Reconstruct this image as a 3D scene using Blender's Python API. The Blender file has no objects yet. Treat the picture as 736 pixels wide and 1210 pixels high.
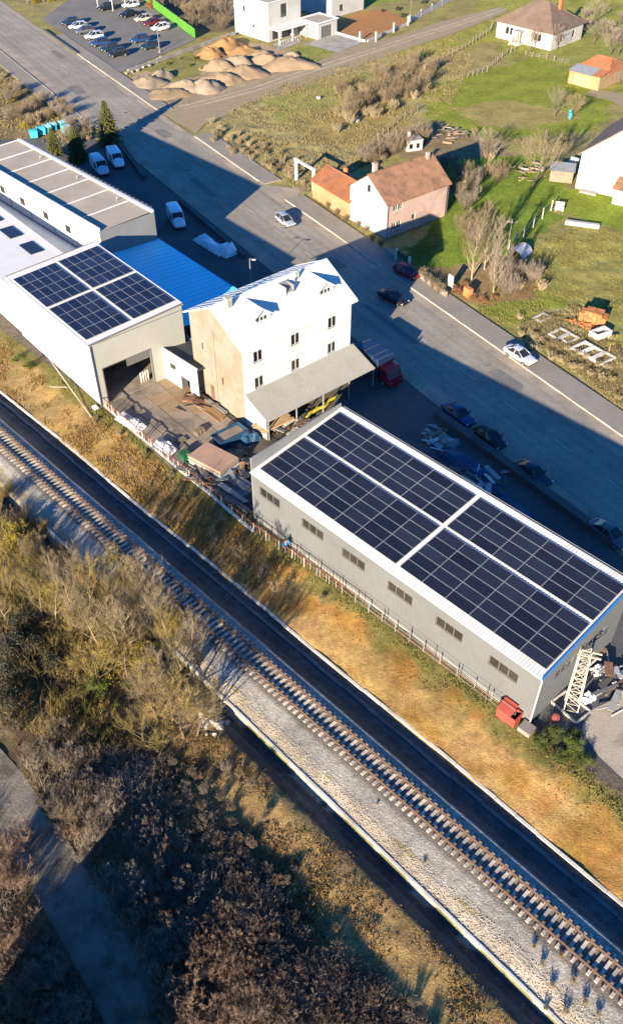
import bpy, bmesh, math, random
import numpy as np
from mathutils import Vector, Matrix
R = math.radians
# ------------------------------------------------------------------ camera, sky, sun, exposure
sc = bpy.context.scene
COL = sc.collection
CAM_H = 62.0
PITCH = R(43.24)
FOC = 1042.0
cam = bpy.data.cameras.new('camera')
cam.sensor_fit = 'VERTICAL'
cam.sensor_height = 36.0
cam.lens = 36.0 * FOC / 1210.0
cam.clip_start = 0.5
cam.clip_end = 3000
camo = bpy.data.objects.new('camera', cam)
COL.objects.link(camo)
camo.location = (0, 0, CAM_H)
camo.rotation_euler = (math.pi / 2 - PITCH, 0, 0)
sc.camera = camo

SUN_EL, SUN_TO = 16.0, 66.0          # elevation; direction in which the shadows run
world = bpy.data.worlds.new('World')
sc.world = world
world.use_nodes = True
wn = world.node_tree
bg = wn.nodes['Background']
sky = wn.nodes.new('ShaderNodeTexSky')
sky.sky_type = 'NISHITA'
sky.sun_disc = False
sky.sun_elevation = R(SUN_EL)
sky.sun_rotation = R(180 + 90 - SUN_TO)
sky.air_density = 1.0
sky.dust_density = 0.0
sky.ozone_density = 10.0
tint = wn.nodes.new('ShaderNodeVectorMath')       # even white balance of the clear winter sky
tint.operation = 'MULTIPLY'
tint.inputs[1].default_value = (0.58, 0.93, 1.0)
wn.links.new(sky.outputs[0], tint.inputs[0])
wn.links.new(tint.outputs[0], bg.inputs[0])
bg.inputs[1].default_value = 0.085
sun = bpy.data.lights.new('sun', 'SUN')
sun.energy = 4.6
sun.angle = R(0.5)
sun.color = (1.0, 0.87, 0.66)
suno = bpy.data.objects.new('sun', sun)
COL.objects.link(suno)
sd = Vector((math.cos(R(SUN_TO)) * math.cos(R(SUN_EL)), math.sin(R(SUN_TO)) * math.cos(R(SUN_EL)), -math.sin(R(SUN_EL))))
suno.rotation_euler = sd.to_track_quat('-Z', 'Y').to_euler()
suno.location = (-40, -60, 80)
vs = sc.view_settings
vs.view_transform = 'Standard'
vs.look = 'None'
vs.gamma = 1.0
vs.use_curve_mapping = False
vs.exposure = 1.75

# ------------------------------------------------------------------ photo pixel -> place on a level of known height
_c, _s = math.cos(PITCH), math.sin(PITCH)
def G(px, py, z=0.0):
    a = (px - 368.0) / FOC
    b = -(py - 605.0) / FOC
    dx, dy, dz = a, _c + b * _s, -_s + b * _c
    t = (CAM_H - z) / -dz
    return Vector((dx * t, dy * t, z))
def proj(X, Y, Z):
    Z = Z - CAM_H
    zc = Y * _c - Z * _s
    yc = Y * _s + Z * _c
    return 368 + FOC * X / zc, 605 - FOC * yc / zc
def onwall(o, az, y, px):
    """pixel on the vertical wall plane local-y == y of a frame (origin o, heading az): returns local x and z"""
    a = R(az)
    d = G(px[0], px[1], 0) - Vector((0, 0, CAM_H))
    ly = lambda v: -v.x * math.sin(a) + v.y * math.cos(a)
    lx = lambda v: v.x * math.cos(a) + v.y * math.sin(a)
    rel = Vector((0, 0, CAM_H)) - Vector((o[0], o[1], 0))
    t = (y - ly(rel)) / ly(d)
    return lx(rel + d * t), CAM_H + d.z * t
def onwallx(o, az, x, px):
    """the same for the plane local-x == x: returns local y and z"""
    a = R(az)
    d = G(px[0], px[1], 0) - Vector((0, 0, CAM_H))
    ly = lambda v: -v.x * math.sin(a) + v.y * math.cos(a)
    lx = lambda v: v.x * math.cos(a) + v.y * math.sin(a)
    rel = Vector((0, 0, CAM_H)) - Vector((o[0], o[1], 0))
    t = (x - lx(rel)) / lx(d)
    return ly(rel + d * t), CAM_H + d.z * t
class Frame:
    def __init__(s, o, az):
        s.o = Vector((o[0], o[1], 0)); s.az = az
        s.u = Vector((math.cos(R(az)), math.sin(R(az)), 0)); s.n = Vector((-s.u.y, s.u.x, 0))
    def w(s, x, y, z=0.0): return s.o + s.u * x + s.n * y + Vector((0, 0, z))
    def l(s, p):
        d = Vector((p[0], p[1], 0)) - s.o
        return d.dot(s.u), d.dot(s.n)
RAIL = Frame((0, 0), -46.0)
ROAD = Frame(G(296, 249), -57.8)       # on the centre dashes

# ------------------------------------------------------------------ materials
def mat(name, col, rough=0.85, var=0.18, scale=0.6, bump=0.0, bscale=6.0, metal=0.0, spec=0.3, rnd=0.0, fine=0.10, stain=None, stain_amt=0.0, stain_scale=0.35, wave=None):
    m = bpy.data.materials.new(name)
    m.use_nodes = True
    nt = m.node_tree; N = nt.nodes; L = nt.links
    b = N['Principled BSDF']
    b.inputs['Roughness'].default_value = rough
    b.inputs['Metallic'].default_value = metal
    b.inputs['Specular IOR Level'].default_value = spec
    geo = N.new('ShaderNodeNewGeometry')
    def noise(sc_, det=4.0):
        n = N.new('ShaderNodeTexNoise'); n.inputs['Scale'].default_value = sc_; n.inputs['Detail'].default_value = det
        n.inputs['Roughness'].default_value = 0.62
        L.new(geo.outputs['Position'], n.inputs['Vector']); return n
    def mapr(src, a, c, lo=0.3, hi=0.7):
        r = N.new('ShaderNodeMapRange'); L.new(src, r.inputs[0])
        r.inputs[1].default_value = lo; r.inputs[2].default_value = hi; r.inputs[3].default_value = a; r.inputs[4].default_value = c
        return r.outputs[0]
    def mul(a, c):
        r = N.new('ShaderNodeMath'); r.operation = 'MULTIPLY'; L.new(a, r.inputs[0])
        if isinstance(c, float): r.inputs[1].default_value = c
        else: L.new(c, r.inputs[1])
        return r.outputs[0]
    f = mapr(noise(scale).outputs[0], 1 - var, 1 + var)
    if fine: f = mul(f, mapr(noise(scale * 14, 2).outputs[0], 1 - fine, 1 + fine))
    if rnd:
        oi = N.new('ShaderNodeObjectInfo')
        f = mul(f, mapr(oi.outputs['Random'], 1 - rnd, 1 + rnd, 0, 1))
    if wave:
        wt = N.new('ShaderNodeTexWave'); wt.inputs['Scale'].default_value = wave[0]; wt.inputs['Distortion'].default_value = 2.0
        L.new(geo.outputs['Position'], wt.inputs['Vector'])
        f = mul(f, mapr(wt.outputs['Fac'], 1 - wave[1], 1 + wave[1], 0, 1))
    base = N.new('ShaderNodeRGB'); base.outputs[0].default_value = (*col, 1)
    src = base.outputs[0]
    if stain:
        mx = N.new('ShaderNodeMix'); mx.data_type = 'RGBA'
        L.new(mapr(noise(stain_scale, 6).outputs[0], 0.0, stain_amt, 0.48, 0.62), mx.inputs['Factor'])
        L.new(src, mx.inputs['A']); mx.inputs['B'].default_value = (*stain, 1)
        src = mx.outputs['Result']
    vm = N.new('ShaderNodeVectorMath'); vm.operation = 'SCALE'
    L.new(src, vm.inputs[0]); L.new(f, vm.inputs['Scale'])
    L.new(vm.outputs[0], b.inputs['Base Color'])
    if bump:
        bp = N.new('ShaderNodeBump'); bp.inputs['Strength'].default_value = min(1.0, bump); bp.inputs['Distance'].default_value = 0.08
        L.new(noise(bscale, 3).outputs[0], bp.inputs['Height']); L.new(bp.outputs[0], b.inputs['Normal'])
    return m
MT = {}
def mm(key, *a, **k):
    MT[key] = mat(key, *a, **k); return MT[key]
mm('asphalt', (0.265, 0.232, 0.185), 0.9, 0.2, 0.12, 0.25, 8, stain=(0.26, 0.22, 0.17), stain_amt=0.5, stain_scale=0.09)
mm('lot', (0.17, 0.155, 0.135), 0.88, 0.15, 0.2, 0.2, 8)
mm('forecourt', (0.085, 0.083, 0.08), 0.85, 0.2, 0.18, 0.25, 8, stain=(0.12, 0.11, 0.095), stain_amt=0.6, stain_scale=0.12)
mm('shoulder', (0.34, 0.27, 0.2), 0.95, 0.2, 0.3, 0.4, 10, stain=(0.22, 0.19, 0.155), stain_amt=0.6, stain_scale=0.25)
mm('pavement', (0.25, 0.22, 0.18), 0.9, 0.14, 0.4, 0.2, 9, stain=(0.22, 0.18, 0.13), stain_amt=0.6, stain_scale=0.2)
mm('kerb', (0.42, 0.37, 0.3), 0.9, 0.2, 0.5, rnd=0.15)
mm('paint', (0.42, 0.41, 0.38), 0.8, 0.3, 1.0, stain=(0.17, 0.16, 0.15), stain_amt=0.8, stain_scale=1.0)
mm('concrete', (0.33, 0.3, 0.26), 0.9, 0.18, 0.5, 0.2, 9, stain=(0.2, 0.17, 0.14), stain_amt=0.6)
mm('slab', (0.25, 0.2, 0.15), 0.92, 0.24, 0.35, 0.35, 7, rnd=0.14, stain=(0.14, 0.115, 0.095), stain_amt=0.8, stain_scale=0.3)
mm('slab_rust', (0.29, 0.21, 0.13), 0.92, 0.24, 0.35, 0.35, 7, rnd=0.1, stain=(0.22, 0.11, 0.045), stain_amt=0.7, stain_scale=0.35)
mm('yard_soil', (0.085, 0.068, 0.052), 0.95, 0.3, 0.4, 0.5, 6)
mm('pad', (0.42, 0.35, 0.26), 0.95, 0.22, 0.35, 0.4, 8, stain=(0.16, 0.13, 0.1), stain_amt=0.7)
mm('dirt', (0.32, 0.245, 0.15), 0.97, 0.25, 0.35, 0.5, 5, stain=(0.17, 0.15, 0.06), stain_amt=0.6)
mm('plough', (0.33, 0.155, 0.05), 0.97, 0.12, 0.6, 0.6, 5)
mm('hangar_wall', (0.135, 0.135, 0.132), 0.7, 0.05, 0.1, fine=0.03, stain=(0.114, 0.11, 0.104), stain_amt=0.4, stain_scale=0.25)
mm('white_sheet', (0.62, 0.6, 0.56), 0.6, 0.06, 0.4, fine=0.03, stain=(0.45, 0.42, 0.37), stain_amt=0.4)
mm('grey_sheet', (0.2, 0.2, 0.195), 0.6, 0.08, 0.4, fine=0.04)
mm('blue_sheet', (0.03, 0.16, 0.40), 0.45, 0.08, 0.3, fine=0.04)
mm('shade_blue_roof', (0.2, 0.72, 0.86), 0.5, 0.06, 0.2, fine=0.03)  # pale roof; the blue of sky-lit shade is put into the colour
mm('white_wall', (0.52, 0.53, 0.53), 0.9, 0.04, 0.3, fine=0.03, stain=(0.42, 0.38, 0.32), stain_amt=0.4, stain_scale=0.5)
mm('cream_wall', (0.34, 0.325, 0.28), 0.85, 0.05, 0.2, fine=0.03, stain=(0.27, 0.25, 0.2), stain_amt=0.4, stain_scale=0.2)
mm('yellow_wall', (0.235, 0.21, 0.165), 0.92, 0.12, 0.5, fine=0.05, stain=(0.23, 0.165, 0.10), stain_amt=0.75, stain_scale=0.4)
mm('pink_wall', (0.42, 0.29, 0.24), 0.9, 0.07, 0.3, fine=0.04, stain=(0.24, 0.15, 0.115), stain_amt=0.5)
mm('ochre_wall', (0.34, 0.23, 0.12), 0.9, 0.1, 0.4, stain=(0.26, 0.15, 0.07), stain_amt=0.6)
mm('house_white', (0.42, 0.4, 0.37), 0.9, 0.05, 0.3, fine=0.03, stain=(0.34, 0.31, 0.27), stain_amt=0.4)
mm('tile_brown', (0.235, 0.122, 0.07), 0.85, 0.2, 0.5, rnd=0.16, stain=(0.135, 0.08, 0.05), stain_amt=0.8, stain_scale=0.9)
mm('tile_orange', (0.32, 0.12, 0.05), 0.85, 0.2, 0.5, rnd=0.16, stain=(0.19, 0.11, 0.065), stain_amt=0.5, stain_scale=0.6)
mm('tile_dark', (0.17, 0.115, 0.085), 0.85, 0.18, 0.5, rnd=0.14, stain=(0.11, 0.08, 0.06), stain_amt=0.5)
mm('roof_white', (0.66, 0.64, 0.6), 0.5, 0.05, 0.3, fine=0.03, stain=(0.5, 0.46, 0.4), stain_amt=0.4, stain_scale=0.3)
mm('roof_beige', (0.37, 0.31, 0.24), 0.9, 0.08, 0.2, fine=0.05, stain=(0.32, 0.27, 0.21), stain_amt=0.5)
mm('roof_grey', (0.27, 0.255, 0.225), 0.65, 0.1, 0.3, fine=0.06, stain=(0.19, 0.17, 0.14), stain_amt=0.5, stain_scale=0.3)
mm('roof_dark', (0.075, 0.075, 0.07), 0.8, 0.12, 0.3)
mm('glass', (0.018, 0.018, 0.02), 0.12, 0.1, 0.5, spec=0.5, rnd=0.3)
mm('glass_reflect_brown', (0.032, 0.028, 0.024), 0.25, 0.2, 1.5, spec=0.5, rnd=0.35)  # brownish reflected light put into the pane colour
mm('frame_white', (0.55, 0.53, 0.5), 0.6, 0.05)
mm('frame_grey', (0.12, 0.115, 0.11), 0.6, 0.08)
mm('dark_inside', (0.02, 0.02, 0.02), 0.9, 0.2)
mm('black', (0.02, 0.02, 0.02), 0.7, 0.2)
mm('rubber', (0.025, 0.025, 0.025), 0.8, 0.1)
mm('alloy', (0.35, 0.35, 0.36), 0.35, 0.05, metal=0.7)
mm('lamp_glass', (0.6, 0.6, 0.6), 0.1, 0.02, spec=0.6)
mm('red_lamp', (0.3, 0.01, 0.01), 0.2, 0.05)
mm('pv_glass', (0.016, 0.018, 0.030), 0.16, 0.12, 0.8, spec=0.45, rnd=0.35, fine=0.05)
mm('pv_frame', (0.30, 0.30, 0.31), 0.4, 0.05, metal=0.2)
mm('rust', (0.15, 0.082, 0.052), 0.85, 0.25, 2.0)
mm('rail_head', (0.26, 0.18, 0.13), 0.4, 0.15, 2.0, metal=0.5)
mm('lane', (0.19, 0.165, 0.13), 0.95, 0.3, 0.4, 0.5, 6, stain=(0.10, 0.085, 0.06), stain_amt=0.9, stain_scale=0.5)
mm('sleeper', (0.46, 0.40, 0.33), 0.9, 0.25, 1.5, rnd=0.28, stain=(0.27, 0.2, 0.15), stain_amt=0.5, stain_scale=1.5)
mm('wall_cap', (0.62, 0.57, 0.49), 0.9, 0.12, 0.8, stain=(0.36, 0.31, 0.25), stain_amt=0.6)
mm('channel', (0.14, 0.135, 0.13), 0.9, 0.2, 0.4, stain=(0.07, 0.07, 0.07), stain_amt=0.6)
mm('red_paint', (0.2, 0.05, 0.045), 0.7, 0.25, 1.0, stain=(0.15, 0.08, 0.055), stain_amt=0.5)
mm('red_box', (0.34, 0.05, 0.035), 0.7, 0.12, 0.8, stain=(0.26, 0.07, 0.05), stain_amt=0.5)
mm('galv', (0.33, 0.33, 0.31), 0.5, 0.15, 1.0, metal=0.3)
mm('cream_steel', (0.5, 0.46, 0.38), 0.6, 0.12, 1.0, stain=(0.28, 0.2, 0.12), stain_amt=0.5)
mm('wood', (0.25, 0.15, 0.075), 0.85, 0.22, 1.0, rnd=0.3)
mm('wood_pale', (0.42, 0.28, 0.15), 0.85, 0.2, 1.0, rnd=0.25)
mm('wood_grey', (0.2, 0.16, 0.12), 0.9, 0.22, 1.0, rnd=0.3)
mm('board_pink', (0.40, 0.25, 0.17), 0.85, 0.1, 0.6, rnd=0.15)
mm('board_grey', (0.28, 0.25, 0.22), 0.85, 0.12, 0.6, rnd=0.25)
mm('plastic_white', (0.5, 0.47, 0.46), 0.6, 0.18, 2.0)
mm('plastic_blue', (0.018, 0.06, 0.12), 0.5, 0.15, 1.0)
mm('plastic_green', (0.015, 0.09, 0.04), 0.6, 0.15, 1.0)
mm('teal', (0.05, 0.35, 0.40), 0.5, 0.12, 0.8, rnd=0.15)
mm('teal_pale', (0.25, 0.5, 0.5), 0.5, 0.12, 0.8, rnd=0.15)
mm('green_fence', (0.09, 0.26, 0.035), 0.6, 0.06, 0.5, rnd=0.06)
mm('brick', (0.40, 0.15, 0.055), 0.9, 0.15, 2.0, rnd=0.3)
mm('stone', (0.27, 0.23, 0.18), 0.95, 0.2, 0.8, rnd=0.25)
mm('mound_grey', (0.235, 0.185, 0.135), 0.97, 0.18, 0.5, 0.7, 6, stain=(0.3, 0.2, 0.11), stain_amt=0.4, stain_scale=0.4)
mm('mound_tan', (0.25, 0.175, 0.105), 0.97, 0.18, 0.5, 0.7, 6, stain=(0.24, 0.18, 0.12), stain_amt=0.5, stain_scale=0.4)
mm('mound_orange', (0.28, 0.16, 0.065), 0.97, 0.15, 0.5, 0.7, 6, stain=(0.27, 0.16, 0.07), stain_amt=0.5)
mm('bark_pale', (0.30, 0.235, 0.145), 0.95, 0.25, 2.0, rnd=0.2)
mm('bark_brown', (0.12, 0.085, 0.06), 0.95, 0.25, 2.0, rnd=0.2)
mm('twig_gold', (0.25, 0.18, 0.06), 0.95, 0.25, 0.5, rnd=0.2, fine=0)
mm('twig_weed', (0.34, 0.265, 0.165), 0.95, 0.25, 0.5, rnd=0.2, fine=0)
mm('twig_tan', (0.22, 0.165, 0.1), 0.95, 0.25, 0.5, rnd=0.2, fine=0)
mm('twig_grey', (0.255, 0.2, 0.155), 0.95, 0.25, 0.5, rnd=0.2, fine=0)
mm('twig_red', (0.27, 0.175, 0.12), 0.95, 0.25, 0.5, rnd=0.2, fine=0)
mm('leaf_green', (0.085, 0.105, 0.02), 0.8, 0.3, 0.8, rnd=0.25, fine=0.2)
mm('leaf_dark', (0.055, 0.055, 0.034), 0.8, 0.3, 0.8, rnd=0.25, fine=0.2)
mm('leaf_gold', (0.25, 0.185, 0.03), 0.85, 0.3, 0.8, rnd=0.2, fine=0.2)
mm('leaf_rust', (0.23, 0.105, 0.045), 0.85, 0.3, 0.8, rnd=0.2, fine=0.2)
mm('needle', (0.11, 0.11, 0.032), 0.8, 0.3, 0.8, rnd=0.15, fine=0.2)
mm('grass_olive', (0.165, 0.148, 0.042), 0.95, 0.2, 0.25, fine=0.2)
mm('grass_green', (0.115, 0.132, 0.02), 0.95, 0.2, 0.25, fine=0.2)
mm('grass_straw', (0.25, 0.16, 0.055), 0.95, 0.25, 0.3, fine=0.2)
mm('grass_weed', (0.205, 0.162, 0.078), 0.95, 0.25, 0.3, fine=0.2)
mm('skin', (0.35, 0.2, 0.14), 0.6, 0.03)
mm('jacket', (0.02, 0.22, 0.55), 0.8, 0.1)
mm('trousers', (0.03, 0.035, 0.05), 0.9, 0.1)
mm('hair', (0.02, 0.015, 0.01), 0.8, 0.1)

def lane_wear(m, fr):
    """darker wheel tracks and streaks that run along the road, in the asphalt itself"""
    nt = m.node_tree; N = nt.nodes; L = nt.links; b = N['Principled BSDF']
    old = b.inputs['Base Color'].links[0].from_socket
    geo = N.new('ShaderNodeNewGeometry')
    mp = N.new('ShaderNodeMapping'); mp.vector_type = 'TEXTURE'
    mp.inputs['Location'].default_value = fr.o; mp.inputs['Rotation'].default_value = (0, 0, R(fr.az))
    L.new(geo.outputs['Position'], mp.inputs[0])
    sx = N.new('ShaderNodeSeparateXYZ'); L.new(mp.outputs[0], sx.inputs[0])
    def mth(op, a, c=None):
        q = N.new('ShaderNodeMath'); q.operation = op
        for i, v in enumerate((a, c)):
            if v is None: continue
            if isinstance(v, (int, float)): q.inputs[i].default_value = v
            else: L.new(v, q.inputs[i])
        return q.outputs[0]
    ab = mth('ABSOLUTE', sx.outputs[1]); ph = mth('MULTIPLY', mth('SUBTRACT', ab, 1.75), 2 * math.pi / 1.65)
    co = mth('COSINE', ph)
    st = N.new('ShaderNodeVectorMath'); st.operation = 'MULTIPLY'; st.inputs[1].default_value = (0.035, 1.1, 1.0); L.new(mp.outputs[0], st.inputs[0])
    nz = N.new('ShaderNodeTexNoise'); nz.inputs['Scale'].default_value = 1.0; nz.inputs['Detail'].default_value = 6; L.new(st.outputs[0], nz.inputs['Vector'])
    fac = mth('ADD', mth('MULTIPLY', co, -0.05), mth('MULTIPLY', nz.outputs[0], 0.5))
    fac = mth('ADD', fac, 0.75)
    vo = N.new('ShaderNodeTexVoronoi'); vo.feature = 'DISTANCE_TO_EDGE'; vo.inputs['Scale'].default_value = 0.22
    wn_ = N.new('ShaderNodeTexNoise'); wn_.inputs['Scale'].default_value = 0.9; wn_.inputs['Detail'].default_value = 5; L.new(geo.outputs['Position'], wn_.inputs['Vector'])
    ad = N.new('ShaderNodeVectorMath'); ad.operation = 'ADD'; L.new(geo.outputs['Position'], ad.inputs[0])
    sc2 = N.new('ShaderNodeVectorMath'); sc2.operation = 'SCALE'; sc2.inputs['Scale'].default_value = 2.2; L.new(wn_.outputs['Color'], sc2.inputs[0]); L.new(sc2.outputs[0], ad.inputs[1])
    L.new(ad.outputs[0], vo.inputs['Vector'])
    crack = N.new('ShaderNodeMapRange'); L.new(vo.outputs['Distance'], crack.inputs[0]); crack.inputs[1].default_value = 0.0; crack.inputs[2].default_value = 0.012; crack.inputs[3].default_value = 0.72; crack.inputs[4].default_value = 1.0
    fac = mth('MULTIPLY', fac, crack.outputs[0])
    vm = N.new('ShaderNodeVectorMath'); vm.operation = 'SCALE'; L.new(old, vm.inputs[0]); L.new(fac, vm.inputs['Scale'])
    L.new(vm.outputs[0], b.inputs['Base Color'])
lane_wear(MT['asphalt'], ROAD)
# ------------------------------------------------------------------ mesh building
class MB:
    def __init__(s): s.v = []; s.f = []; s.m = []
    def add(s, vs, fs, mi=0):
        o = len(s.v); s.v += [tuple(p) for p in vs]; s.f += [tuple(i + o for i in f) for f in fs]; s.m += [mi] * len(fs); return s
    def quad(s, a, b, c, d, mi=0): return s.add([a, b, c, d], [(0, 1, 2, 3)], mi)
    def poly(s, pts, mi=0): return s.add(pts, [tuple(range(len(pts)))], mi)
    def box(s, x0, x1, y0, y1, z0, z1, mi=0):
        return s.add([(x0, y0, z0), (x1, y0, z0), (x1, y1, z0), (x0, y1, z0), (x0, y0, z1), (x1, y0, z1), (x1, y1, z1), (x0, y1, z1)],
                     [(0, 3, 2, 1), (4, 5, 6, 7), (0, 1, 5, 4), (1, 2, 6, 5), (2, 3, 7, 6), (3, 0, 4, 7)], mi)
    def bar(s, p, q, w, h=None, mi=0, up=(0, 0, 1)):
        h = h or w
        p = Vector(p); q = Vector(q); d = (q - p).normalized()
        u_ = Vector(up)
        if abs(d.dot(u_)) > 0.95: u_ = Vector((1, 0, 0))
        a = d.cross(u_).normalized() * w / 2; b = a.cross(d).normalized() * h / 2
        vs = [p - a - b, p + a - b, p + a + b, p - a + b, q - a - b, q + a - b, q + a + b, q - a + b]
        return s.add(vs, [(0, 1, 2, 3), (7, 6, 5, 4), (0, 4, 5, 1), (1, 5, 6, 2), (2, 6, 7, 3), (3, 7, 4, 0)], mi)
    def tube(s, pts, rad, seg=8, mi=0, cap=True):
        rings = []
        n = len(pts); P = [Vector(p) for p in pts]
        if not hasattr(rad, '__len__'): rad = [rad] * n
        vs = []
        for i in range(n):
            d = (P[min(i + 1, n - 1)] - P[max(i - 1, 0)]).normalized()
            u_ = Vector((0, 0, 1)) if abs(d.z) < 0.9 else Vector((1, 0, 0))
            a = d.cross(u_).normalized(); b = a.cross(d).normalized()
            for k in range(seg):
                t = 2 * math.pi * k / seg
                vs.append(P[i] + (a * math.cos(t) + b * math.sin(t)) * rad[i])
        fs = []
        for i in range(n - 1):
            for k in range(seg):
                k2 = (k + 1) % seg
                fs.append((i * seg + k, i * seg + k2, (i + 1) * seg + k2, (i + 1) * seg + k))
        if cap:
            fs.append(tuple(range(seg))[::-1]); fs.append(tuple((n - 1) * seg + k for k in range(seg)))
        return s.add(vs, fs, mi)
    def prism(s, poly, z0, z1, mi=0):
        n = len(poly)
        vs = [(p[0], p[1], z0) for p in poly] + [(p[0], p[1], z1) for p in poly]
        fs = [tuple(range(n))[::-1], tuple(range(n, 2 * n))] + [(i, (i + 1) % n, n + (i + 1) % n, n + i) for i in range(n)]
        return s.add(vs, fs, mi)
    def extrude_x(s, poly, x0, x1, mi=0):        # poly in (y, z)
        n = len(poly)
        vs = [(x0, p[0], p[1]) for p in poly] + [(x1, p[0], p[1]) for p in poly]
        fs = [tuple(range(n))[::-1], tuple(range(n, 2 * n))] + [(i, (i + 1) % n, n + (i + 1) % n, n + i) for i in range(n)]
        return s.add(vs, fs, mi)
    def wall(s, P0, xd, length, z0, z1, opens=(), depth=0.18, mi=0, top=None):
        """upright wall from P0 along xd (unit), inner side is to the left; opens = (x0, x1, z0, z1); top = list of (x, z) along the upper edge"""
        P0 = Vector(P0); xd = Vector(xd); inn = Vector((-xd.y, xd.x, 0))
        pt = lambda x, z, d=0: P0 + xd * x + Vector((0, 0, z)) + inn * d
        xs = sorted(set([0, length] + [o[0] for o in opens] + [o[1] for o in opens]))
        zs = sorted(set([z0, z1] + [o[2] for o in opens] + [o[3] for o in opens]))
        for i in range(len(xs) - 1):
            for j in range(len(zs) - 1):
                xm, zm = (xs[i] + xs[i + 1]) / 2, (zs[j] + zs[j + 1]) / 2
                if any(o[0] < xm < o[1] and o[2] < zm < o[3] for o in opens): continue
                s.quad(pt(xs[i], zs[j]), pt(xs[i + 1], zs[j]), pt(xs[i + 1], zs[j + 1]), pt(xs[i], zs[j + 1]), mi)
        if top:
            s.poly([pt(0, z1), pt(length, z1)] + [pt(x, z) for x, z in reversed(top)], mi)
        for (a, b, c, d) in opens:
            s.quad(pt(a, c), pt(a, c, depth), pt(b, c, depth), pt(b, c), mi)
            s.quad(pt(a, d), pt(b, d), pt(b, d, depth), pt(a, d, depth), mi)
            s.quad(pt(a, c), pt(a, d), pt(a, d, depth), pt(a, c, depth), mi)
            s.quad(pt(b, c), pt(b, c, depth), pt(b, d, depth), pt(b, d), mi)
        return s
    def mesh(s, name, mats, smooth=False):
        me = bpy.data.meshes.new(name)
        me.from_pydata(s.v, [], s.f)
        for m in (mats if isinstance(mats, (list, tuple)) else [mats]):
            me.materials.append(MT[m] if isinstance(m, str) else m)
        if any(s.m): me.polygons.foreach_set('material_index', s.m)
        if smooth: me.polygons.foreach_set('use_smooth', [True] * len(me.polygons))
        me.update(); return me
    def build(s, name, mats, parent=None, loc=(0, 0, 0), rot=(0, 0, 0), smooth=False):
        return link(name, s.mesh(name, mats, smooth), parent, loc, rot)
def link(name, me, parent=None, loc=(0, 0, 0), rot=(0, 0, 0), scale=None):
    o = bpy.data.objects.new(name, me)
    COL.objects.link(o)
    o.parent = parent
    o.location = loc; o.rotation_euler = rot
    if scale is not None: o.scale = scale if hasattr(scale, '__len__') else (scale,) * 3
    return o
def tag(o, label, cat, group=None):
    o['label'] = label; o['category'] = cat
    if group: o['group'] = group
    return o
def thing(name, label, cat, loc=(0, 0, 0), az=0.0, group=None, scale=None):
    o = link(name, None, None, loc, (0, 0, R(az)), scale)
    o.empty_display_size = 0.5
    return tag(o, label, cat, group)
def struct(o): o['kind'] = 'structure'; return o
def np_mesh(name, V, F, mats, mi=None, smooth=False):
    """fast mesh from numpy arrays; F is (n, 3) or (n, 4)"""
    me = bpy.data.meshes.new(name)
    V = np.asarray(V, np.float32); F = np.asarray(F, np.int32)
    me.vertices.add(len(V)); me.vertices.foreach_set('co', V.ravel())
    k = F.shape[1]
    me.loops.add(F.size); me.loops.foreach_set('vertex_index', F.ravel())
    me.polygons.add(len(F)); me.polygons.foreach_set('loop_start', np.arange(len(F), dtype=np.int32) * k)
    try: me.polygons.foreach_set('loop_total', np.full(len(F), k, np.int32))
    except Exception: pass
    for m in (mats if isinstance(mats, (list, tuple)) else [mats]): me.materials.append(MT[m] if isinstance(m, str) else m)
    if mi is not None: me.polygons.foreach_set('material_index', np.asarray(mi, np.int32))
    if smooth: me.polygons.foreach_set('use_smooth', np.ones(len(F), bool))
    me.update(calc_edges=True); me.validate()
    return me
def copy_tree(o, parent=None):
    c = o.copy(); COL.objects.link(c); c.parent = parent
    for ch in o.children: copy_tree(ch, c)
    return c
def inpoly(px, py, poly):
    px = np.asarray(px); py = np.asarray(py)
    r = np.zeros(px.shape, bool); n = len(poly); j = n - 1
    for i in range(n):
        xi, yi = poly[i][:2]; xj, yj = poly[j][:2]
        c = ((yi > py) != (yj > py))
        with np.errstate(divide='ignore', invalid='ignore'):
            r ^= c & (px < (xj - xi) * (py - yi) / (yj - yi + 1e-12) + xi)
        j = i
    return r
_rs = np.random.RandomState(5)
_NG = _rs.rand(256, 256)
def vnoise(x, y):
    xi = np.floor(x).astype(int); yi = np.floor(y).astype(int)
    fx = x - xi; fy = y - yi
    fx = fx * fx * (3 - 2 * fx); fy = fy * fy * (3 - 2 * fy)
    g = lambda a, b: _NG[a & 255, b & 255]
    return (g(xi, yi) * (1 - fx) + g(xi + 1, yi) * fx) * (1 - fy) + (g(xi, yi + 1) * (1 - fx) + g(xi + 1, yi + 1) * fx) * fy
def fbm(x, y, o=4):
    r = 0; a = 0.5
    for k in range(o):
        r = r + a * vnoise(x * 2 ** k + 17 * k, y * 2 ** k + 31 * k); a *= 0.5
    return r

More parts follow.
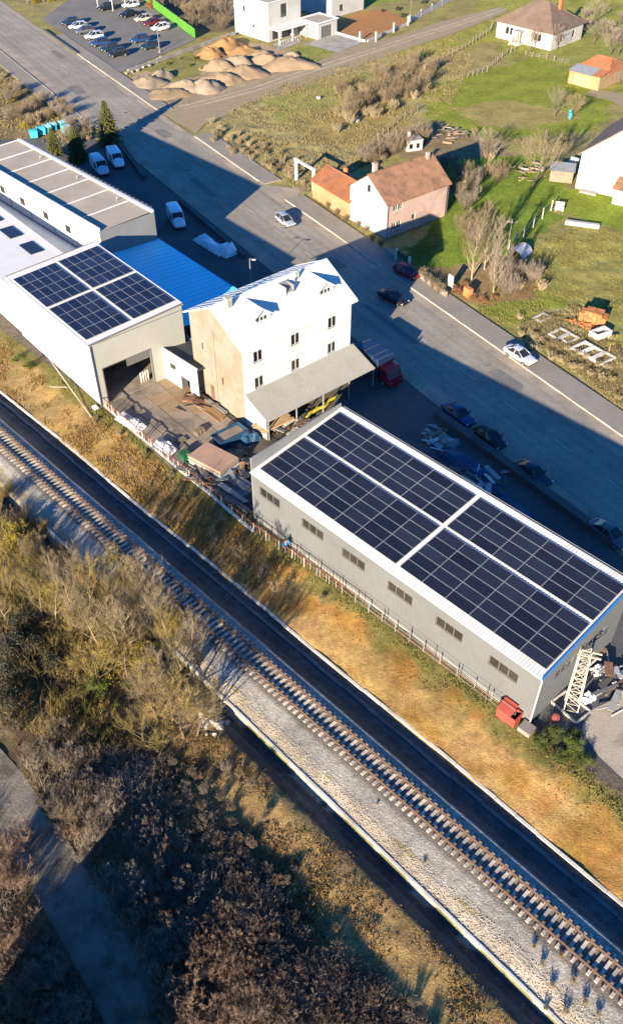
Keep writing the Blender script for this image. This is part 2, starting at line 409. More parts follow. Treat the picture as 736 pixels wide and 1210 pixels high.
# ================================================================== GROUND
def ltilt(U, N):
    k = np.clip((27.2 - N) / 1.6, 0, 1)
    return 0.0128 * (np.clip(U, -90, 30) + 20) * k
PROF_N = np.array([-900, 16, 20.5, 22.3, 22.75, 23.35, 23.5, 24.40, 24.50, 24.85, 25.6, 27.3, 27.7, 30.45, 30.85, 32.0, 33.6, 34.0, 34.10, 34.40, 37.0, 40.0, 41.0, 2000])
PROF_Z = np.array([-0.3, -0.3, -0.12, -0.08, -0.2, -0.62, -1.15, -1.20, -0.30, -0.30, -0.22, -0.02, 0.0, 0.0, 0.04, -0.90, -1.0, -1.0, -0.95, -0.86, -0.55, -0.06, -0.03, -0.03])
def rough_amp(U, N):
    a = np.where(N < 22.0, 0.45, 0.0)
    a = np.where((N > 34.6) & (N < 40.2), 0.22, a)
    return a
def px_w(lst, z=0.0): return [G(x, y, z) for x, y in lst]
# (pixel outline on the ground, colour of the ground itself, relief amplitude)
ZONES = [
 ([(-40, 60), (40, 95), (118, 148), (95, 175), (20, 165), (-40, 175)], (0.17, 0.125, 0.06), 0.25),
 ([(90, -40), (120, 6), (135, 2), (175, -5), (240, 38), (285, 40), (280, -40)], (0.12, 0.09, 0.05), 0.2),
 ([(0, -30), (130, -20), (130, 8), (60, 16), (25, 8)], (0.2, 0.17, 0.07), 0.1),
 ([(232, 158), (245, 146), (330, 102), (430, 70), (540, 40), (560, 70), (530, 130), (480, 168), (430, 195), (370, 235), (325, 214)], (0.235, 0.19, 0.075), 0.28),
 ([(330, 140), (400, 118), (470, 120), (500, 150), (430, 172), (370, 168)], (0.225, 0.165, 0.055), 0.15),
 ([(300, 120), (430, 85), (480, 72), (420, 120), (340, 150)], (0.2, 0.185, 0.05), 0.12),
 ([(440, 50), (560, 18), (585, -40), (800, -40), (800, 60), (690, 45), (600, 40), (560, 66), (470, 66)], (0.205, 0.195, 0.035), 0.05),
 ([(600, 30), (800, 20), (800, 120), (700, 110), (640, 70), (585, 70)], (0.185, 0.18, 0.04), 0.06),
 ([(495, 105), (590, 78), (640, 66), (730, 115), (705, 152), (640, 162), (560, 164), (508, 150)], (0.155, 0.172, 0.022), 0.05),
 ([(535, 128), (600, 118), (660, 128), (690, 140), (620, 152), (560, 146)], (0.225, 0.175, 0.06), 0.04),
 ([(520, 66), (580, 50), (600, 66), (540, 94), (515, 84)], (0.215, 0.165, 0.06), 0.1),
 ([(440, 160), (520, 140), (560, 160), (600, 175), (590, 200), (540, 190), (500, 190), (440, 180)], (0.17, 0.125, 0.065), 0.12),
 ([(520, 190), (650, 180), (672, 235), (640, 280), (600, 310), (560, 335), (500, 330), (480, 300), (530, 250)], (0.115, 0.155, 0.018), 0.06),
 ([(480, 290), (530, 262), (520, 300), (525, 335), (500, 325)], (0.07, 0.1, 0.015), 0.06),
 ([(665, 222), (800, 235), (800, 282), (735, 272), (690, 268), (655, 248)], (0.145, 0.178, 0.02), 0.05),
 ([(600, 318), (640, 285), (690, 268), (800, 285), (800, 520), (736, 486), (700, 458), (600, 390), (560, 366), (585, 340)], (0.20, 0.178, 0.05), 0.25),
 ([(560, 352), (640, 340), (690, 380), (650, 370), (600, 385), (565, 368)], (0.15, 0.17, 0.025), 0.12),
 ([(610, 385), (680, 360), (736, 420), (736, 486), (700, 458)], (0.225, 0.18, 0.09), 0.25),
 ([(505, 318), (600, 300), (650, 325), (630, 348), (570, 360), (530, 345)], (0.2, 0.13, 0.06), 0.15),
 ([(150, 92), (235, 60), (290, 50), (372, 62), (362, 88), (300, 98), (232, 128), (190, 128)], (0.26, 0.19, 0.115), 0.12),
 ([(172, 80), (225, 58), (262, 72), (235, 88), (195, 100)], (0.17, 0.15, 0.045), 0.12),
 ([(340, 60), (380, 52), (400, 60), (362, 75)], (0.17, 0.17, 0.04), 0.06),
 ([(395, 15), (470, 0), (530, -20), (600, -40), (420, -40)], (0.155, 0.17, 0.025), 0.03),
]
LROAD = [(-60, 820), (8, 892), (28, 915), (75, 985), (130, 1070), (172, 1140), (205, 1215), (225, 1260), (150, 1260), (105, 1170), (55, 1080), (0, 985), (-80, 860)]
FLAT = [px_w(p) for p in ([(120, 478), (222, 432), (420, 400), (440, 480), (410, 470), (297, 560), (302, 618)], )]
def build_ground():
    Us = np.concatenate([np.arange(-700, -262, 14.0), np.arange(-262, 34, 0.55), np.arange(34, 260, 14.0)])
    Nn = np.concatenate([np.arange(-320, -28, 12.0), np.arange(-28, 20, 0.5),
                         np.array([20.0, 20.5, 21, 21.4, 21.8, 22.3, 22.55, 22.75, 22.95, 23.15, 23.35, 23.5, 23.8, 24.1, 24.40, 24.50, 24.85, 25.1, 25.35, 25.6, 25.9, 26.2, 26.6, 27.0, 27.3, 27.7, 28.5, 29.5, 30.45, 30.65, 30.85, 31.1, 31.4, 31.7, 32.0, 32.4, 32.8, 33.2, 33.6, 34.0, 34.10, 34.40]),
                         np.arange(34.7, 41.2, 0.3), np.arange(41.5, 130, 0.6), np.arange(130, 262, 1.2), np.arange(262, 700, 14.0)])
    UU, NP = np.meshgrid(Us, Nn, indexing='ij')
    NN = NP - ltilt(UU, NP)
    X = RAIL.u.x * UU + RAIL.n.x * NN
    Y = RAIL.u.y * UU + RAIL.n.y * NN
    Zb = np.interp(NP, PROF_N, PROF_Z)
    # zone lookup on slightly jittered places so that the borders are ragged
    jx = (fbm(X * 0.35, Y * 0.35) - 0.47) * 5; jy = (fbm(X * 0.35 + 50, Y * 0.35 + 9) - 0.47) * 5
    PX, PY = proj(X + jx, np.maximum(Y + jy, 8.0), 0.0)
    Cc = np.zeros(X.shape + (3,)); Cc[:] = (0.195, 0.165, 0.055)
    amp = np.full(X.shape, 0.05)
    for poly, c, a in ZONES:
        k = inpoly(PX, PY, poly); Cc[k] = c; amp[k] = a
    road_n = np.abs((X - ROAD.o.x) * ROAD.n.x + (Y - ROAD.o.y) * ROAD.n.y)
    side = (X - ROAD.o.x) * ROAD.n.x + (Y - ROAD.o.y) * ROAD.n.y
    amp[road_n < 11.5] = 0.0
    amp[(side < -5) & (NP > 40.5)] = 0.0
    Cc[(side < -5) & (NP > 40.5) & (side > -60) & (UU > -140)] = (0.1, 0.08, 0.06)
    nz = fbm(X * 0.16, Y * 0.16); nz2 = fbm(X * 0.5 + 90, Y * 0.5)
    def lerp(a, b, t): return np.array(a) * (1 - t[..., None]) + np.array(b) * t[..., None]
    st = lambda v, a, b: np.clip((v - a) / (b - a), 0, 1)
    # railway side
    k = NP < 23.3
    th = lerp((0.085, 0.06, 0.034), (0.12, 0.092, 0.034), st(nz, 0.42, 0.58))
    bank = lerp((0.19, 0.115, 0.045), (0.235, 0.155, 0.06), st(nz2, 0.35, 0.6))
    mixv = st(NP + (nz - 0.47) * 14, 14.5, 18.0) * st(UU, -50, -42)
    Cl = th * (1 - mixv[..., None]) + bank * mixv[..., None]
    Cl = np.where((NP > 22.5)[..., None], np.array((0.085, 0.06, 0.042)), Cl)
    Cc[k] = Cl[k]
    amp[k] = np.where(NP[k] < 22.0, 0.35, 0.02)
    for lo, hi, c in [(23.3, 24.45, (0.06, 0.06, 0.062)), (24.45, 25.9, (0.40, 0.325, 0.23)), (25.75, 30.9, (0.27, 0.245, 0.205)), (27.6, 30.45, (0.145, 0.12, 0.095)), (30.9, 34.05, (0.068, 0.067, 0.066))]:  # last band: ditch of dark stone, its shade also put into the colour
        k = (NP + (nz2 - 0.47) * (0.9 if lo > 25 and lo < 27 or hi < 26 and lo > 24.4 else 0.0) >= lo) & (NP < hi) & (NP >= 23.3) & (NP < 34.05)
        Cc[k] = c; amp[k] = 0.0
    k = (NP > 30.9) & (NP < 34.05); amp[k] = 0.05
    k = (NP >= 34.05) & (NP < 40.7)
    g = lerp((0.27, 0.145, 0.038), (0.345, 0.215, 0.08), st(nz2, 0.36, 0.6))
    g = g * (1 - 0.3 * (st(nz, 0.5, 0.62) * st(NP, 35, 36.5))[..., None])
    wl = st(-UU, 62, 80)[..., None]
    g = g * (1 - wl) + lerp((0.27, 0.17, 0.06), (0.2, 0.135, 0.06), st(nz, 0.4, 0.58)) * wl
    gr = st(NP + (nz2 - 0.47) * 5, 38.2, 39.2)[..., None]
    g = g * (1 - gr) + np.array((0.125, 0.105, 0.032)) * gr
    Cc[k] = g[k]; amp[k] = 0.16
    k = (NP >= 24.5) & (NP < 25.7) & (UU < -60); Cc[k] = (0.24, 0.2, 0.14)
    PX0, PY0 = proj(X, np.maximum(Y, 8.0), 0.0)
    amp[inpoly(PX0, PY0, [(x, y) for x, y in LROAD])] = 0.0
    bumps = (fbm(X * 0.55, Y * 0.55, 4) - 0.47) * 1.6 * amp + (fbm(X * 0.12 + 7, Y * 0.12) - 0.47) * 1.2 * amp
    lr = inpoly(PX0, PY0, [(x, y) for x, y in LROAD])
    Zb = np.where(NP < 18, np.maximum(Zb, -0.3) * 0, Zb) if False else Zb
    Z = Zb + bumps - 0.03 * ((NP < 30) | (NP > 34))
    nu, nn = X.shape
    idx = np.arange(nu * nn).reshape(nu, nn)
    F = np.stack([idx[:-1, :-1], idx[1:, :-1], idx[1:, 1:], idx[:-1, 1:]], -1).reshape(-1, 4)
    V = np.stack([X, Y, Z], -1).reshape(-1, 3)
    m = bpy.data.materials.new('ground_soil'); m.use_nodes = True
    nt = m.node_tree; N = nt.nodes; L = nt.links; b = N['Principled BSDF']
    b.inputs['Roughness'].default_value = 0.97; b.inputs['Specular IOR Level'].default_value = 0.15
    at = N.new('ShaderNodeAttribute'); at.attribute_name = 'soil'
    geo = N.new('ShaderNodeNewGeometry')
    def no(s_, d=4):
        n = N.new('ShaderNodeTexNoise'); n.inputs['Scale'].default_value = s_; n.inputs['Detail'].default_value = d; n.inputs['Roughness'].default_value = 0.68
        L.new(geo.outputs['Position'], n.inputs['Vector']); return n
    def mr(o, a, c):
        r = N.new('ShaderNodeMapRange'); L.new(o, r.inputs[0]); r.inputs[1].default_value = 0.3; r.inputs[2].default_value = 0.7; r.inputs[3].default_value = a; r.inputs[4].default_value = c; return r.outputs[0]
    def mu(a, c):
        r = N.new('ShaderNodeMath'); r.operation = 'MULTIPLY'; L.new(a, r.inputs[0]); L.new(c, r.inputs[1]); return r.outputs[0]
    f = mu(mu(mr(no(0.22).outputs[0], 0.72, 1.28), mr(no(1.6).outputs[0], 0.72, 1.28)), mr(no(9.0, 3).outputs[0], 0.7, 1.3))
    hs = N.new('ShaderNodeHueSaturation'); L.new(at.outputs['Color'], hs.inputs['Color']); L.new(mr(no(0.5).outputs[0], 0.485, 0.515), hs.inputs['Hue'])
    vm = N.new('ShaderNodeVectorMath'); vm.operation = 'SCALE'; L.new(hs.outputs[0], vm.inputs[0]); L.new(f, vm.inputs['Scale'])
    L.new(vm.outputs[0], b.inputs['Base Color'])
    bp = N.new('ShaderNodeBump'); bp.inputs['Strength'].default_value = 0.7; bp.inputs['Distance'].default_value = 0.12
    L.new(no(7.0, 4).outputs[0], bp.inputs['Height']); L.new(bp.outputs[0], b.inputs['Normal'])
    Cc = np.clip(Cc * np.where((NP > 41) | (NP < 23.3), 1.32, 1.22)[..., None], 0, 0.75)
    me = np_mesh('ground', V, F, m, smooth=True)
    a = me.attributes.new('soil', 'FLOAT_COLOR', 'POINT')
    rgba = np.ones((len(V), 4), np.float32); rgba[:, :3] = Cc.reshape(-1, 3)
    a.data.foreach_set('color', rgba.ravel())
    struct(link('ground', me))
    return V.reshape(nu, nn, 3), Us, Nn
GV, GUs, GNn = build_ground()
def gz(x, y):
    """height of the ground at a place (nearest grid node)"""
    U = x * RAIL.u.x + y * RAIL.u.y; N = x * RAIL.n.x + y * RAIL.n.y
    Np = N + float(ltilt(np.array(U), np.array(N)))
    i = int(np.clip(np.searchsorted(GUs, U), 0, len(GUs) - 1)); j = int(np.clip(np.searchsorted(GNn, Np), 0, len(GNn) - 1))
    return float(GV[i, j, 2])
def gzv(x, y):
    U = x * RAIL.u.x + y * RAIL.u.y; N = x * RAIL.n.x + y * RAIL.n.y
    Np = N + ltilt(U, N)
    i = np.clip(np.searchsorted(GUs, U), 0, len(GUs) - 1); j = np.clip(np.searchsorted(GNn, Np), 0, len(GNn) - 1)
    return GV[i, j, 2]
def sheet(name, pts, z, m):
    mb = MB(); mb.poly([(p[0], p[1], z) for p in pts])
    return struct(mb.build(name, m))
def strip(fr, x0, x1, y0, y1): return [fr.w(x0, y0), fr.w(x1, y0), fr.w(x1, y1), fr.w(x0, y1)]

# ---- road, pavements, forecourt
sheet('road_shoulder', strip(ROAD, -330, 140, -7.25, 6.75), 0.004, 'shoulder')
road = sheet('road', strip(ROAD, -330, 140, -5.2, 5.4), 0.009, 'asphalt')
dash = MB().box(-1.6, 1.6, -0.07, 0.07, 0.0, 0.004).mesh('lane_dash', 'paint')
for px in [(15.5, 36.5), (35, 51), (56, 67.5), (77.5, 84), (99, 100), (122, 118), (145, 137), (173, 157), (202, 178), (232, 200), (263, 224), (296, 249), (331, 275), (368, 302), (410, 333), (457, 368), (503, 404), (552, 441), (605, 480), (665.5, 525), (729, 572)]:
    x, y = ROAD.l(G(*px))
    p = ROAD.w(x, 0.0, 0.0)
    link('lane_dash', dash, road, (p.x, p.y, 0.011), (0, 0, R(ROAD.az)))
for yy in (-5.0,):
    mb = MB(); mb.box(-200, 60, yy - 0.05, yy + 0.05, 0, 0.004); mb.build('edge_line', 'paint', road, ROAD.w(0, 0, 0.011), (0, 0, R(ROAD.az)))
pv = struct(MB().box(ROAD.l(G(236, 160))[0], ROAD.l(G(312, 218))[0], 6.92, 10.3, -0.05, 0.13).build('pavement', 'pavement', None, ROAD.o, (0, 0, R(ROAD.az))))
struct(MB().box(ROAD.l(G(338, 236))[0], 120, 6.92, 10.3, -0.05, 0.13).build('pavement', 'pavement', None, ROAD.o, (0, 0, R(ROAD.az))))
struct(MB().box(ROAD.l(G(66, 42))[0], ROAD.l(G(192, 132))[0], 6.92, 9.8, -0.05, 0.12).build('pavement', 'pavement', None, ROAD.o, (0, 0, R(ROAD.az))))
struct(MB().box(-330, ROAD.l(G(110, 148))[0], -10.6, -7.42, -0.05, 0.12).build('pavement', 'pavement', None, ROAD.o, (0, 0, R(ROAD.az))))
sheet('driveway', [ROAD.w(*ROAD.l(G(312, 218)), 0)] + px_w([(345, 222), (362, 222), (342, 240), (326, 236)]), 0.012, 'shoulder')
# kerbs: a run of kerb stones, each stone its own piece
kst = MB().box(-0.98, 0.98, -0.08, 0.08, -0.05, 0.15).mesh('kerb_stone', 'kerb')
def kerb(label_pts, y, name='kerb'):
    root = link(name, None); struct(root)
    x0 = ROAD.l(G(*label_pts[0]))[0]; x1 = ROAD.l(G(*label_pts[1]))[0]
    root.location = ROAD.o; root.rotation_euler = (0, 0, R(ROAD.az))
    x = x0 + 1
    while x < x1 - 1:
        link('kerb_stone', kst, root, (x, y, random.uniform(-0.01, 0.01)), (0, 0, random.uniform(-0.006, 0.006))); x += 2.0
random.seed(3)
kerb([(236, 160), (312, 218)], 6.84)
kerb([(338, 236), (760, 540)], 6.84)
kerb([(90, 58), (192, 132)], 6.84)
kerb([(-30, 30), (110, 148)], -7.33)
# forecourt between the buildings and the road (all asphalt, mostly in shade)
fx0 = ROAD.l(G(100, 165))[0]
_e = RAIL.w(20, 41.6)
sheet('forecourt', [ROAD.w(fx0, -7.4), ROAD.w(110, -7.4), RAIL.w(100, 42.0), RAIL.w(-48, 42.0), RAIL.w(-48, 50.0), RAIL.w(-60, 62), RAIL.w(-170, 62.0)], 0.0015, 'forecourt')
# ---- dirt track, ploughed plot, parking lot, concrete pad
sheet('dirt_track', px_w([(190, 133), (232, 158), (242, 147), (300, 120), (380, 93), (470, 62), (540, 38), (600, 14), (590, 8), (520, 26), (478, 40), (430, 52), (398, 62), (362, 80), (300, 98), (240, 118), (215, 124)]), 0.045, 'dirt')
trk = bpy.data.objects['dirt_track']
mm('rut', (0.40, 0.31, 0.2), 0.97, 0.25, 0.6, 0.4, 6)
CL = [G(*p) for p in [(214, 128), (258, 117), (300, 106), (350, 89), (400, 73), (450, 57), (500, 41), (545, 27), (595, 10)]]
for off in (-.85, .85):
    L_, R_ = [], []
    for i, p in enumerate(CL):
        d = (CL[min(i + 1, 8)] - CL[max(i - 1, 0)]).normalized(); n = Vector((-d.y, d.x, 0))
        w_ = .36 + .12 * math.sin(i * 2.1 + off)
        L_.append(p + n * (off - w_)); R_.append(p + n * (off + w_))
    mb = MB()
    for i in range(8): mb.quad(*[(q.x, q.y, 0.053) for q in (L_[i], L_[i + 1], R_[i + 1], R_[i])])
    mb.build('wheel_rut', 'rut', trk)
random.seed(4)
mm('patch', (0.17, 0.155, 0.135), 0.9, 0.15, 0.5)
for (x, y, w_, l_) in [(-38, 2.6, 2.2, 5), (-12, -2.4, 1.4, 9), (22, 2.0, 1.8, 4), (40, -1.2, 1.0, 12), (-70, -2.2, 2.4, 6), (-95, 3.0, 1.5, 7), (58, 3.2, 2.0, 5)]:
    mb = MB(); n_ = 14
    mb.poly([(x + l_ / 2 * math.copysign(abs(math.cos(6.283 * k / n_)) ** .4, math.cos(6.283 * k / n_)) * random.uniform(.93, 1.05), y + w_ / 2 * math.copysign(abs(math.sin(6.283 * k / n_)) ** .4, math.sin(6.283 * k / n_)) * random.uniform(.93, 1.05), 0.0) for k in range(n_)])
    mb.build('repair_patch', 'patch', road, ROAD.w(0, 0, 0.0125), (0, 0, R(ROAD.az)))
mh_ = MB().tube([(0, 0, 0), (0, 0, .004)], .38, 16).mesh('manhole_cover', 'frame_grey')
for (x, y) in [(-52, 1.0), (-20, -1.2), (12, 1.4), (34, -3.8), (-84, -1.0)]:
    p = ROAD.w(x, y); link('manhole_cover', mh_, road, (p.x, p.y, 0.0135))
sheet('ploughed_plot', px_w([(390, 34), (419, 15), (452, 10), (482, 24), (480, 30), (440, 48), (430, 49)]), 0.03, 'plough')
sheet('front_drive', px_w([(356, 53), (377, 46), (392, 36), (430, 50), (398, 62), (372, 55)]), 0.02, 'concrete')
sheet('parking_lot', px_w([(38, 22), (75, 36), (160, 82), (150, 86), (120, 78), (62, 42)]) [:0] or [ROAD.w(ROAD.l(G(40, 24))[0], 9.9), ROAD.w(ROAD.l(G(152, 84))[0], 9.9)] + px_w([(232, 47), (168, 0), (150, -20), (95, -10)]), 0.03, 'lot')
sheet('concrete_pad', px_w([(686, 862), (700, 838), (760, 810), (790, 900), (740, 925), (706, 893)]), 0.02, 'pad')
sheet('lower_road', px_w(LROAD, -0.3), -0.29, 'lane')
sheet('garden_path', px_w([(690, 112), (722, 120), (760, 140), (760, 128), (730, 110), (700, 106)]), 0.06, 'dirt')
sheet('patio', px_w([(322, 52), (350, 42), (356, 50), (330, 60)]), 0.05, 'concrete')

# ---- yard of concrete slabs between the warehouse, the tall house and the big hangar
yard = sheet('concrete_yard', px_w([(121, 481), (221, 438), (246, 470), (292, 504), (330, 520), (300, 560), (302, 616), (200, 545)]), 0.003, 'yard_soil')
YF = Frame(G(121, 480), 40.0)
yp = px_w([(124, 481), (219, 440), (243, 472), (288, 506), (296, 545), (300, 606), (200, 538)])
slabm = [MB().box(-1.22, 1.22, -1.02, 1.02, 0.0, 0.05).mesh('yard_slab', k) for k in ('slab', 'slab_rust')]
random.seed(8)
for i in range(-2, 12):
    for j in range(-16, 6):
        p = YF.w(1.25 + i * 2.52, 1.0 + j * 2.12)
        if inpoly([p.x], [p.y], [(q.x, q.y) for q in yp])[0]:
            x, y = proj(p.x, p.y, 0)
            link('yard_slab', slabm[1 if x > 190 and y < 490 else 0], yard, (p.x, p.y, 0.006 + random.uniform(0, 0.02)), (random.uniform(-0.01, 0.01), random.uniform(-0.01, 0.01), R(40) + random.uniform(-0.015, 0.015)))

# ================================================================== RAILWAY
track = thing('railway_track', 'single rusty railway track on pale concrete sleepers in grey ballast', 'railway track', RAIL.w(0, 29.12, 0.0), RAIL.az)
rp = [(-0.075, 0.06), (0.075, 0.06), (0.075, 0.08), (0.015, 0.095), (0.015, 0.18), (0.036, 0.19), (0.036, 0.232), (-0.036, 0.232), (-0.036, 0.19), (-0.015, 0.18), (-0.015, 0.095), (-0.075, 0.08)]
for yy in (-0.74, 0.74):
    mb = MB(); mb.extrude_x([(a + yy, z + 0.06) for a, z in rp], -190, 60)
    for k in range(len(mb.f)):
        if k >= 2 and (k - 2) in (6,): mb.m[k] = 1
    mb.build('rail', ['rust', 'rail_head'], track)
slm = MB(); slm.extrude_x([(-1.25, 0.0), (1.25, 0.0), (1.25, 0.115), (0.9, 0.125), (0.35, 0.09), (-0.35, 0.09), (-0.9, 0.125), (-1.25, 0.115)], -0.115, 0.115)
fast = []
for yy in (-0.86, -0.62, 0.62, 0.86): slm.box(-0.06, 0.06, yy - 0.05, yy + 0.05, 0.11, 0.15, 1)
slme = slm.mesh('sleeper', ['sleeper', 'rust'])
random.seed(2)
x = -118.0; k = 0
while x < 12:
    link('sleeper', slme, track, (x, random.uniform(-0.04, 0.04), random.uniform(-0.02, 0.01)), (0, 0, random.uniform(-0.03, 0.03))); x += 0.6
# ballast stones on the shoulders and between the sleepers
def stones(name, n, u0, u1, n0, n1, smin, smax, m, seed, lift=0.0):
    rs = np.random.RandomState(seed)
    U = rs.uniform(u0, u1, n); NN = rs.uniform(n0, n1, n)
    X = RAIL.u.x * U + RAIL.n.x * NN; Y = RAIL.u.y * U + RAIL.n.y * NN
    Z = gzv(X, Y) + lift
    return pebble_mesh(name, X, Y, Z, rs, smin, smax, m)
def pebble_mesh(name, X, Y, Z, rs, smin, smax, m):
    n = len(X)
    base = np.array([(1, 0, 0), (-1, 0, 0), (0, 1, 0), (0, -1, 0), (0, 0, 1), (0, 0, -1)], float)
    fc = np.array([(0, 2, 4), (2, 1, 4), (1, 3, 4), (3, 0, 4), (2, 0, 5), (1, 2, 5), (3, 1, 5), (0, 3, 5)])
    s = rs.uniform(smin, smax, (n, 1, 1)) * rs.uniform(0.6, 1.2, (n, 6, 1))
    a = rs.uniform(0, 6.28, n); c, d = np.cos(a), np.sin(a)
    P = base[None] * s
    x = P[..., 0] * c[:, None] - P[..., 1] * d[:, None]; y = P[..., 0] * d[:, None] + P[..., 1] * c[:, None]
    V = np.stack([x + X[:, None], y + Y[:, None], P[..., 2] * 0.7 + Z[:, None]], -1).reshape(-1, 3)
    F = (fc[None] + (np.arange(n) * 6)[:, None, None]).reshape(-1, 3)
    o = link(name, np_mesh(name, V, F, m)); o['kind'] = 'stuff'; return o
mm('ballast_stone', (0.33, 0.30, 0.25), 0.95, 0.5, 5.0, fine=0.3)
mm('sand_stone', (0.44, 0.36, 0.255), 0.95, 0.3, 3.0, fine=0.2)
mm('shade_dark_stone', (0.075, 0.075, 0.075), 0.95, 0.4, 3.0, fine=0.2)  # ditch stone, darkened further by shade painted into the colour
tag(stones('ballast_gravel', 45000, -92, 6, 25.6, 30.8, 0.010, 0.026, 'ballast_stone', 1), 'loose grey ballast gravel around the sleepers', 'gravel')
tag(stones('ditch_gravel', 9000, -92, 6, 30.9, 34.0, 0.03, 0.09, 'shade_dark_stone', 2), 'dark broken stone, shade put into its colour, in the shaded ditch beside the track', 'gravel')
tag(stones('sand_gravel', 7000, -60, 6, 24.6, 26.2, 0.02, 0.06, 'sand_stone', 3), 'pale sandy gravel beside the lower drain wall', 'gravel')
# drain walls along the track: a row of cast concrete pieces
def wall_run(name, label, x0, x1, piece, nfun, hz, m, gap, seed):
    random.seed(seed)
    root = thing(name, label, 'retaining wall', (0, 0, 0), 0)
    me = piece
    x = x0
    while x < x1:
        N0, tilt = nfun(x)
        p = RAIL.w(x, N0)
        link('wall_piece', me, root, (p.x, p.y, hz + random.uniform(-0.02, 0.02)), (0, 0, R(RAIL.az) + tilt + random.uniform(-0.004, 0.004))); x += gap
    return root
pc = MB(); pc.box(-0.985, 0.985, -0.14, 0.0, -0.95, 0.0, 1); pc.box(-0.985, 0.985, -0.16, 0.11, 0.0, 0.08, 0)
wall_run('retaining_wall', 'long concrete drain wall with pale top below the golden bank', -110, 8, pc.mesh('wall_piece', ['wall_cap', 'channel']), lambda x: (34.22 + 0.10 * math.sin(x * 0.23), 0.0), -0.92, None, 2.0, 4)
pc2 = MB(); pc2.box(-0.985, 0.985, 0.0, 0.16, -1.0, 0.0, 1); pc2.box(-0.985, 0.985, -0.02, 0.2, 0.0, 0.07, 0)
pc2.box(-0.985, 0.985, -1.05, 0.0, -1.08, -0.98, 1); pc2.box(-0.985, 0.985, -1.18, -1.05, -1.05, -0.35, 1)
wall_run('retaining_wall', 'concrete drain channel wall between the pale sand strip and the brown grass bank', -64, 8, pc2.mesh('wall_piece', ['wall_cap', 'channel']), lambda x: (24.5 - 0.0128 * (x + 20), -0.0128), -0.33, None, 2.0, 5)
# slotted gutter line in the ditch
gm = MB(); gm.box(-1.48, 1.48, -0.16, 0.16, 0.0, 0.10)
gme = gm.mesh('gutter_piece', 'channel')
gut = thing('drain_gutter', 'narrow grey concrete gutter running along the dark ditch', 'gutter', (0, 0, 0))
x = -110
while x < 8:
    p = RAIL.w(x, 33.2 + 0.04 * math.sin(x)); link('gutter_piece', gme, gut, (p.x, p.y, -0.98), (0, 0, R(RAIL.az))); x += 3.0

# ================================================================== BUILDINGS
def window(parent, pos, ang, w, h, n=2, fm='frame_white', inset=0.12, sill=True, bar=0.07, cross=False, gm_='glass'):
    """pos: local place of the middle of the lower edge, on the outer face; ang: heading of the wall run (inner side to its left)"""
    mb = MB(); y0, y1 = inset - 0.03, inset + 0.04
    mb.box(-w / 2, -w / 2 + bar, y0, y1, 0, h); mb.box(w / 2 - bar, w / 2, y0, y1, 0, h)
    mb.box(-w / 2 + bar, w / 2 - bar, y0, y1, 0, bar); mb.box(-w / 2 + bar, w / 2 - bar, y0, y1, h - bar, h)
    iw = (w - bar * 2); pw = (iw - bar * (n - 1)) / n
    for i in range(n - 1):
        x = -w / 2 + bar + pw * (i + 1) + bar * i
        mb.box(x, x + bar, y0, y1, bar, h - bar)
    o = mb.build('window', fm, parent, pos, (0, 0, R(ang)))
    for i in range(n):
        x = -w / 2 + bar + (pw + bar) * i
        MB().box(x, x + pw, inset, inset + 0.02, bar, h - bar).build('pane', gm_, o)
    if sill: MB().box(-w / 2 - 0.08, w / 2 + 0.08, -0.07, inset - 0.03, -0.05, 0.0).build('sill', fm, o)
    return o
def ribs(mb, x0, x1, pitch, fun, mi=0):
    x = x0
    while x < x1:
        fun(mb, x, mi); x += pitch
pvcache = {}
prs0 = random.Random(17)
def pv_mesh(lx, ly):
    k = (lx, ly)
    if k not in pvcache:
        mb = MB(); a, b, t, e = lx / 2, ly / 2, 0.04, 0.022
        mb.box(-a, a, -b, b, 0, t - 0.004, 1)
        for (x0, x1, y0, y1) in ((-a, a, -b, -b + e), (-a, a, b - e, b), (-a, -a + e, -b + e, b - e), (a - e, a, -b + e, b - e)):
            mb.box(x0, x1, y0, y1, t - 0.004, t + 0.004, 1)
        mb.quad((-a + e, -b + e, t + 0.001), (a - e, -b + e, t + 0.001), (a - e, b - e, t + 0.001), (-a + e, b - e, t + 0.001), 0)
        pvcache[k] = mb.mesh('solar_panel', ['pv_glass', 'pv_frame'])
    return pvcache[k]

# ---------------------------------------------------------------- big grey hangar with the long solar roof
HG = Frame(G(301, 612), -46.0)
HL, HW = 33.9, 12.3
hz = lambda y: 6.35 + 0.105 * y
hang = thing('hangar', 'long grey metal hangar with a large solar panel roof beside the railway fence', 'hangar', HG.o, HG.az)
wins = []
for c in [(318.5, 588), (369, 625.5), (417, 661), (472, 701), (530, 743.5), (594, 791)]:
    x, z = onwall(HG.o, HG.az, 0, c); wins.append((x, z))
WW, WH = 2.9, 1.15
op = [(x - WW / 2, x + WW / 2, z - WH / 2, z + WH / 2) for x, z in wins]
mb = MB(); mb.wall((0, 0, 0), (1, 0, 0), HL, 0, hz(0), op, 0.16)
x = 0.25
while x < HL:
    segs = [(0.05, hz(0) - 0.05)]
    for (a, b, c, d) in op:
        if a - 0.05 < x < b + 0.05: segs = [(0.05, c - 0.04), (d + 0.04, hz(0) - 0.05)]
    for (a, b) in segs: mb.box(x - 0.015, x + 0.015, -0.010, 0.0, a, b)
    x += 0.5
mb.build('wall', 'hangar_wall', hang)
for x, z in wins: window(hang, (x, 0, z - WH / 2), 0, WW, WH, 3, 'frame_grey', 0.10, False, 0.08, gm_='glass_reflect_brown')
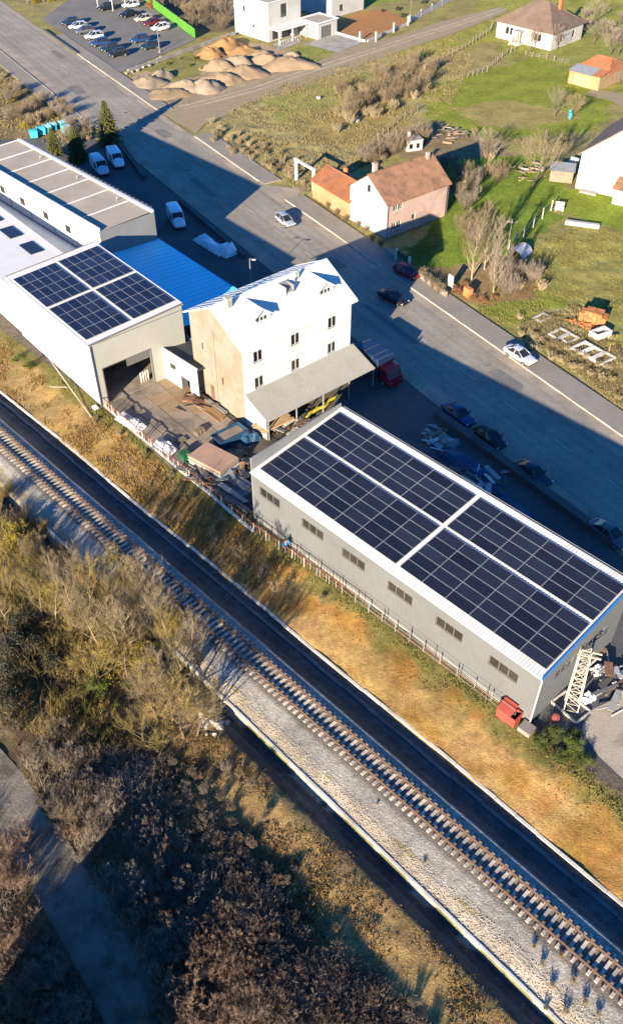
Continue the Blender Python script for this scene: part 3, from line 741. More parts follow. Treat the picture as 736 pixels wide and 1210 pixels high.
# end wall towards the lattice mast
ew = []
for c, w_ in [((666, 789), 2.4), ((704, 753), 2.4)]:
    y, z = onwallx(HG.o, HG.az, HL, c); ew.append((y, z, w_))
eop = [(y - w_ / 2, y + w_ / 2, z - 0.5, z + 0.5) for y, z, w_ in ew]
mb = MB(); mb.wall((HL, 0, 0), (0, 1, 0), HW, 0, hz(0), [(a, b, c, min(d, hz(0) - .02)) for a, b, c, d in eop], 0.16, top=[(0, hz(0)), (HW, hz(HW))])
y = 0.3
while y < HW:
    if not any(a - .05 < y < b + .05 for a, b, c, d in eop): mb.box(HL, HL + 0.006, y - 0.015, y + 0.015, 0.05, hz(y) - 0.1)
    y += 0.5
mb.build('end_wall', 'hangar_wall', hang)
for y, z, w_ in ew: window(hang, (HL, y, z - 0.5), 90, w_, 1.0, 3, 'frame_grey', 0.08, False, 0.09)
mb = MB(); mb.wall((HL, HW, 0), (-1, 0, 0), HL, 0, hz(HW)); mb.build('back_wall', 'hangar_wall', hang)
mb = MB(); mb.box(-0.14, 0.0, 0, HW, 0, 7.5); mb.add([(-.14, 0, 7.5), (-.14, HW, 7.5), (-.14, HW, 8.1), (-.14, 0, 7.85), (0, 0, 7.5), (0, HW, 7.5), (0, HW, 8.1), (0, 0, 7.85)],
    [(0, 3, 2, 1), (4, 5, 6, 7), (3, 7, 6, 2), (0, 4, 7, 3), (1, 2, 6, 5)])
mb.build('parapet_wall', 'grey_sheet', hang)
mb = MB()
mb.quad((0.0, -0.28, hz(-0.28)), (HL + 0.12, -0.28, hz(-0.28)), (HL + 0.12, HW + 0.1, hz(HW + .1)), (0.0, HW + 0.1, hz(HW + .1)))
mb.quad((0.0, -0.28, hz(-0.28) - 0.10), (0.0, -0.28, hz(-0.28)), (HL + .12, -0.28, hz(-0.28)), (HL + .12, -0.28, hz(-0.28) - 0.10))
def hrib(m_, x, mi): m_.add([(x - .05, -.28, hz(-.28)), (x - .02, -.28, hz(-.28) + .045), (x + .02, -.28, hz(-.28) + .045), (x + .05, -.28, hz(-.28)), (x - .05, HW, hz(HW)), (x - .02, HW, hz(HW) + .045), (x + .02, HW, hz(HW) + .045), (x + .05, HW, hz(HW))],
    [(0, 1, 5, 4), (1, 2, 6, 5), (2, 3, 7, 6), (0, 3, 2, 1)], mi)
ribs(mb, 0.15, HL + .1, 0.3, hrib)
roof = mb.build('roof', 'white_sheet', hang)
MB().bar((HL + 0.12, -0.28, hz(-.28) + 0.02), (HL + 0.12, HW + .1, hz(HW + .1) + 0.02), 0.10, 0.34).build('verge_trim', 'blue_sheet', hang)
mb = MB(); mb.box(0, HL + .1, HW + .1, HW + .38, hz(HW) - 0.32, hz(HW) - 0.12); mb.box(0, HL + .1, HW + .34, HW + .38, hz(HW) - .12, hz(HW) - .02); mb.build('gutter', 'grey_sheet', hang)
MB().tube([(HL + .06, -.1, 0.1), (HL + .06, -.1, 6.1), (HL + .02, -.22, 6.3)], 0.06, 6).build('downpipe', 'frame_white', hang)
MB().box(-0.02, HL + .02, -0.05, 0.0, 0.0, 0.35).build('plinth', 'concrete', hang)
# walkway strips between the panel fields stand proud of the sheet
PX0, PY0, CW, RH = 0.48, 0.62, 2.52, 1.165
tlt = math.atan(0.105)
for c in range(13):
    for r in range(9):
        x = PX0 + CW * (c + .5) + (0.45 if c >= 7 else 0); y = PY0 + RH * (r + .5) * math.cos(tlt) + (0.42 if r >= 5 else 0)
        link('solar_panel', pv_mesh(2.495, 1.142), hang, (x, y, hz(y) + 0.075), (tlt + prs0.uniform(-.006, .006), prs0.uniform(-.006, .006), 0))

# ---------------------------------------------------------------- white warehouse with the smaller solar roof
WR = Frame(G(121, 480), -50.0)
ware = thing('warehouse', 'white warehouse with open dark loading door and four solar panel fields on its roof', 'warehouse', WR.o, WR.az)
wz = lambda y: 8.4 + 0.05 * y
LW, DW = 20.2, 12.2
mb = MB(); mb.wall((-LW, 0, 0), (1, 0, 0), LW, 0, wz(0)); mb.build('wall', 'white_wall', ware)
mb = MB(); mb.wall((0, 0, 0), (0, 1, 0), DW, 0, 8.4, [(0.95, 7.35, 0.02, 4.8)], 0.35, top=[(0, wz(0)), (DW, wz(DW))]); mb.build('end_wall', 'cream_wall', ware)
mb = MB(); mb.wall((0, DW, 0), (-1, 0, 0), LW, 0, wz(DW)); mb.wall((-LW, DW, 0), (0, -1, 0), DW, 0, 8.4, top=[(0, wz(DW)), (DW, wz(0))]); mb.build('back_wall', 'cream_wall', ware)
mb = MB(); mb.box(-0.28, 0.02, 0.85, 0.97, 0, 4.9); mb.box(-0.28, 0.02, 7.33, 7.45, 0, 4.9); mb.box(-.28, .02, 0.97, 7.33, 4.8, 4.92); mb.build('door_frame', 'frame_grey', ware)
MB().box(-0.34, -0.3, 4.2, 7.3, 3.6, 4.75).build('rolled_shutter', 'frame_grey', ware)
mb = MB(); mb.quad((-LW - .1, -.25, wz(-.25)), (.06, -.25, wz(-.25)), (.06, DW + .15, wz(DW + .15)), (-LW - .1, DW + .15, wz(DW + .15)))
mb.box(-LW - .1, .06, -.3, -.25, wz(0) - .28, wz(0) + .02); mb.box(-LW - .1, .06, DW + .15, DW + .2, wz(DW) - .2, wz(DW) + .03)
mb.build('roof', 'roof_white', ware)
MB().box(.02, .07, -.05, DW, 8.2, 8.32).build('trim', 'grey_sheet', ware)
mb = MB(); mb.bar((0.06, -.25, wz(-.25)), (0.06, DW + .15, wz(DW + .15)), 0.05, 0.2); mb.build('verge_trim', 'frame_grey', ware)
mb = MB(); mb.bar((-LW - .12, -.25, wz(-.25)), (-LW - .12, DW + .15, wz(DW + .15)), .06, .2); mb.build('verge_trim', 'frame_grey', ware)
mb = MB(); mb.tube([(0.1, -0.12, 0), (0.1, -0.12, 8.2)], 0.07, 6); mb.build('downpipe', 'frame_grey', ware)
mb = MB(); mb.box(-LW + .05, -.05, .05, DW - .05, 0.03, 0.06); mb.build('floor', 'slab', ware)
mb = MB()
for k in range(4): mb.tube([(-1.2, 6.3 + k * .28, 0.06), (-1.2, 6.3 + k * .28, 1.3), (-1.2, 6.3 + k * .28, 1.5)], [0.11, .11, .05], 8)
mw = math.atan(0.05)
for c in range(8):
    for r in range(10):
        x = -19.0 + 2.19 * (c + .5) + (0.5 if c >= 4 else 0); y = 0.12 + 1.14 * (r + .5) + (0.5 if r >= 5 else 0)
        link('solar_panel', pv_mesh(2.165, 1.118), ware, (x, y, wz(y) + 0.06), (mw + prs0.uniform(-.006, .006), prs0.uniform(-.006, .006), 0))
for k in range(4):
    g = MB(); g.tube([(0, 0, 0), (0, 0, 1.25), (0, 0, 1.45), (0, 0, 1.5)], [0.13, .13, .07, .05], 10)
    tag(g.build('gas_bottle', 'cream_steel', None, WR.w(-1.0, 6.1 + k * .33, 0.06), smooth=True), 'pale gas bottle standing inside the open warehouse door', 'gas bottle', 'gas bottles in the warehouse door')

# ---------------------------------------------------------------- tall white house with dormers
HS = Frame(G(291, 502), 40.5)
hs = thing('house', 'tall white three storey house with white roof, two dormers and a corrugated canopy', 'house', HS.o, HS.az)
L3, D3, E3, RZ = 15.9, 9.8, 10.4, 13.05
wo = [(x, z) for z in (8.35, 4.95) for x in (2.2, 7.5, 13.0)]
mb = MB(); mb.wall((0, 0, 0), (1, 0, 0), L3, 0, E3, [(x - .65, x + .65, z - .72, z + .72) for x, z in wo], 0.2); mb.build('front_wall', 'white_wall', hs)
for x, z in wo: window(hs, (x, 0, z - .72), 0, 1.3, 1.44, 2, 'frame_white', 0.12, True, 0.09)
gt = [(0, E3), (D3 / 2, RZ - .1), (D3, E3)]
mb = MB(); mb.wall((0, D3, 0), (0, -1, 0), D3, 0, E3, [(2.0, 2.3, 6.4, 7.3), (5.6, 5.9, 3.4, 4.4)], .15, top=gt); mb.build('gable_wall', 'yellow_wall', hs)
for yy, z in ((2.15, 6.4), (5.75, 3.4)): window(hs, (0, D3 - yy, z), -90, .3, .95, 1, 'frame_grey', .08, False, .04)
mb = MB(); mb.wall((L3, 0, 0), (0, 1, 0), D3, 0, E3, [(4.2, 5.6, 6.5, 7.9)], .15, top=gt); mb.wall((L3, D3, 0), (-1, 0, 0), L3, 0, E3); mb.build('back_wall', 'white_wall', hs)
sl = (RZ - E3) / (D3 / 2 + 0.0)
oh = 0.55
rzf = lambda y: RZ - abs(y - D3 / 2) * sl
mb = MB()
for sgn in (-1, 1):
    ye = D3 / 2 + sgn * (D3 / 2 + oh)
    a = [(-.4, ye, rzf(ye)), (L3 + .45, ye, rzf(ye)), (L3 + .45, D3 / 2, RZ), (-.4, D3 / 2, RZ)]
    mb.poly([(p[0], p[1], p[2] + .14) for p in a]); mb.poly([(p[0], p[1], p[2] + .02) for p in a])
    mb.bar((-.4, ye, rzf(ye) + .08), (L3 + .45, ye, rzf(ye) + .08), .06, .16)
    for xx in (-.4, L3 + .45): mb.bar((xx, ye, rzf(ye) + .08), (xx, D3 / 2, RZ + .08), .06, .16)
for k in range(14):
    xx = .4 + k * 1.2
    for sgn in (-1, 1):
        ye = D3 / 2 + sgn * (D3 / 2 + oh)
        mb.bar((xx, ye, rzf(ye) + .15), (xx, D3 / 2, RZ + .15), .03, .03)
rf = mb.build('roof', 'roof_white', hs)
MB().box(-.4, L3 + .45, D3 / 2 - .12, D3 / 2 + .12, RZ + .12, RZ + .22).build('ridge_cap', 'roof_white', rf)
MB().tube([(-.4, -oh - .06, rzf(-oh) + .02), (L3 + .45, -oh - .06, rzf(-oh) + .02)], .07, 6).build('gutter', 'frame_white', rf)
def dormer(xc):
    yf, yb, w_, hgt = 1.5, 4.4, 2.5, 1.5
    z0 = rzf(yf) + .1
    d = MB()
    # front face with window opening and cheeks
    d.wall((xc - w_ / 2, yf, 0), (1, 0, 0), w_, z0, z0 + .6, [(w_ / 2 - .8, w_ / 2 + .8, z0 + .05, z0 + .58)], .1, top=[(0, z0 + .6), (w_ / 2, z0 + hgt), (w_, z0 + .6)])
    for sx in (-1, 1):
        d.poly([(xc + sx * w_ / 2, yf, z0), (xc + sx * w_ / 2, yf, z0 + .6), (xc + sx * w_ / 2, yf + .6 / sl, z0 + .6)])
    o = d.build('dormer', 'roof_white', rf)
    r = MB(); zr = z0 + hgt + .06; zl = z0 + .5; yr = yf + hgt / sl + .12
    for sx in (-1, 1):
        e = w_ / 2 + .22
        a = [(xc, yf - .3, zr), (xc, yr, zr), (xc + sx * e, yf + (zl - z0) / sl, zl), (xc + sx * e, yf - .3, zl)]
        r.poly(a); r.poly([(p[0], p[1], p[2] + .06) for p in a])
        r.bar((xc, yf - .3, zr + .03), (xc + sx * e, yf - .3, zl + .03), .05, .1)
    r.build('dormer_roof', 'roof_white', rf)
    w = MB(); w.box(xc - .8, xc + .8, yf + .05, yf + .08, z0 + .05, z0 + .58); w.build('dormer_pane', 'glass', rf)
    w = MB()
    for k in range(4): w.box(xc - .8 + k * .51, xc - .8 + k * .51 + .07, yf + .01, yf + .05, z0 + .05, z0 + .58)
    w.build('dormer_mullion', 'frame_white', rf)
dormer(4.0); dormer(13.2)
mb = MB(); mb.box(1.4, 2.0, 4.0, 4.6, RZ - .7, RZ + .75); mb.box(1.32, 2.08, 3.92, 4.68, RZ + .75, RZ + .87); mb.build('chimney', 'concrete', rf)
mb = MB(); a = rzf(3.0); b = rzf(4.3)
mb.box(8.6, 8.66, 2.9, 4.3, a, b + .35); mb.box(9.7, 9.76, 2.9, 4.3, a, b + .35); mb.poly([(8.6, 2.9, a + .35), (9.76, 2.9, a + .35), (9.76, 4.3, b + .38), (8.6, 4.3, b + .38)])
mb.build('roof_hatch', 'grey_sheet', rf)
mb = MB(); mb.tube([(10.6, 3.9, rzf(3.9)), (10.6, 3.9, rzf(3.9) + .6), (10.9, 4.1, rzf(4) + .9), (11.4, 4.2, rzf(4) + .95)], .12, 8); mb.tube([(11.4, 4.2, rzf(4.2)), (11.4, 4.2, rzf(4.2) + 1.0)], .16, 8); mb.build('flue_pipe', 'galv', rf)

# canopy
can = MB(); cz = lambda y: 4.12 + y * 0.36
cy = -4.05
can.quad((.1, cy, cz(cy)), (16.35, cy, cz(cy)), (16.35, -.02, cz(0)), (.1, -.02, cz(0)))
can.quad((.1, cy, cz(cy) - .03), (.1, -.02, cz(0) - .03), (16.35, -.02, cz(0) - .03), (16.35, cy, cz(cy) - .03))
def crib(m_, x, mi): m_.add([(x - .045, cy, cz(cy)), (x, cy, cz(cy) + .04), (x + .045, cy, cz(cy)), (x - .045, -.02, cz(0)), (x, -.02, cz(0) + .04), (x + .045, -.02, cz(0))], [(0, 1, 4, 3), (1, 2, 5, 4), (0, 2, 1)], mi)
ribs(can, .2, 16.3, .2, crib)
co = can.build('canopy', 'roof_grey', hs)
for xx in (.25, 4.3, 8.3, 12.3, 16.2): MB().box(xx - .06, xx + .06, cy + .1, cy + .22, 0, cz(cy + .1) - .04).build('canopy_post', 'galv', co)
MB().bar((.1, cy + .16, cz(cy) - .1), (16.35, cy + .16, cz(cy) - .1), .08, .14).build('canopy_beam', 'wood_grey', co)
MB().poly([(.08, cy + .3, 0), (.08, -.05, 0), (.08, -.05, cz(0) - .06), (.08, cy + .3, cz(cy + .3) - .06)]).build('canopy_side_sheet', 'white_wall', co)
for (a, b) in ((9.0, 0.9), (9.6, 1.0)): MB().box(-0.06, 0.0, D3 - 2.0 - b * 2, D3 - 1.4 - b * 2, 0.0, 2.1).build('rusty_door' if a < 9.5 else 'wall_patch', 'rust', hs) if a < 9.5 else None
MB().tube([(-.06, 5.2, .2), (-.06, 5.2, 9.8)], .05, 6).build('downpipe', 'yellow_wall', hs)

# ---------------------------------------------------------------- small annex between warehouse and tall house
AN = Frame(G(198, 448), -45)
an = thing('annex', 'low white annex with dark roof and open doorway between warehouse and tall house', 'annex', AN.o, AN.az)
mb = MB(); mb.wall((-.4, 0, 0), (1, 0, 0), 6.6, 0, 4.3, [(1.3, 2.5, 2.1, 2.9), (3.3, 5.0, 0.02, 3.0)], .3); mb.build('wall', 'white_wall', an)
window(an, (1.5, 0, 2.1), 0, 1.2, .8, 3, 'frame_grey', .12, False, .06)
mb = MB(); mb.box(2.86, 2.94, .02, .9, 0, 3.0); mb.build('door_leaf', 'frame_grey', an)
mb = MB(); mb.box(-.4, 6.2, .3, .36, 0.02, 3.9); mb.build('doorway_recess', 'dark_inside', an) if False else None
mb = MB(); mb.quad((-.4, .15, 4.1), (6.2, .15, 4.1), (6.2, 7.5, 3.2), (-.4, 7.5, 3.2)); mb.quad((-.4, .15, 4.0), (-.4, 7.5, 3.1), (6.2, 7.5, 3.1), (6.2, .15, 4.0)); mb.build('roof', 'roof_dark', an)
mb = MB(); mb.box(-.4, 6.2, -.05, .15, 4.3, 4.4); mb.build('coping', 'frame_white', an)
mb = MB(); mb.box(3.0, 6.2, -1.0, -.05, 3.12, 3.2); mb.build('door_canopy', 'roof_white', an)
mb = MB(); mb.wall((6.2, 7.5, 0), (-1, 0, 0), 6.6, 0, 3.1); mb.build('back_wall', 'white_wall', an)

# ---------------------------------------------------------------- beige flat-roofed block with its white lower roofs
BG = Frame(Vector((-46.16, 129.59, 0)), -46.6)
bgo = thing('flat_roof_block', 'long block with beige flat roof and small square windows behind the warehouse', 'building', BG.o, BG.az)
X0, X1, DB, ZB = -9.5, 26.3, 8.9, 9.0
wc = [-6.4, -.42, 5.42, 11.92, 17.81]
mb = MB(); mb.wall((X0, 0, 0), (1, 0, 0), X1 - X0, 0, ZB, [(x - X0 - .75, x - X0 + .75, 5.9, 7.05) for x in wc], .2); mb.build('wall', 'white_wall', bgo)
for x in wc: window(bgo, (x, 0, 5.9), 0, 1.5, 1.15, 2, 'frame_grey', .12, False, .06)
mb = MB(); mb.wall((X1, 0, 0), (0, 1, 0), DB, 0, ZB); mb.wall((X1, DB, 0), (-1, 0, 0), X1 - X0, 0, ZB); mb.wall((X0, DB, 0), (0, -1, 0), DB, 0, ZB); mb.build('back_wall', 'grey_sheet', bgo)
mb = MB(); mb.box(X0, X1, 0, .22, ZB, ZB + .5); mb.build('front_parapet', 'white_wall', bgo)
mb = MB(); mb.box(X0, X1, DB - .5, DB, ZB, ZB + .35); mb.build('rear_parapet', 'white_wall', bgo)
nx = 7; pl = (X1 - X0) / nx
for k in range(nx):
    a = X0 + k * pl
    MB().add([(a + .06, .22, ZB - .02), (a + pl - .06, .22, ZB - .02), (a + pl - .06, DB - .5, ZB + .12), (a + .06, DB - .5, ZB + .12)], [(0, 1, 2, 3)]).build('roof_panel', 'roof_beige', bgo)
    MB().bar((a, .22, ZB + .02), (a, DB - .5, ZB + .16), .14, .12).build('roof_seam', 'roof_white', bgo)
for k in range(0, 7):
    a = X0 + k * pl + pl * .75
    m_ = MB(); m_.tube([(a, DB - 1.7, ZB), (a, DB - 1.7, ZB + .5), (a + .15, DB - 1.7, ZB + .62), (a + .3, DB - 1.7, ZB + .5)], .07, 6); m_.build('vent_pipe', 'galv', bgo) if k % 2 else None
for k in range(60):
    a = X0 + .5 + k * 1.0
    MB().box(a - .3, a + .3, DB, DB + .45, ZB + .02, ZB + .24).build('eave_bracket', 'concrete', bgo) if a < X1 - .3 else None
for x in wc[1:]:
    MB().tube([(x + 2.2, -.06, 4.4), (x + 2.2, -.06, 7.6), (x + 2.5, -.06, 7.9), (x + 3.2, -.06, 7.9)], .035, 5).build('cable_conduit', 'frame_grey', bgo)
# lower white roofs
lo = thing('low_white_building', 'low white flat roofed building squeezed behind the warehouse', 'building', BG.o, BG.az)
X0 = -22.0
mb = MB(); mb.box(X0, 27.0, -7.2, -.02, 4.05, 4.3); mb.build('roof', 'roof_white', lo)
mb = MB(); mb.box(X0, 27.0, -7.2, -7.0, 0, 4.05); mb.build('wall', 'white_wall', lo)
MB().box(X0, 22.0, -.1, -.02, 4.3, 4.45).build('flashing', 'frame_grey', lo)
l2 = thing('white_roof_hall', 'white roofed hall with a dark skylight beside the warehouse and the track', 'building', WR.w(-LW - .25, 0), WR.az)
mb = MB(); mb.box(-40, 0, .1, 9.6, 6.6, 6.75); mb.build('roof', 'roof_white', l2)
mb = MB(); mb.box(-40, 0, .25, .4, 0, 6.6); mb.box(-40, -.02, 9.3, 9.5, 0, 6.6); mb.build('wall', 'white_wall', l2)
for k in range(6):
    MB().box(-9.8 - k * 6, -6.3 - k * 6, 6.1, 8.0, 6.75, 6.85).build('skylight', 'glass', l2)
# pale metal roof behind the warehouse; the blue of its shade is in the colour
br = thing('pale_roof_shelter', 'open shelter with a flat pale metal roof, blue shade in its colour, behind the warehouse', 'shelter', WR.w(0, 0), WR.az)
mb = MB(); mb.quad((-24.0, DW + .25, 5.6), (-.6, DW + .25, 5.6), (-.6, 23.4, 5.0), (-24.0, 23.4, 5.0)); mb.quad((-24.0, DW + .25, 5.5), (-24.0, 23.4, 4.9), (-.6, 23.4, 4.9), (-.6, DW + .25, 5.5))
mb.build('roof', 'shade_blue_roof', br)
for k in range(23): MB().bar((-23.6 + k * 1.02, DW + .3, 5.615), (-23.6 + k * 1.02, 23.38, 5.02), .05, .06).build('roof_seam', 'shade_blue_roof', br)
mb = MB(); mb.box(-24.0, -.6, 23.4, 23.46, 4.75, 5.05); mb.box(-24.06, -24, DW + .25, 23.46, 4.8, 5.62); mb.build('fascia', 'blue_sheet', br)
for x in (-23.6, -17.5, -11.5, -5.5, -.9):
    MB().box(x - .1, x + .1, 22.9, 23.1, 0, 4.95).build('post', 'grey_sheet', br)
MB().box(-1.6, 2.5, DW + 1.0, DW + 1.2, 0, 3.6).build('side_wall', 'white_wall', br)

# ---------------------------------------------------------------- houses across the road
def tiled_roof(parent, L, D, e, r, oh, ohx, m, hip=0.0, step=0.35, y0=0.0):
    """gable (or hipped) roof over x 0..L, y 0..D laid in overlapping tile courses"""
    root = MB(); half = D / 2 + oh; sl_ = (r - e) / (D / 2)
    zf = lambda d: r - d * sl_
    n = max(4, int(half / step))
    for sgn in (-1, 1):
        for k in range(n):
            d0, d1 = half * k / n, half * (k + 1) / n + .04
            lift = 0.05
            h0 = hip * (1 - d0 / half); h1 = hip * (1 - min(d1, half) / half)
            a = [(-ohx + h0, D / 2 + sgn * d0, zf(d0) + .02), (L + ohx - h0, D / 2 + sgn * d0, zf(d0) + .02), (L + ohx - h1, D / 2 + sgn * d1, zf(d1) + lift), (-ohx + h1, D / 2 + sgn * d1, zf(d1) + lift)]
            root.poly(a)
            root.poly([a[3], a[2], (a[2][0], a[2][1], a[2][2] - .05), (a[3][0], a[3][1], a[3][2] - .05)])
        ye = D / 2 + sgn * half
        root.poly([(-ohx, ye, zf(half) - .06), (L + ohx, ye, zf(half) - .06), (L + ohx - hip, D / 2, r - .08), (-ohx + hip, D / 2, r - .08)])
    if hip:
        for sx in (0, 1):
            X = lambda v: (-ohx + v) if sx == 0 else (L + ohx - v)
            for k in range(n):
                t0, t1 = k / n, (k + 1) / n
                a = [(X(hip * (1 - t0)), D / 2 - half * t0, zf(half * t0) + .02), (X(hip * (1 - t0)), D / 2 + half * t0, zf(half * t0) + .02), (X(hip * (1 - t1)), D / 2 + half * t1, zf(half * t1) + .05), (X(hip * (1 - t1)), D / 2 - half * t1, zf(half * t1) + .05)]
                root.poly(a)
    o = root.build('roof', m, parent)
    rb = MB(); rb.tube([(-ohx + hip, D / 2, r + .03), (L + ohx - hip, D / 2, r + .03)], .12, 6)
    if hip:
        for sx in (0, 1):
            for sgn in (-1, 1):
                x0_ = -ohx if sx == 0 else L + ohx; x1_ = -ohx + hip if sx == 0 else L + ohx - hip
                rb.tube([(x0_, D / 2 + sgn * half, zf(half) + .07), (x1_, D / 2, r + .06)], .11, 6)
    rb.build('ridge_tiles', m, o)
    return o
def box_walls(parent, L, D, h, mats, ridge=None, fo=(), lo_=(), bo=(), ro=()):
    """front wall at y=0, right end at x=L, back, left end at x=0; returns nothing"""
    mb = MB(); mb.wall((0, 0, 0), (1, 0, 0), L, 0, h, fo); mb.build('front_wall', mats[0], parent)
    t = [(0, h), (D / 2, ridge), (D, h)] if ridge else None
    mb = MB(); mb.wall((0, D, 0), (0, -1, 0), D, 0, h, lo_, top=t); mb.build('gable_wall', mats[1], parent)
    mb = MB(); mb.wall((L, 0, 0), (0, 1, 0), D, 0, h, ro, top=t); mb.wall((L, D, 0), (-1, 0, 0), L, 0, h, bo); mb.build('back_wall', mats[2], parent)
# pink house
PK = Frame((11.4, 127.0), 39.0)
pk = thing('pink_house', 'pink two storey house with brown tiled gable roof facing the road', 'house', PK.o, PK.az)
fo = [(1.1, 1.95, 3.95, 5.2), (2.1, 2.95, 3.95, 5.2), (1.0, 1.85, 1.0, 2.2), (2.0, 2.85, 1.0, 2.2), (5.2, 5.9, 1.5, 2.4)]
box_walls(pk, 12.6, 8.6, 5.6, ('pink_wall', 'house_white', 'pink_wall'), 8.55, fo)
for k, (a, b, c, d) in enumerate(fo): window(pk, ((a + b) / 2, 0, c), 0, b - a, d - c, 2 if k < 4 else 1, 'frame_white', .1, True, .07)
window(pk, (0, 4.3, 5.9), -90, .6, 1.1, 1, 'frame_grey', -.03, False, .06)
r_ = tiled_roof(pk, 12.6, 8.6, 5.6, 8.6, .5, .45, 'tile_brown')
mb = MB(); mb.box(1.6, 2.2, 5.0, 5.6, 7.6, 9.4); mb.box(1.52, 2.28, 4.92, 5.68, 9.4, 9.5); mb.build('chimney', 'pink_wall', r_)
mb = MB(); mb.box(11.3, 11.8, 3.6, 4.1, 8, 9.2); mb.build('chimney', 'pink_wall', r_)
for xx in (-.12, 12.7): MB().tube([(xx, -.15, .1), (xx, -.15, 5.4)], .05, 6).build('downpipe', 'frame_grey', pk)
mb = MB(); mb.box(12.6, 14.0, 2.0, 4.4, 3.0, 3.12); mb.box(13.9, 14.0, 2.0, 4.4, 3.12, 4.0); mb.box(12.6, 14, 2.0, 2.06, 3.12, 4.0); mb.build('balcony', 'frame_white', pk)
# ochre shed
SH = Frame((0.14, 141.9), -55.5)
sh = thing('ochre_shed', 'low ochre shed with patchy orange tiled roof beside the pink house', 'shed', SH.o, SH.az)
box_walls(sh, 10.2, 6.2, 3.1, ('ochre_wall', 'ochre_wall', 'ochre_wall'), 4.6)
tiled_roof(sh, 10.2, 6.2, 3.1, 4.6, .35, .3, 'tile_orange')
MB().box(3.0, 3.5, 4.0, 4.5, 3.6, 5.0).build('chimney', 'brick', sh)
# white house at the right edge
RH_ = Frame((44.3, 145.6), -33.0)
rh = thing('white_gable_house', 'large white gable house with brown roof above the green lawn', 'house', RH_.o, RH_.az)
LR, DR = 14.0, 15.0
zr = 6.1 + 7 * .80
# gable faces the camera: roof ridge runs along local y
mb = MB(); mb.wall((0, 0, 0), (1, 0, 0), LR, 0, 6.1, (), top=[(0, 6.1), (LR / 2, zr), (LR, 6.1)]); mb.build('gable_wall', 'house_white', rh)
mb = MB(); mb.wall((LR, 0, 0), (0, 1, 0), DR, 0, 6.1); mb.wall((LR, DR, 0), (-1, 0, 0), LR, 0, 6.1, (), top=[(0, 6.1), (LR / 2, zr), (LR, 6.1)]); mb.wall((0, DR, 0), (0, -1, 0), DR, 0, 6.1); mb.build('back_wall', 'house_white', rh)
rr = link('roof_pivot', None, rh) if False else None
mb = MB()
nC = 22
for sgn in (-1, 1):
    half = LR / 2 + .5
    for k in range(nC):
        d0, d1 = half * k / nC, half * (k + 1) / nC + .04
        a = [(LR / 2 + sgn * d0, -.5, zr - d0 * .8 + .04), (LR / 2 + sgn * d0, DR + .5, zr - d0 * .8 + .04), (LR / 2 + sgn * d1, DR + .5, zr - d1 * .8 + .09), (LR / 2 + sgn * d1, -.5, zr - d1 * .8 + .09)]
        mb.poly(a); mb.poly([a[3], a[2], (a[2][0], a[2][1], a[2][2] - .06), (a[3][0], a[3][1], a[3][2] - .06)])
    mb.poly([(LR / 2, -.5, zr - .05), (LR / 2, DR + .5, zr - .05), (LR / 2 + sgn * half, DR + .5, zr - half * .8 - .05), (LR / 2 + sgn * half, -.5, zr - half * .8 - .05)])
    mb.bar((LR / 2, -.5, zr), (LR / 2 + sgn * half, -.5, zr - half * .8), .06, .18)
r_ = mb.build('roof', 'tile_dark', rh)
MB().tube([(LR / 2, -.5, zr + .08), (LR / 2, DR + .5, zr + .08)], .12, 6).build('ridge_tiles', 'tile_dark', r_)
MB().box(1.2, 4.0, -1.3, -.02, 0, .25).build('step', 'concrete', rh)
mb = MB(); mb.wall((7.2, -2.6, 0), (1, 0, 0), 4.5, 0, 2.6); mb.wall((7.2, -.02, 0), (0, -1, 0), 2.58, 0, 2.6); mb.build('porch_wall', 'house_white', rh)
mb = MB(); mb.poly([(6.8, -3.0, 2.6), (12, -3.0, 2.6), (12, -.05, 3.6), (6.8, -.05, 3.6)]); mb.poly([(6.8, -3.0, 2.5), (6.8, -.05, 3.5), (12, -.05, 3.5), (12, -3.0, 2.5)]); mb.build('porch_roof', 'tile_brown', rh)
# bungalow with hipped roof
BW = Frame(G(585, 44), -44.5)
bw = thing('bungalow', 'white bungalow with brown hipped roof and two chimneys on the far lawn', 'house', BW.o, BW.az)
fo = [(2.6, 3.5, 1.3, 2.8), (3.8, 4.7, 1.3, 2.8), (10.6, 11.4, 1.4, 2.8), (11.6, 12.4, 1.4, 2.8), (6.0, 7.2, 0.05, 2.6)]
ro = [(3.5, 4.5, 1.3, 2.7), (8.5, 9.5, 1.3, 2.7)]
box_walls(bw, 15.4, 13.0, 3.85, ('house_white',) * 3, None, fo, (), (), ro)
for a, b, c, d in fo[:4]: window(bw, ((a + b) / 2, 0, c), 0, b - a, d - c, 1, 'frame_grey', .1, False, .08)
for a, b, c, d in ro: window(bw, (15.4, (a + b) / 2, c), 90, b - a, d - c, 1, 'frame_grey', .1, False, .08)
MB().box(6.0, 7.2, .12, .18, .05, 2.6).build('door', 'wood', bw)
r_ = tiled_roof(bw, 15.4, 13.0, 3.85, 8.0, .5, .5, 'tile_dark', hip=6.6)
for xx, yy in ((4.8, 8.3), (11.4, 8.0)):
    mb = MB(); mb.box(xx - .4, xx + .4, yy - .4, yy + .4, 6.5, 9.0); mb.box(xx - .48, xx + .48, yy - .48, yy + .48, 9.0, 9.15); mb.build('chimney', 'brick', r_)
mb = MB(); mb.box(5.6, 8.0, -2.0, -.02, 2.75, 2.9); mb.box(5.7, 5.85, -1.95, -1.8, 0, 2.75); mb.box(7.75, 7.9, -1.95, -1.8, 0, 2.75); mb.box(5.4, 8.2, -2.2, -.02, 0, .5); mb.box(5.7, 6.0, -3.0, -2.2, 0, .3); mb.build('porch', 'house_white', bw)
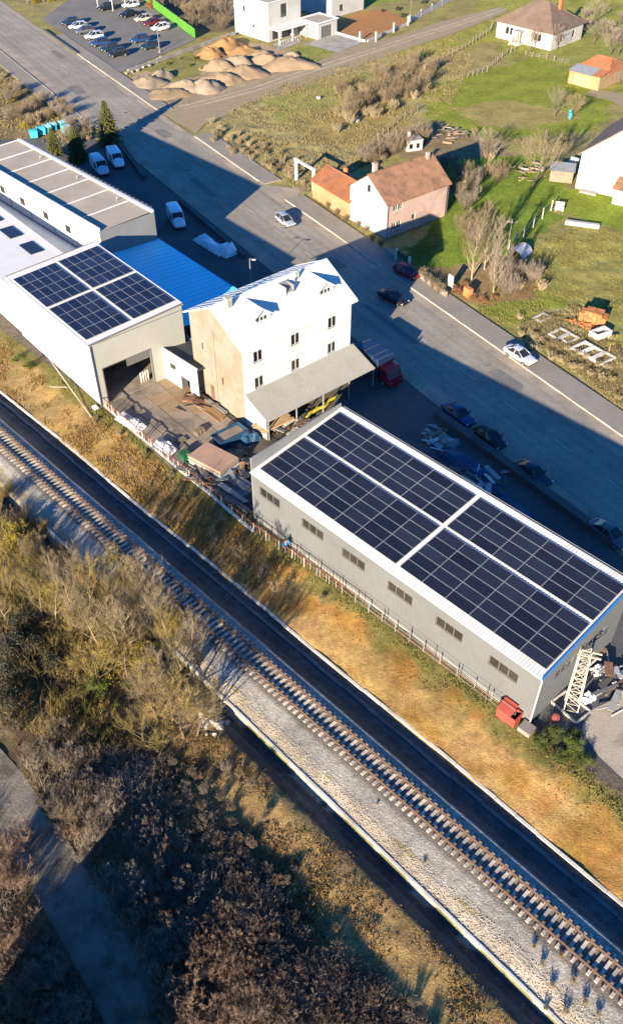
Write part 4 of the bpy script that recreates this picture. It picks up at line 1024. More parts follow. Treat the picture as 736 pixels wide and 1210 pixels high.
tag(MB().tube([(0, 0, 0), (0, 0, .02), (.02, -.1, .05)], [.42, .42, .05], 16).build('satellite_dish', 'frame_white', None, BW.w(8.9, -.25, 3.0), (R(70), 0, R(-30))), 'round white satellite dish on the bungalow front wall', 'satellite dish')
# outbuilding with orange roof
OB = Frame(G(670, 98), -45.0)
ob = thing('outbuilding', 'small outbuilding with orange tiled roof and grey lean-to beside the bungalow', 'outbuilding', OB.o, OB.az)
box_walls(ob, 7.3, 11.5, 2.6, ('ochre_wall', 'ochre_wall', 'ochre_wall'), None, [(1.0, 5.0, .05, 2.1)])
MB().box(1.05, 4.95, .1, .15, .05, 2.1).build('door', 'wood_pale', ob)
mb = MB(); mb.poly([(-.2, -.3, 2.62), (5.4, -.3, 2.62), (5.4, 3.0, 3.3), (-.2, 3.0, 3.3)]); mb.poly([(-.2, -.3, 2.56), (-.2, 3.0, 3.24), (5.4, 3.0, 3.24), (5.4, -.3, 2.56)]); mb.build('lean_to_roof', 'galv', ob)
o2 = tiled_roof(ob, 7.3, 8.3, 2.7, 4.4, .3, .3, 'tile_orange', hip=2.2); o2.location = (0, 3.1, 0)
MB().poly([(5.45, -.3, 2.66), (7.6, -.3, 2.66), (7.6, 3.0, 3.3), (5.45, 3.0, 3.3)]).build('tile_patch', 'tile_orange', ob)
# modern white house
MH = Frame((-18.5, 236.5), -45.0)
mh = thing('modern_house', 'modern white cubic house with flat roofs, porch and garage by the ploughed plot', 'house', MH.o, MH.az)
fo = [(3.2, 3.9, 5.2, 6.4), (6.4, 7.0, 2.2, 2.9)]
mb = MB(); mb.wall((0, 0, 0), (1, 0, 0), 12.0, 0, 8.2, fo, .2); mb.build('front_wall', 'house_white', mh)
for a, b, c, d in fo: window(mh, ((a + b) / 2, 0, c), 0, b - a, d - c, 1, 'frame_grey', .1, False, .06)
ro = [(4.0, 6.0, 4.6, 7.4), (1.2, 3.2, .3, 2.6), (4.2, 7.2, .1, 2.6)]
mb = MB(); mb.wall((12, 0, 0), (0, 1, 0), 10.5, 0, 8.2, ro, .25); mb.build('end_wall', 'house_white', mh)
for a, b, c, d in ro: window(mh, (12, (a + b) / 2, c), 90, b - a, d - c, 3, 'frame_grey', .15, False, .07)
mb = MB(); mb.wall((12, 10.5, 0), (-1, 0, 0), 12, 0, 8.2); mb.wall((0, 10.5, 0), (0, -1, 0), 10.5, 0, 8.2); mb.build('back_wall', 'house_white', mh)
mb = MB(); mb.box(.3, 11.7, .3, 10.2, 7.9, 8.0); mb.build('roof', 'roof_beige', mh)
mb = MB(); mb.box(-.15, 12.15, -.15, .25, 8.2, 8.35); mb.box(-.15, 12.15, 10.25, 10.65, 8.2, 8.35); mb.box(-.15, .25, .25, 10.25, 8.2, 8.35); mb.box(11.75, 12.15, .25, 10.25, 8.2, 8.35); mb.build('parapet_cap', 'roof_white', mh)
mb = MB(); mb.box(12.02, 15.6, -.2, 9.5, 2.95, 3.2); mb.build('porch_roof', 'roof_white', mh)
for yy in (.1, 4.5, 9.0): MB().box(15.2, 15.4, yy, yy + .2, 0, 2.95).build('porch_post', 'roof_white', mh)
mb = MB(); mb.wall((12.6, 9.7, 0), (1, 0, 0), 6.0, 0, 3.4); mb.wall((18.6, 9.7, 0), (0, 1, 0), 6.5, 0, 3.4, [(1.2, 4.8, .05, 2.6)], .2); mb.wall((18.6, 16.2, 0), (-1, 0, 0), 6, 0, 3.4); mb.wall((12.6, 16.2, 0), (0, -1, 0), 6.5, 0, 3.4); mb.build('garage_wall', 'house_white', mh)
MB().box(18.4, 18.45, 10.9, 14.5, .05, 2.6).build('garage_door', 'frame_grey', mh)
mb = MB(); mb.box(12.3, 18.9, 9.4, 9.7, 3.4, 3.65); mb.box(12.3, 18.9, 16.2, 16.5, 3.4, 3.65); mb.box(12.3, 12.6, 9.7, 16.2, 3.4, 3.65); mb.box(18.6, 18.9, 9.7, 16.2, 3.4, 3.65); mb.build('garage_parapet', 'roof_white', mh)
MB().box(12.6, 18.6, 9.7, 16.2, 3.3, 3.42).build('garage_roof', 'roof_beige', mh)
for k in range(9): MB().box(15.75, 15.8, .2 + k * .8, .28 + k * .8, .1, 1.0).build('railing_bar', 'frame_white', mh)
MB().box(15.74, 15.81, .1, 7.0, 1.0, 1.06).build('handrail', 'frame_white', mh)
# second white building behind it
M2 = Frame(G(357, 16), -45.0)
m2 = thing('white_villa', 'pale pinkish white two storey villa behind the modern house', 'house', M2.w(-4, 2), -45)
box_walls(m2, 12.5, 12, 6.5, ('house_white',) * 3, None, [(2, 3.2, 3.5, 5.0), (7, 8.2, 3.5, 5.0)], (), (), [(3, 4.2, 1.2, 2.6)])
for x in (2.6, 7.6): window(m2, (x, 0, 3.5), 0, 1.2, 1.5, 2, 'frame_grey', .1)
window(m2, (12.5, 3.6, 1.2), 90, 1.2, 1.4, 2, 'frame_grey', .1)
MB().box(-.2, 12.7, -.2, 12.2, 6.5, 6.7).build('roof', 'roof_white', m2)
# off to the lower left: two houses whose shadows reach into the picture
def side_house(o, az, L, D, e, r, label, m='house_white', tm='tile_brown'):
    fr = Frame(o, az); t = thing('roadside_house', label, 'house', fr.o, az)
    box_walls(t, L, D, e, (m,) * 3, r, [(1.5, 2.7, 1, 2.4), (L - 3, L - 1.8, 1, 2.4)])
    for x in (2.1, L - 2.4): window(t, (x, 0, 1), 0, 1.2, 1.4, 2, 'frame_white', .1)
    tiled_roof(t, L, D, e, r, .5, .4, tm); return t
side_house(Vector((-24.5, 11.5, 0)), -50, 9, 8.0, 4.6, 7.2, 'white house with red tiled roof below the lower road', 'house_white', 'tile_orange')
side_house(Vector((-25.5, 2.0, 0)), 66 - 90, 8.5, 8.5, 4.4, 6.9, 'white house with brown tiled roof south of the thicket')

# ================================================================== VEHICLES
def carpaint(name, c):
    return mat('paint_' + name, c, 0.32, 0.03, 0.5, metal=0.15, spec=0.5, fine=0)
PAINT = {k: carpaint(k, c) for k, c in dict(silver=(0.36, 0.37, 0.39), red=(0.3, 0.012, 0.02), black=(0.012, 0.014, 0.018), navy=(0.014, 0.03, 0.075), white=(0.8, 0.8, 0.8), blue=(0.02, 0.05, 0.13), grey=(0.1, 0.105, 0.12), cream=(0.5, 0.45, 0.32), maroon=(0.13, 0.018, 0.02), palesilver=(0.55, 0.56, 0.58), teal=(0.012, 0.03, 0.045)).items()}
def loft(mb, st, mi=0):
    """st: list of (x, [(y, z) half ring from bottom middle outwards to top middle])"""
    rings = []
    for x, h in st:
        ring = [(x, y, z) for y, z in h] + [(x, -y, z) for y, z in reversed(h[1:-1])]
        rings.append(ring)
    n = len(rings[0]); V = [p for r in rings for p in r]; F = []
    for i in range(len(rings) - 1):
        for k in range(n):
            k2 = (k + 1) % n
            F.append((i * n + k, (i + 1) * n + k, (i + 1) * n + k2, i * n + k2))
    F.append(tuple(range(n))); F.append(tuple((len(rings) - 1) * n + k for k in reversed(range(n))))
    mb.add(V, F, mi)
def smooth_mod(o, lv=1):
    m = o.modifiers.new('s', 'SUBSURF'); m.levels = lv; m.render_levels = lv
def wheel_mesh(r, w):
    t = MB(); n = 18
    prof = [(r * .62, -w / 2), (r * .93, -w / 2), (r, -w / 2 + .04), (r, w / 2 - .04), (r * .93, w / 2), (r * .62, w / 2)]
    V = []; F = []
    for k in range(n):
        a = 2 * math.pi * k / n
        for (q, y) in prof: V.append((q * math.cos(a), y, q * math.sin(a)))
    m_ = len(prof)
    for k in range(n):
        for j in range(m_ - 1):
            F.append((k * m_ + j, ((k + 1) % n) * m_ + j, ((k + 1) % n) * m_ + j + 1, k * m_ + j + 1))
    t.add(V, F); tyre = t.mesh('tyre', 'rubber', True)
    d = MB(); V = []; F = []
    for s_ in (-1, 1):
        o = len(V)
        V.append((0, s_ * w * .3, 0))
        for k in range(n): a = 2 * math.pi * k / n; V.append((r * .63 * math.cos(a), s_ * w * .46, r * .63 * math.sin(a)))
        F += [(o, o + 1 + k, o + 1 + (k + 1) % n) if s_ > 0 else (o, o + 1 + (k + 1) % n, o + 1 + k) for k in range(n)]
    d.add(V, F)
    for k in range(5):
        a = 2 * math.pi * k / 5
        d.bar((0, w * .42, 0), (r * .6 * math.cos(a), w * .49, r * .6 * math.sin(a)), .07, .03)
    rim = d.mesh('rim', 'alloy')
    return tyre, rim
TYRE, RIM = wheel_mesh(0.32, 0.2)
def make_car(kind):
    """prototype pieces for one body kind: list of (name, mesh, mat slot flag, children)"""
    b = MB()
    if kind == 'van':
        Lc, Wd = 5.5, 1.98
        def ring(x, hw, zb, zm, zt, top): return (x, [(0, zb), (hw * .9, zb), (hw, zb + .15), (hw, zm), (hw * .96, zt), (hw * top, zt + .12), (0, zt + .14)])
        loft(b, [ring(-2.75, .95, .42, 1.2, 2.25, .8), ring(-2.70, .98, .34, 1.2, 2.32, .86), ring(-1.0, .99, .3, 1.25, 2.36, .88), ring(.9, .99, .3, 1.25, 2.34, .86), ring(1.15, .98, .3, 1.2, 2.25, .82), ring(1.75, .97, .3, 1.1, 1.22, .9), ring(2.45, .93, .32, .85, .98, .85), ring(2.72, .8, .4, .7, .78, .8)])
        glass = MB()
        glass.poly([(1.2, -.80, 2.30), (1.2, .80, 2.30), (1.82, .86, 1.36), (1.82, -.86, 1.36)])
        for s_ in (-1, 1): glass.poly([(.35, s_ * 1.0, 2.02), (1.08, s_ * .985, 2.02), (1.55, s_ * .985, 1.34), (.35, s_ * 1.0, 1.34)])
        for s_ in (-1, 1): glass.poly([(-2.772, s_ * .12, 2.1), (-2.772, s_ * .78, 2.1), (-2.772, s_ * .84, 1.45), (-2.772, s_ * .12, 1.45)])
        wb = (1.75, -1.6); zc = .8
    else:
        sed = kind == 'sedan'
        Lc = 4.6 if sed else 4.1
        h = Lc / 2
        def ring(x, hw, zb, zm, zt): return (x, [(0, zb), (hw * .85, zb), (hw, zb + .18), (hw * 1.0, zm), (hw * .93, zt), (hw * .6, zt + .03), (0, zt + .045)])
        loft(b, [ring(-h, .72, .42, .62, .82), ring(-h + .12, .82, .3, .68, .93), ring(-h + .7, .88, .22, .72, .96), ring(-.4, .89, .2, .72, .94), ring(.75, .89, .2, .7, .92), ring(h - .65, .87, .22, .66, .82), ring(h - .15, .79, .3, .58, .68), ring(h, .66, .38, .5, .56)])
        zc = .7
        xr0, xr1 = (-1.75, -.95) if sed else (-1.95, -1.55)     # foot and head of the rear screen
        xf1, xf0 = (.15, 1.05)
        cb = MB()
        def cr(x, hw, z): return (x, hw, z)
        zt = 1.42 if sed else 1.47
        lower = [(xr0, .76, .95), (xr0 + .5, .82, .955), (0, .83, .95), (xf0 - .4, .82, .935), (xf0, .72, .915)]
        upper = [(xr1, .56, zt - .03), (xr1 + .3, .60, zt), (-.3, .61, zt + .015), (.0, .60, zt), (xf1, .56, zt - .04)]
        V = []
        for (x, w_, z) in lower: V += [(x, -w_, z), (x, w_, z)]
        for (x, w_, z) in upper: V += [(x, -w_, z), (x, w_, z)]
        F = []
        for i in range(4):
            F.append((2 * i, 2 * i + 2, 10 + 2 * i + 2, 10 + 2 * i)); F.append((2 * i + 1, 10 + 2 * i + 1, 10 + 2 * i + 3, 2 * i + 3))
        F.append((0, 10, 11, 1)); F.append((8, 9, 19, 18))
        cb.add(V, F); glass = cb
        rfm = MB()
        R_ = []
        for (x, w_, z) in upper: R_.append([(x, -w_ - .02, z - .03), (x, -w_ * .75, z + .025), (x, 0, z + .045), (x, w_ * .75, z + .025), (x, w_ + .02, z - .03)])
        V = [p for r in R_ for p in r]; F = [(i * 5 + k, i * 5 + k + 1, i * 5 + k + 6, i * 5 + k + 5) for i in range(4) for k in range(4)]
        rfm.add(V, F)
        for s_ in (-1, 1):
            rfm.bar((xr0, s_ * .77, .95), (xr1, s_ * .575, zt - .03), .09, .06); rfm.bar((xf0, s_ * .73, .915), (xf1, s_ * .575, zt - .04), .07, .05)
            rfm.bar((-.35, s_ * .835, .95), (-.35, s_ * .62, zt), .09, .03)
            if not sed: rfm.bar((-1.45, s_ * .825, .95), (-1.25, s_ * .61, zt), .16, .03)
        wb = (1.35, -1.3)
    return dict(body=b, glass=glass, roof=None if kind == 'van' else rfm, wb=wb, L=Lc, kind=kind)
CARM = {}
for kind in ('van', 'sedan', 'hatch'):
    c = make_car(kind); d = dict(wb=c['wb'], L=c['L'])
    d['body'] = c['body'].mesh('body', PAINT['silver'], True)
    d['glass'] = c['glass'].mesh('windows', 'glass')
    d['roof'] = c['roof'].mesh('roof', PAINT['silver'], True) if c['roof'] else None
    CARM[kind] = d
hl = MB().add([(0, -.16, -.06), (0, .16, -.06), (-.1, .2, .07), (-.1, -.16, .07), (-.2, -.16, -.06), (-.2, .2, -.06)], [(0, 1, 2, 3), (4, 0, 3), (1, 5, 2)]).mesh('headlight', 'lamp_glass')
tl = MB().box(-.03, .03, -.14, .14, -.08, .1).mesh('tail_light', 'red_lamp')
pl_ = MB().box(-.012, .012, -.26, .26, -.055, .055).mesh('number_plate', 'frame_white')
mir = MB().box(-.07, .07, -.1, .1, -.06, .06).mesh('mirror', 'rubber')
bmp = MB().box(-.06, .06, -.62, .62, -.07, .07).mesh('bumper', 'rubber')
def car(kind, colour, label, p, az, name='parked_car', group=None, cat='car', z=0.012, sc_=1.0):
    d = CARM[kind]
    t = thing(name, label, cat, (p[0], p[1], z), az, group, sc_)
    def sub(nm, me, loc=(0, 0, 0), rot=(0, 0, 0), own=False):
        o = link(nm, me, t, loc, rot)
        if own: o.material_slots[0].link = 'OBJECT'; o.material_slots[0].material = PAINT[colour]
        return o
    bo = sub('body', d['body'], own=True); smooth_mod(bo)
    sub('windows', d['glass'])
    if d['roof']: sub('roof', d['roof'], own=True)
    r = .34 if kind == 'van' else .32
    for x in d['wb']:
        for s_ in (-1, 1):
            w = link('wheel', None, t, (x, s_ * (.86 if kind == 'van' else .78), r), (0, 0, 0 if s_ > 0 else math.pi))
            link('tyre', TYRE, w); link('rim', RIM, w)
    h = d['L'] / 2; zz = .82 if kind == 'van' else .62
    for s_ in (-1, 1):
        sub('headlight', hl, (h - .06, s_ * .6, zz)); sub('tail_light', tl, (-h + .04, s_ * .66, zz + .16)); sub('mirror', mir, (1.0 if kind == 'van' else .78, s_ * (1.1 if kind == 'van' else .96), 1.35 if kind == 'van' else .98))
    sub('number_plate', pl_, (-h - .005, 0, .6)); sub('bumper', bmp, (h - .05, 0, .42))
    return t
RA = ROAD.az
def gm_(a, b): return (Vector(G(*a)) + Vector(G(*b))) / 2
car('hatch', 'silver', 'silver hatchback driving alone in the sunlit lane of the road', G(337, 264.5), RA, 'car')
car('hatch', 'red', 'red car in the shadow beside the pink house pavement', G(480, 326), RA + 12, 'car')
car('sedan', 'black', 'black car half out of the shadow beside the red car', G(464, 356), RA + 14, 'car')
car('sedan', 'palesilver', 'pale silver sedan at the sunlit kerb by the weedy field', G(613, 424), RA + 5, 'car')
car('sedan', 'blue', 'dark blue car parked first behind the hangar in shade', G(541, 494), RA + 4, 'parked_car', 'cars parked in shade behind the hangar')
car('hatch', 'black', 'black car parked close behind the dark blue car', G(578, 522), RA + 3, 'parked_car', 'cars parked in shade behind the hangar')
car('sedan', 'teal', 'very dark green car parked alone in shade behind the hangar', G(628, 564), RA + 4, 'parked_car', 'cars parked in shade behind the hangar')
car('sedan', 'grey', 'dark grey car parked beside the drain at the hangar end', G(718, 636), RA + 4, 'parked_car', 'cars parked in shade behind the hangar')
LR_ = Frame(G(447, 444), -52)
lor = thing('lorry', 'dark box lorry with red cab standing in shade at the end of the house canopy', 'lorry', LR_.o, LR_.az)
mb = MB(); mb.box(-3.4, 1.2, -1.2, 1.2, 1.0, 3.3); mb.build('cargo_box', PAINT['navy'], lor)
for xx in (-3.0, -1.5, 0.0, 1.0): MB().box(xx - .03, xx + .03, -1.23, 1.23, .98, 3.33).build('box_rib', PAINT['grey'], lor)
cb = MB(); loft(cb, [(1.35, [(0, .6), (1.05, .6), (1.15, .9), (1.15, 1.6), (1.08, 2.5), (.8, 2.6), (0, 2.62)]), (2.4, [(0, .6), (1.05, .6), (1.15, .9), (1.15, 1.6), (1.08, 2.5), (.8, 2.58), (0, 2.6)]), (2.95, [(0, .5), (1.05, .5), (1.13, .8), (1.12, 1.5), (1.0, 1.62), (.7, 1.66), (0, 1.68)]), (3.1, [(0, .5), (1.0, .5), (1.08, .8), (1.05, 1.3), (.95, 1.42), (.7, 1.44), (0, 1.45)])]); cb.build('cab', PAINT['red'], lor)
MB().poly([(2.44, -.95, 2.46), (2.44, .95, 2.46), (2.94, 1.0, 1.7), (2.94, -1.0, 1.7)]).build('windscreen', 'glass', lor)
for s_ in (-1, 1): MB().poly([(1.6, s_ * 1.16, 2.35), (2.3, s_ * 1.15, 2.35), (2.6, s_ * 1.165, 1.65), (1.6, s_ * 1.165, 1.65)]).build('side_window', 'glass', lor)
MB().box(-3.4, 2.6, -.45, .45, .55, .95).build('chassis', 'rubber', lor)
for xx in (-2.3, 2.0):
    for s_ in (-1, 1):
        w = link('wheel', None, lor, (xx, s_ * 1.0, .45), (0, 0, 0 if s_ > 0 else math.pi), (1.4, 1.4, 1.4)); link('tyre', TYRE, w); link('rim', RIM, w)
for s_ in (-1, 1): link('headlight', hl, lor, (3.12, s_ * .75, .95))
MB().box(3.02, 3.2, -1.1, 1.1, .4, .75).build('bumper', PAINT['red'], lor)
car('van', 'white', 'white high roof van parked nearest the spruce', G(138, 194), -66, 'van', 'white vans on the forecourt', 'van')
car('van', 'palesilver', 'pale van parked by the flat roof block wall', G(119, 203), -62, 'van', 'white vans on the forecourt', 'van')
car('van', 'white', 'white van with its doors to the pale roofed shelter', G(209, 264), -70, 'van', 'white vans on the forecourt', 'van')
# parking lot: a row facing the road, two in the middle, more by the green fence
row = [((84, 29.5), 'navy', 'dark blue hatchback parked at the entrance end of the row'), ((93, 34.5), 'palesilver', 'silver hatchback parked beside the dark blue hatchback'), ((101, 39.5), 'grey', 'grey hatchback parked between two silver cars'), ((112, 46), 'palesilver', 'silver estate car in the middle of the parking row'), ((119, 54), 'blue', 'blue hatchback parked beside the silver estate car'), ((131, 60.5), 'teal', 'dark green car parked second from the mounds in the row'), ((140, 66.5), 'black', 'black car parked at the end of the row by the mounds')]
for p, c, l in row: car('hatch', c, l, G(*p), 204, 'parked_car', 'cars in the parking lot', z=0.034, sc_=1.13)
car('hatch', 'blue', 'blue car parked in the middle of the lot beside a dark one', G(166, 50), 204, 'parked_car', 'cars in the parking lot', z=0.034, sc_=1.13)
car('hatch', 'teal', 'dark car parked in the middle of the lot by the lamp', G(178, 58), 204, 'parked_car', 'cars in the parking lot', z=0.034, sc_=1.13)
for p, c, l, k in [((153, 20), 'black', 'black car parked under the open canopy edge', 'sedan'), ((170, 25.5), 'cream', 'cream coloured van-like car against the green fence', 'hatch'), ((180.5, 30), 'maroon', 'maroon car against the green fence', 'sedan'), ((190, 36), 'white', 'white estate car against the green fence', 'hatch'), ((126, 12), 'black', 'black car parked in shade under the grey canopy', 'hatch'), ((155, 9), 'white', 'white car behind the black one by the fence end', 'hatch')]:
    car(k, c, l, G(*p), 212, 'parked_car', 'cars in the parking lot', z=0.034, sc_=1.13)

mm('tarp_white', (0.82, 0.82, 0.82), 0.6, 0.06)
# white tarpaulin covered load on the forecourt
def tarp(name, label, p, az, L, W, H, m, seed, cat='tarpaulin'):
    rs = random.Random(seed); V = []; F = []; nx, ny = 22, 12
    for i in range(nx + 1):
        for j in range(ny + 1):
            a, b = i / nx, j / ny
            e = min(min(a, 1 - a) * 7, min(b, 1 - b) * 4, 1)
            z = H * (e ** .6) * (.75 + .25 * math.sin(a * 9 + seed) * math.cos(b * 4)) + rs.uniform(-.05, .05) * (e > 0)
            V.append(((a - .5) * L + rs.uniform(-.06, .06), (b - .5) * W + rs.uniform(-.06, .06), max(0.0, z)))
    for i in range(nx):
        for j in range(ny):
            k = i * (ny + 1) + j; F.append((k, k + ny + 1, k + ny + 2, k + 1))
    mb = MB(); mb.add(V, F)
    return tag(mb.build(name, m, None, (p[0], p[1], .01), (0, 0, R(az))), label, cat)
tarp('covered_load', 'long low load under a wrinkled white tarpaulin beside the white van', gm_((233, 280), (268, 302)), -50, 7.0, 2.2, 1.0, 'tarp_white', 3)
tarp('covered_load', 'tall end of a load under a white tarpaulin at the kerb', gm_((263, 296), (276, 303)), -50, 2.3, 2.4, 1.8, 'tarp_white', 5)
tarp('covered_pile', 'heap of blue grey tarpaulins behind the hangar in shade', G(548, 549), -50, 6.5, 2.4, .9, 'plastic_blue', 7)
tarp('covered_pile', 'pale grey sheeting heap beside the blue tarpaulins', G(528, 523), -40, 2.6, 1.8, .8, 'board_grey', 9)

# low wall with dark planting strip between forecourt and road
def lowwall(label, a, b, h=.7, w=.5, m='roof_dark', name='low_wall'):
    p, q = Vector(G(*a)), Vector(G(*b)); d = q - p; az = math.degrees(math.atan2(d.y, d.x)); n = max(1, int(d.length / 2.5))
    t = thing(name, label, 'wall', (p.x, p.y, 0), az); st = d.length / n
    me = MB().box(0.01, st - .01, -w / 2, w / 2, 0, h).mesh('wall_block', m)
    cp = MB().box(0.01, st - .01, -w / 2 - .04, w / 2 + .04, h, h + .06).mesh('coping_stone', m)
    for k in range(n): bl = link('wall_block', me, t, (k * st, 0, 0)); link('coping_stone', cp, bl)
    return t
lowwall('low dark wall between the parked cars and the hangar yard', (515, 492), (722, 644), .8, .9)
lowwall('low dark wall between the vans and the road', (142, 172), (172, 212), .6, .7)
lowwall('low dark wall behind the tarpaulin covered load', (214, 240), (290, 306), .6, .7)
lowwall('low stone wall along the parking lot edge', (152, 86), (278, 41), .6, .45, 'concrete')
lowwall('short dark kerb wall at the parking lot entrance', (52, 36), (92, 64), .35, .35, 'roof_dark')
lowwall('low pale garden wall in front of the ploughed plot', (386, 37), (432, 50), .5, .25, 'house_white')
lowwall('pale garden wall below the white picket panels', (434, 50), (482, 29), .5, .25, 'house_white')
# gate posts of that wall
for k, px in enumerate([(425, 49), (444, 49), (465, 38), (482, 30)]):
    g = MB(); g.box(-.2, .2, -.2, .2, 0, 2.0); g.box(-.26, .26, -.26, .26, 2.0, 2.12)
    tag(g.build('gate_post', 'house_white', None, G(*px), (0, 0, R(-30))), 'square white garden wall post at the ploughed plot', 'post', 'posts of the garden wall')
# white arched fence panels
pA, pB = Vector(G(484, 27)), Vector(G(545, -6))
dv = (pB - pA); npn = 5
pf = thing('panel_fence', 'white fence of scalloped panels along the far lawn', 'fence', pA, math.degrees(math.atan2(dv.y, dv.x)))
pw = dv.length / npn
V = [(0.05, 0, 0)] + [(0.05 + (pw - .25) * i / 10, 0, 1.5 - .35 * math.sin(math.pi * i / 10)) for i in range(11)] + [(pw - .2, 0, 0)]
pm = MB(); n_ = len(V); pm.add([(a, -.05, c) for a, b, c in V] + [(a, .05, c) for a, b, c in V], [tuple(range(n_)), tuple(range(2 * n_ - 1, n_ - 1, -1))] + [(i, n_ + i, n_ + (i + 1) % n_, (i + 1) % n_) for i in range(n_)])
pme = pm.mesh('fence_panel', 'house_white'); pom = MB().box(-.1, .1, -.1, .1, 0, 1.8).mesh('fence_post', 'house_white')
for k in range(npn): link('fence_panel', pme, pf, (k * pw, 0, 0)); link('fence_post', pom, pf, (k * pw - .06, 0, 0))
# green sheet fence of the parking lot
a, b = Vector(G(166, -2)), Vector(G(231, 46)); d = b - a; az = math.degrees(math.atan2(d.y, d.x))
gf = thing('green_fence', 'bright green sheet metal fence along the parking lot', 'fence', a, az)
n = int(d.length / 2); st = d.length / n
gsm = MB(); gsm.box(0.01, st - .01, 0, .04, .1, 2.2)
for k in range(7): gsm.box(.12 + k * .28, .18 + k * .28, -.03, 0, .1, 2.2)
gs = gsm.mesh('fence_sheet', 'green_fence'); gp = MB().box(-.05, .05, .05, .15, 0, 2.3).mesh('fence_post', 'galv')
for k in range(n): link('fence_sheet', gs, gf, (k * st, 0, 0)); link('fence_post', gp, gf, (k * st, 0, 0))
# parking canopy and lamp
pc_ = thing('parking_canopy', 'grey flat sheet canopy on white posts at the far end of the parking lot', 'canopy', G(128, 12), 50)
mb = MB(); mb.quad((0, -2, 3.0), (9, -2, 3.0), (9, 4.5, 3.5), (0, 4.5, 3.5)); mb.quad((0, -2, 2.92), (0, 4.5, 3.42), (9, 4.5, 3.42), (9, -2, 2.92)); mb.build('roof', 'galv', pc_)
for x in (.2, 4.5, 8.8):
    for y in (-1.8, 4.2): MB().box(x - .08, x + .08, y - .08, y + .08, 0, 3.0 + (y + 2) * .077).build('post', 'frame_white', pc_)
def lamp(label, p, h=4.6):
    t = thing('street_lamp', label, 'street lamp', p)
    MB().tube([(0, 0, 0), (0, 0, h)], [.09, .05], 8).build('pole', 'galv', t); MB().tube([(0, 0, h), (.5, -.4, h + .15)], .035, 6).build('arm', 'galv', t)
    MB().box(.35, .85, -.62, -.38, h + .1, h + .2).build('lamp_head', 'frame_white', t); MB().box(-.2, .2, -.2, .2, 0, .3).build('base', 'concrete', t)
lamp('slim grey lamp post on the parking lot edge', G(189, 62))
lamp('tall thin lamp post rising behind the white house roof', G(297, 345), 5.0)

# ---- mounds of tipped earth
def mound(px, L, W, H, az, m, label, seed):
    rs = np.random.RandomState(seed); nr, na = 9, 26; V = [(0, 0, .8 * H)]; F = []
    for i in range(1, nr + 1):
        for k in range(na):
            a = 2 * math.pi * k / na; r = i / nr
            wob = 1 + .16 * math.sin(3 * a + seed) + rs.uniform(-.07, .07)
            z = .8 * H * (math.cos(r * math.pi / 2) ** 1.2) * (1 + rs.uniform(-.08, .08)) + .10 * H * math.sin(3 * a + seed * 2 + r * 5) * (1 - r) * r * 3
            z *= .78 + .46 * float(fbm(np.array(math.cos(a) * r * 3.1 + seed * 7.3), np.array(math.sin(a) * r * 3.1 + seed * 2.1), 3)) 
            z += .16 * H * (float(vnoise(np.array(math.cos(a) * r * 7 + seed), np.array(math.sin(a) * r * 7 + seed * 3))) - .5) * (1 - r)
            V.append((math.cos(a) * r * L * .6 * wob, math.sin(a) * r * W * .6 * wob, max(z, -.1) if i < nr else -.15))
    for k in range(na):
        F.append((0, 1 + k, 1 + (k + 1) % na))
        for i in range(nr - 1):
            a = 1 + i * na + k; b = 1 + i * na + (k + 1) % na; F.append((a, a + na, b + na, b))
    mb = MB(); mb.add(V, F); p = G(*px)
    return tag(mb.build('earth_mound', m, None, (p.x, p.y, 0), (0, 0, R(az)), True), label, 'mound', 'tipped earth mounds by the modern house')
MD = [((176, 99), 6.5, 5, 1.9, 10, 'mound_grey', 'grey brown earth mound next to the boulder row at the parking wall'), ((197, 112), 8, 5.5, 1.5, 20, 'mound_tan', 'wide low tan mound touching the road side path'), ((191, 92), 5, 4, 1.9, 50, 'mound_grey', 'grey mound with dark scraps between two tan mounds'),
      ((220, 104), 7.5, 5.0, 2.0, -8, 'mound_grey', 'grey gravel mound in front row beside the dirt track'), ((243, 105), 8, 5.5, 2.2, -12, 'mound_grey', 'pale grey mound in front row nearest the track bend'), ((263, 95), 8.5, 5.5, 2.2, -10, 'mound_tan', 'tan mound with a crease in the front row'),
      ((288, 88), 9, 6, 2.4, -8, 'mound_tan', 'large tan mound along the dirt track in the front row'), ((340, 78), 12, 6.5, 2.4, -6, 'mound_tan', 'longest tan mound ending at the grass by the drive'), ((258, 80), 7, 5, 2.2, -10, 'mound_tan', 'tan mound behind the creased one'),
      ((281, 76), 7.5, 5.5, 2.3, 0, 'mound_grey', 'pinkish grey mound in the second row'), ((316, 74), 8, 5.0, 2.2, 5, 'mound_tan', 'tan mound behind the longest one'), ((250, 66), 6, 5, 2.2, 0, 'mound_orange', 'orange mound beside the rubble and green weeds'), ((268, 57), 8.5, 6.5, 3.0, 20, 'mound_orange', 'tallest bright orange mound against the modern house'), ((288, 64), 7, 5.5, 2.2, 10, 'mound_orange', 'orange brown mound in front of the modern house wall'), ((306, 66), 5.5, 4, 1.6, 0, 'mound_tan', 'small tan mound below the porch'), ((345, 66), 3.6, 2.6, 1.2, 0, 'mound_grey', 'small grey mound on the grass by the drive')]
for i, a in enumerate(MD): mound(*a[:1], *a[1:], seed=i + 1)
def rock_mesh(seed, flat=.7):
    rs = random.Random(seed); bm = bmesh.new(); bmesh.ops.create_icosphere(bm, subdivisions=1, radius=1)
    for v in bm.verts: v.co *= rs.uniform(.7, 1.15); v.co.z *= flat
    me = bpy.data.meshes.new('boulder'); bm.to_mesh(me); bm.free(); me.materials.append(MT['stone']); return me
ROCKS = [rock_mesh(s) for s in range(5)]
random.seed(11)
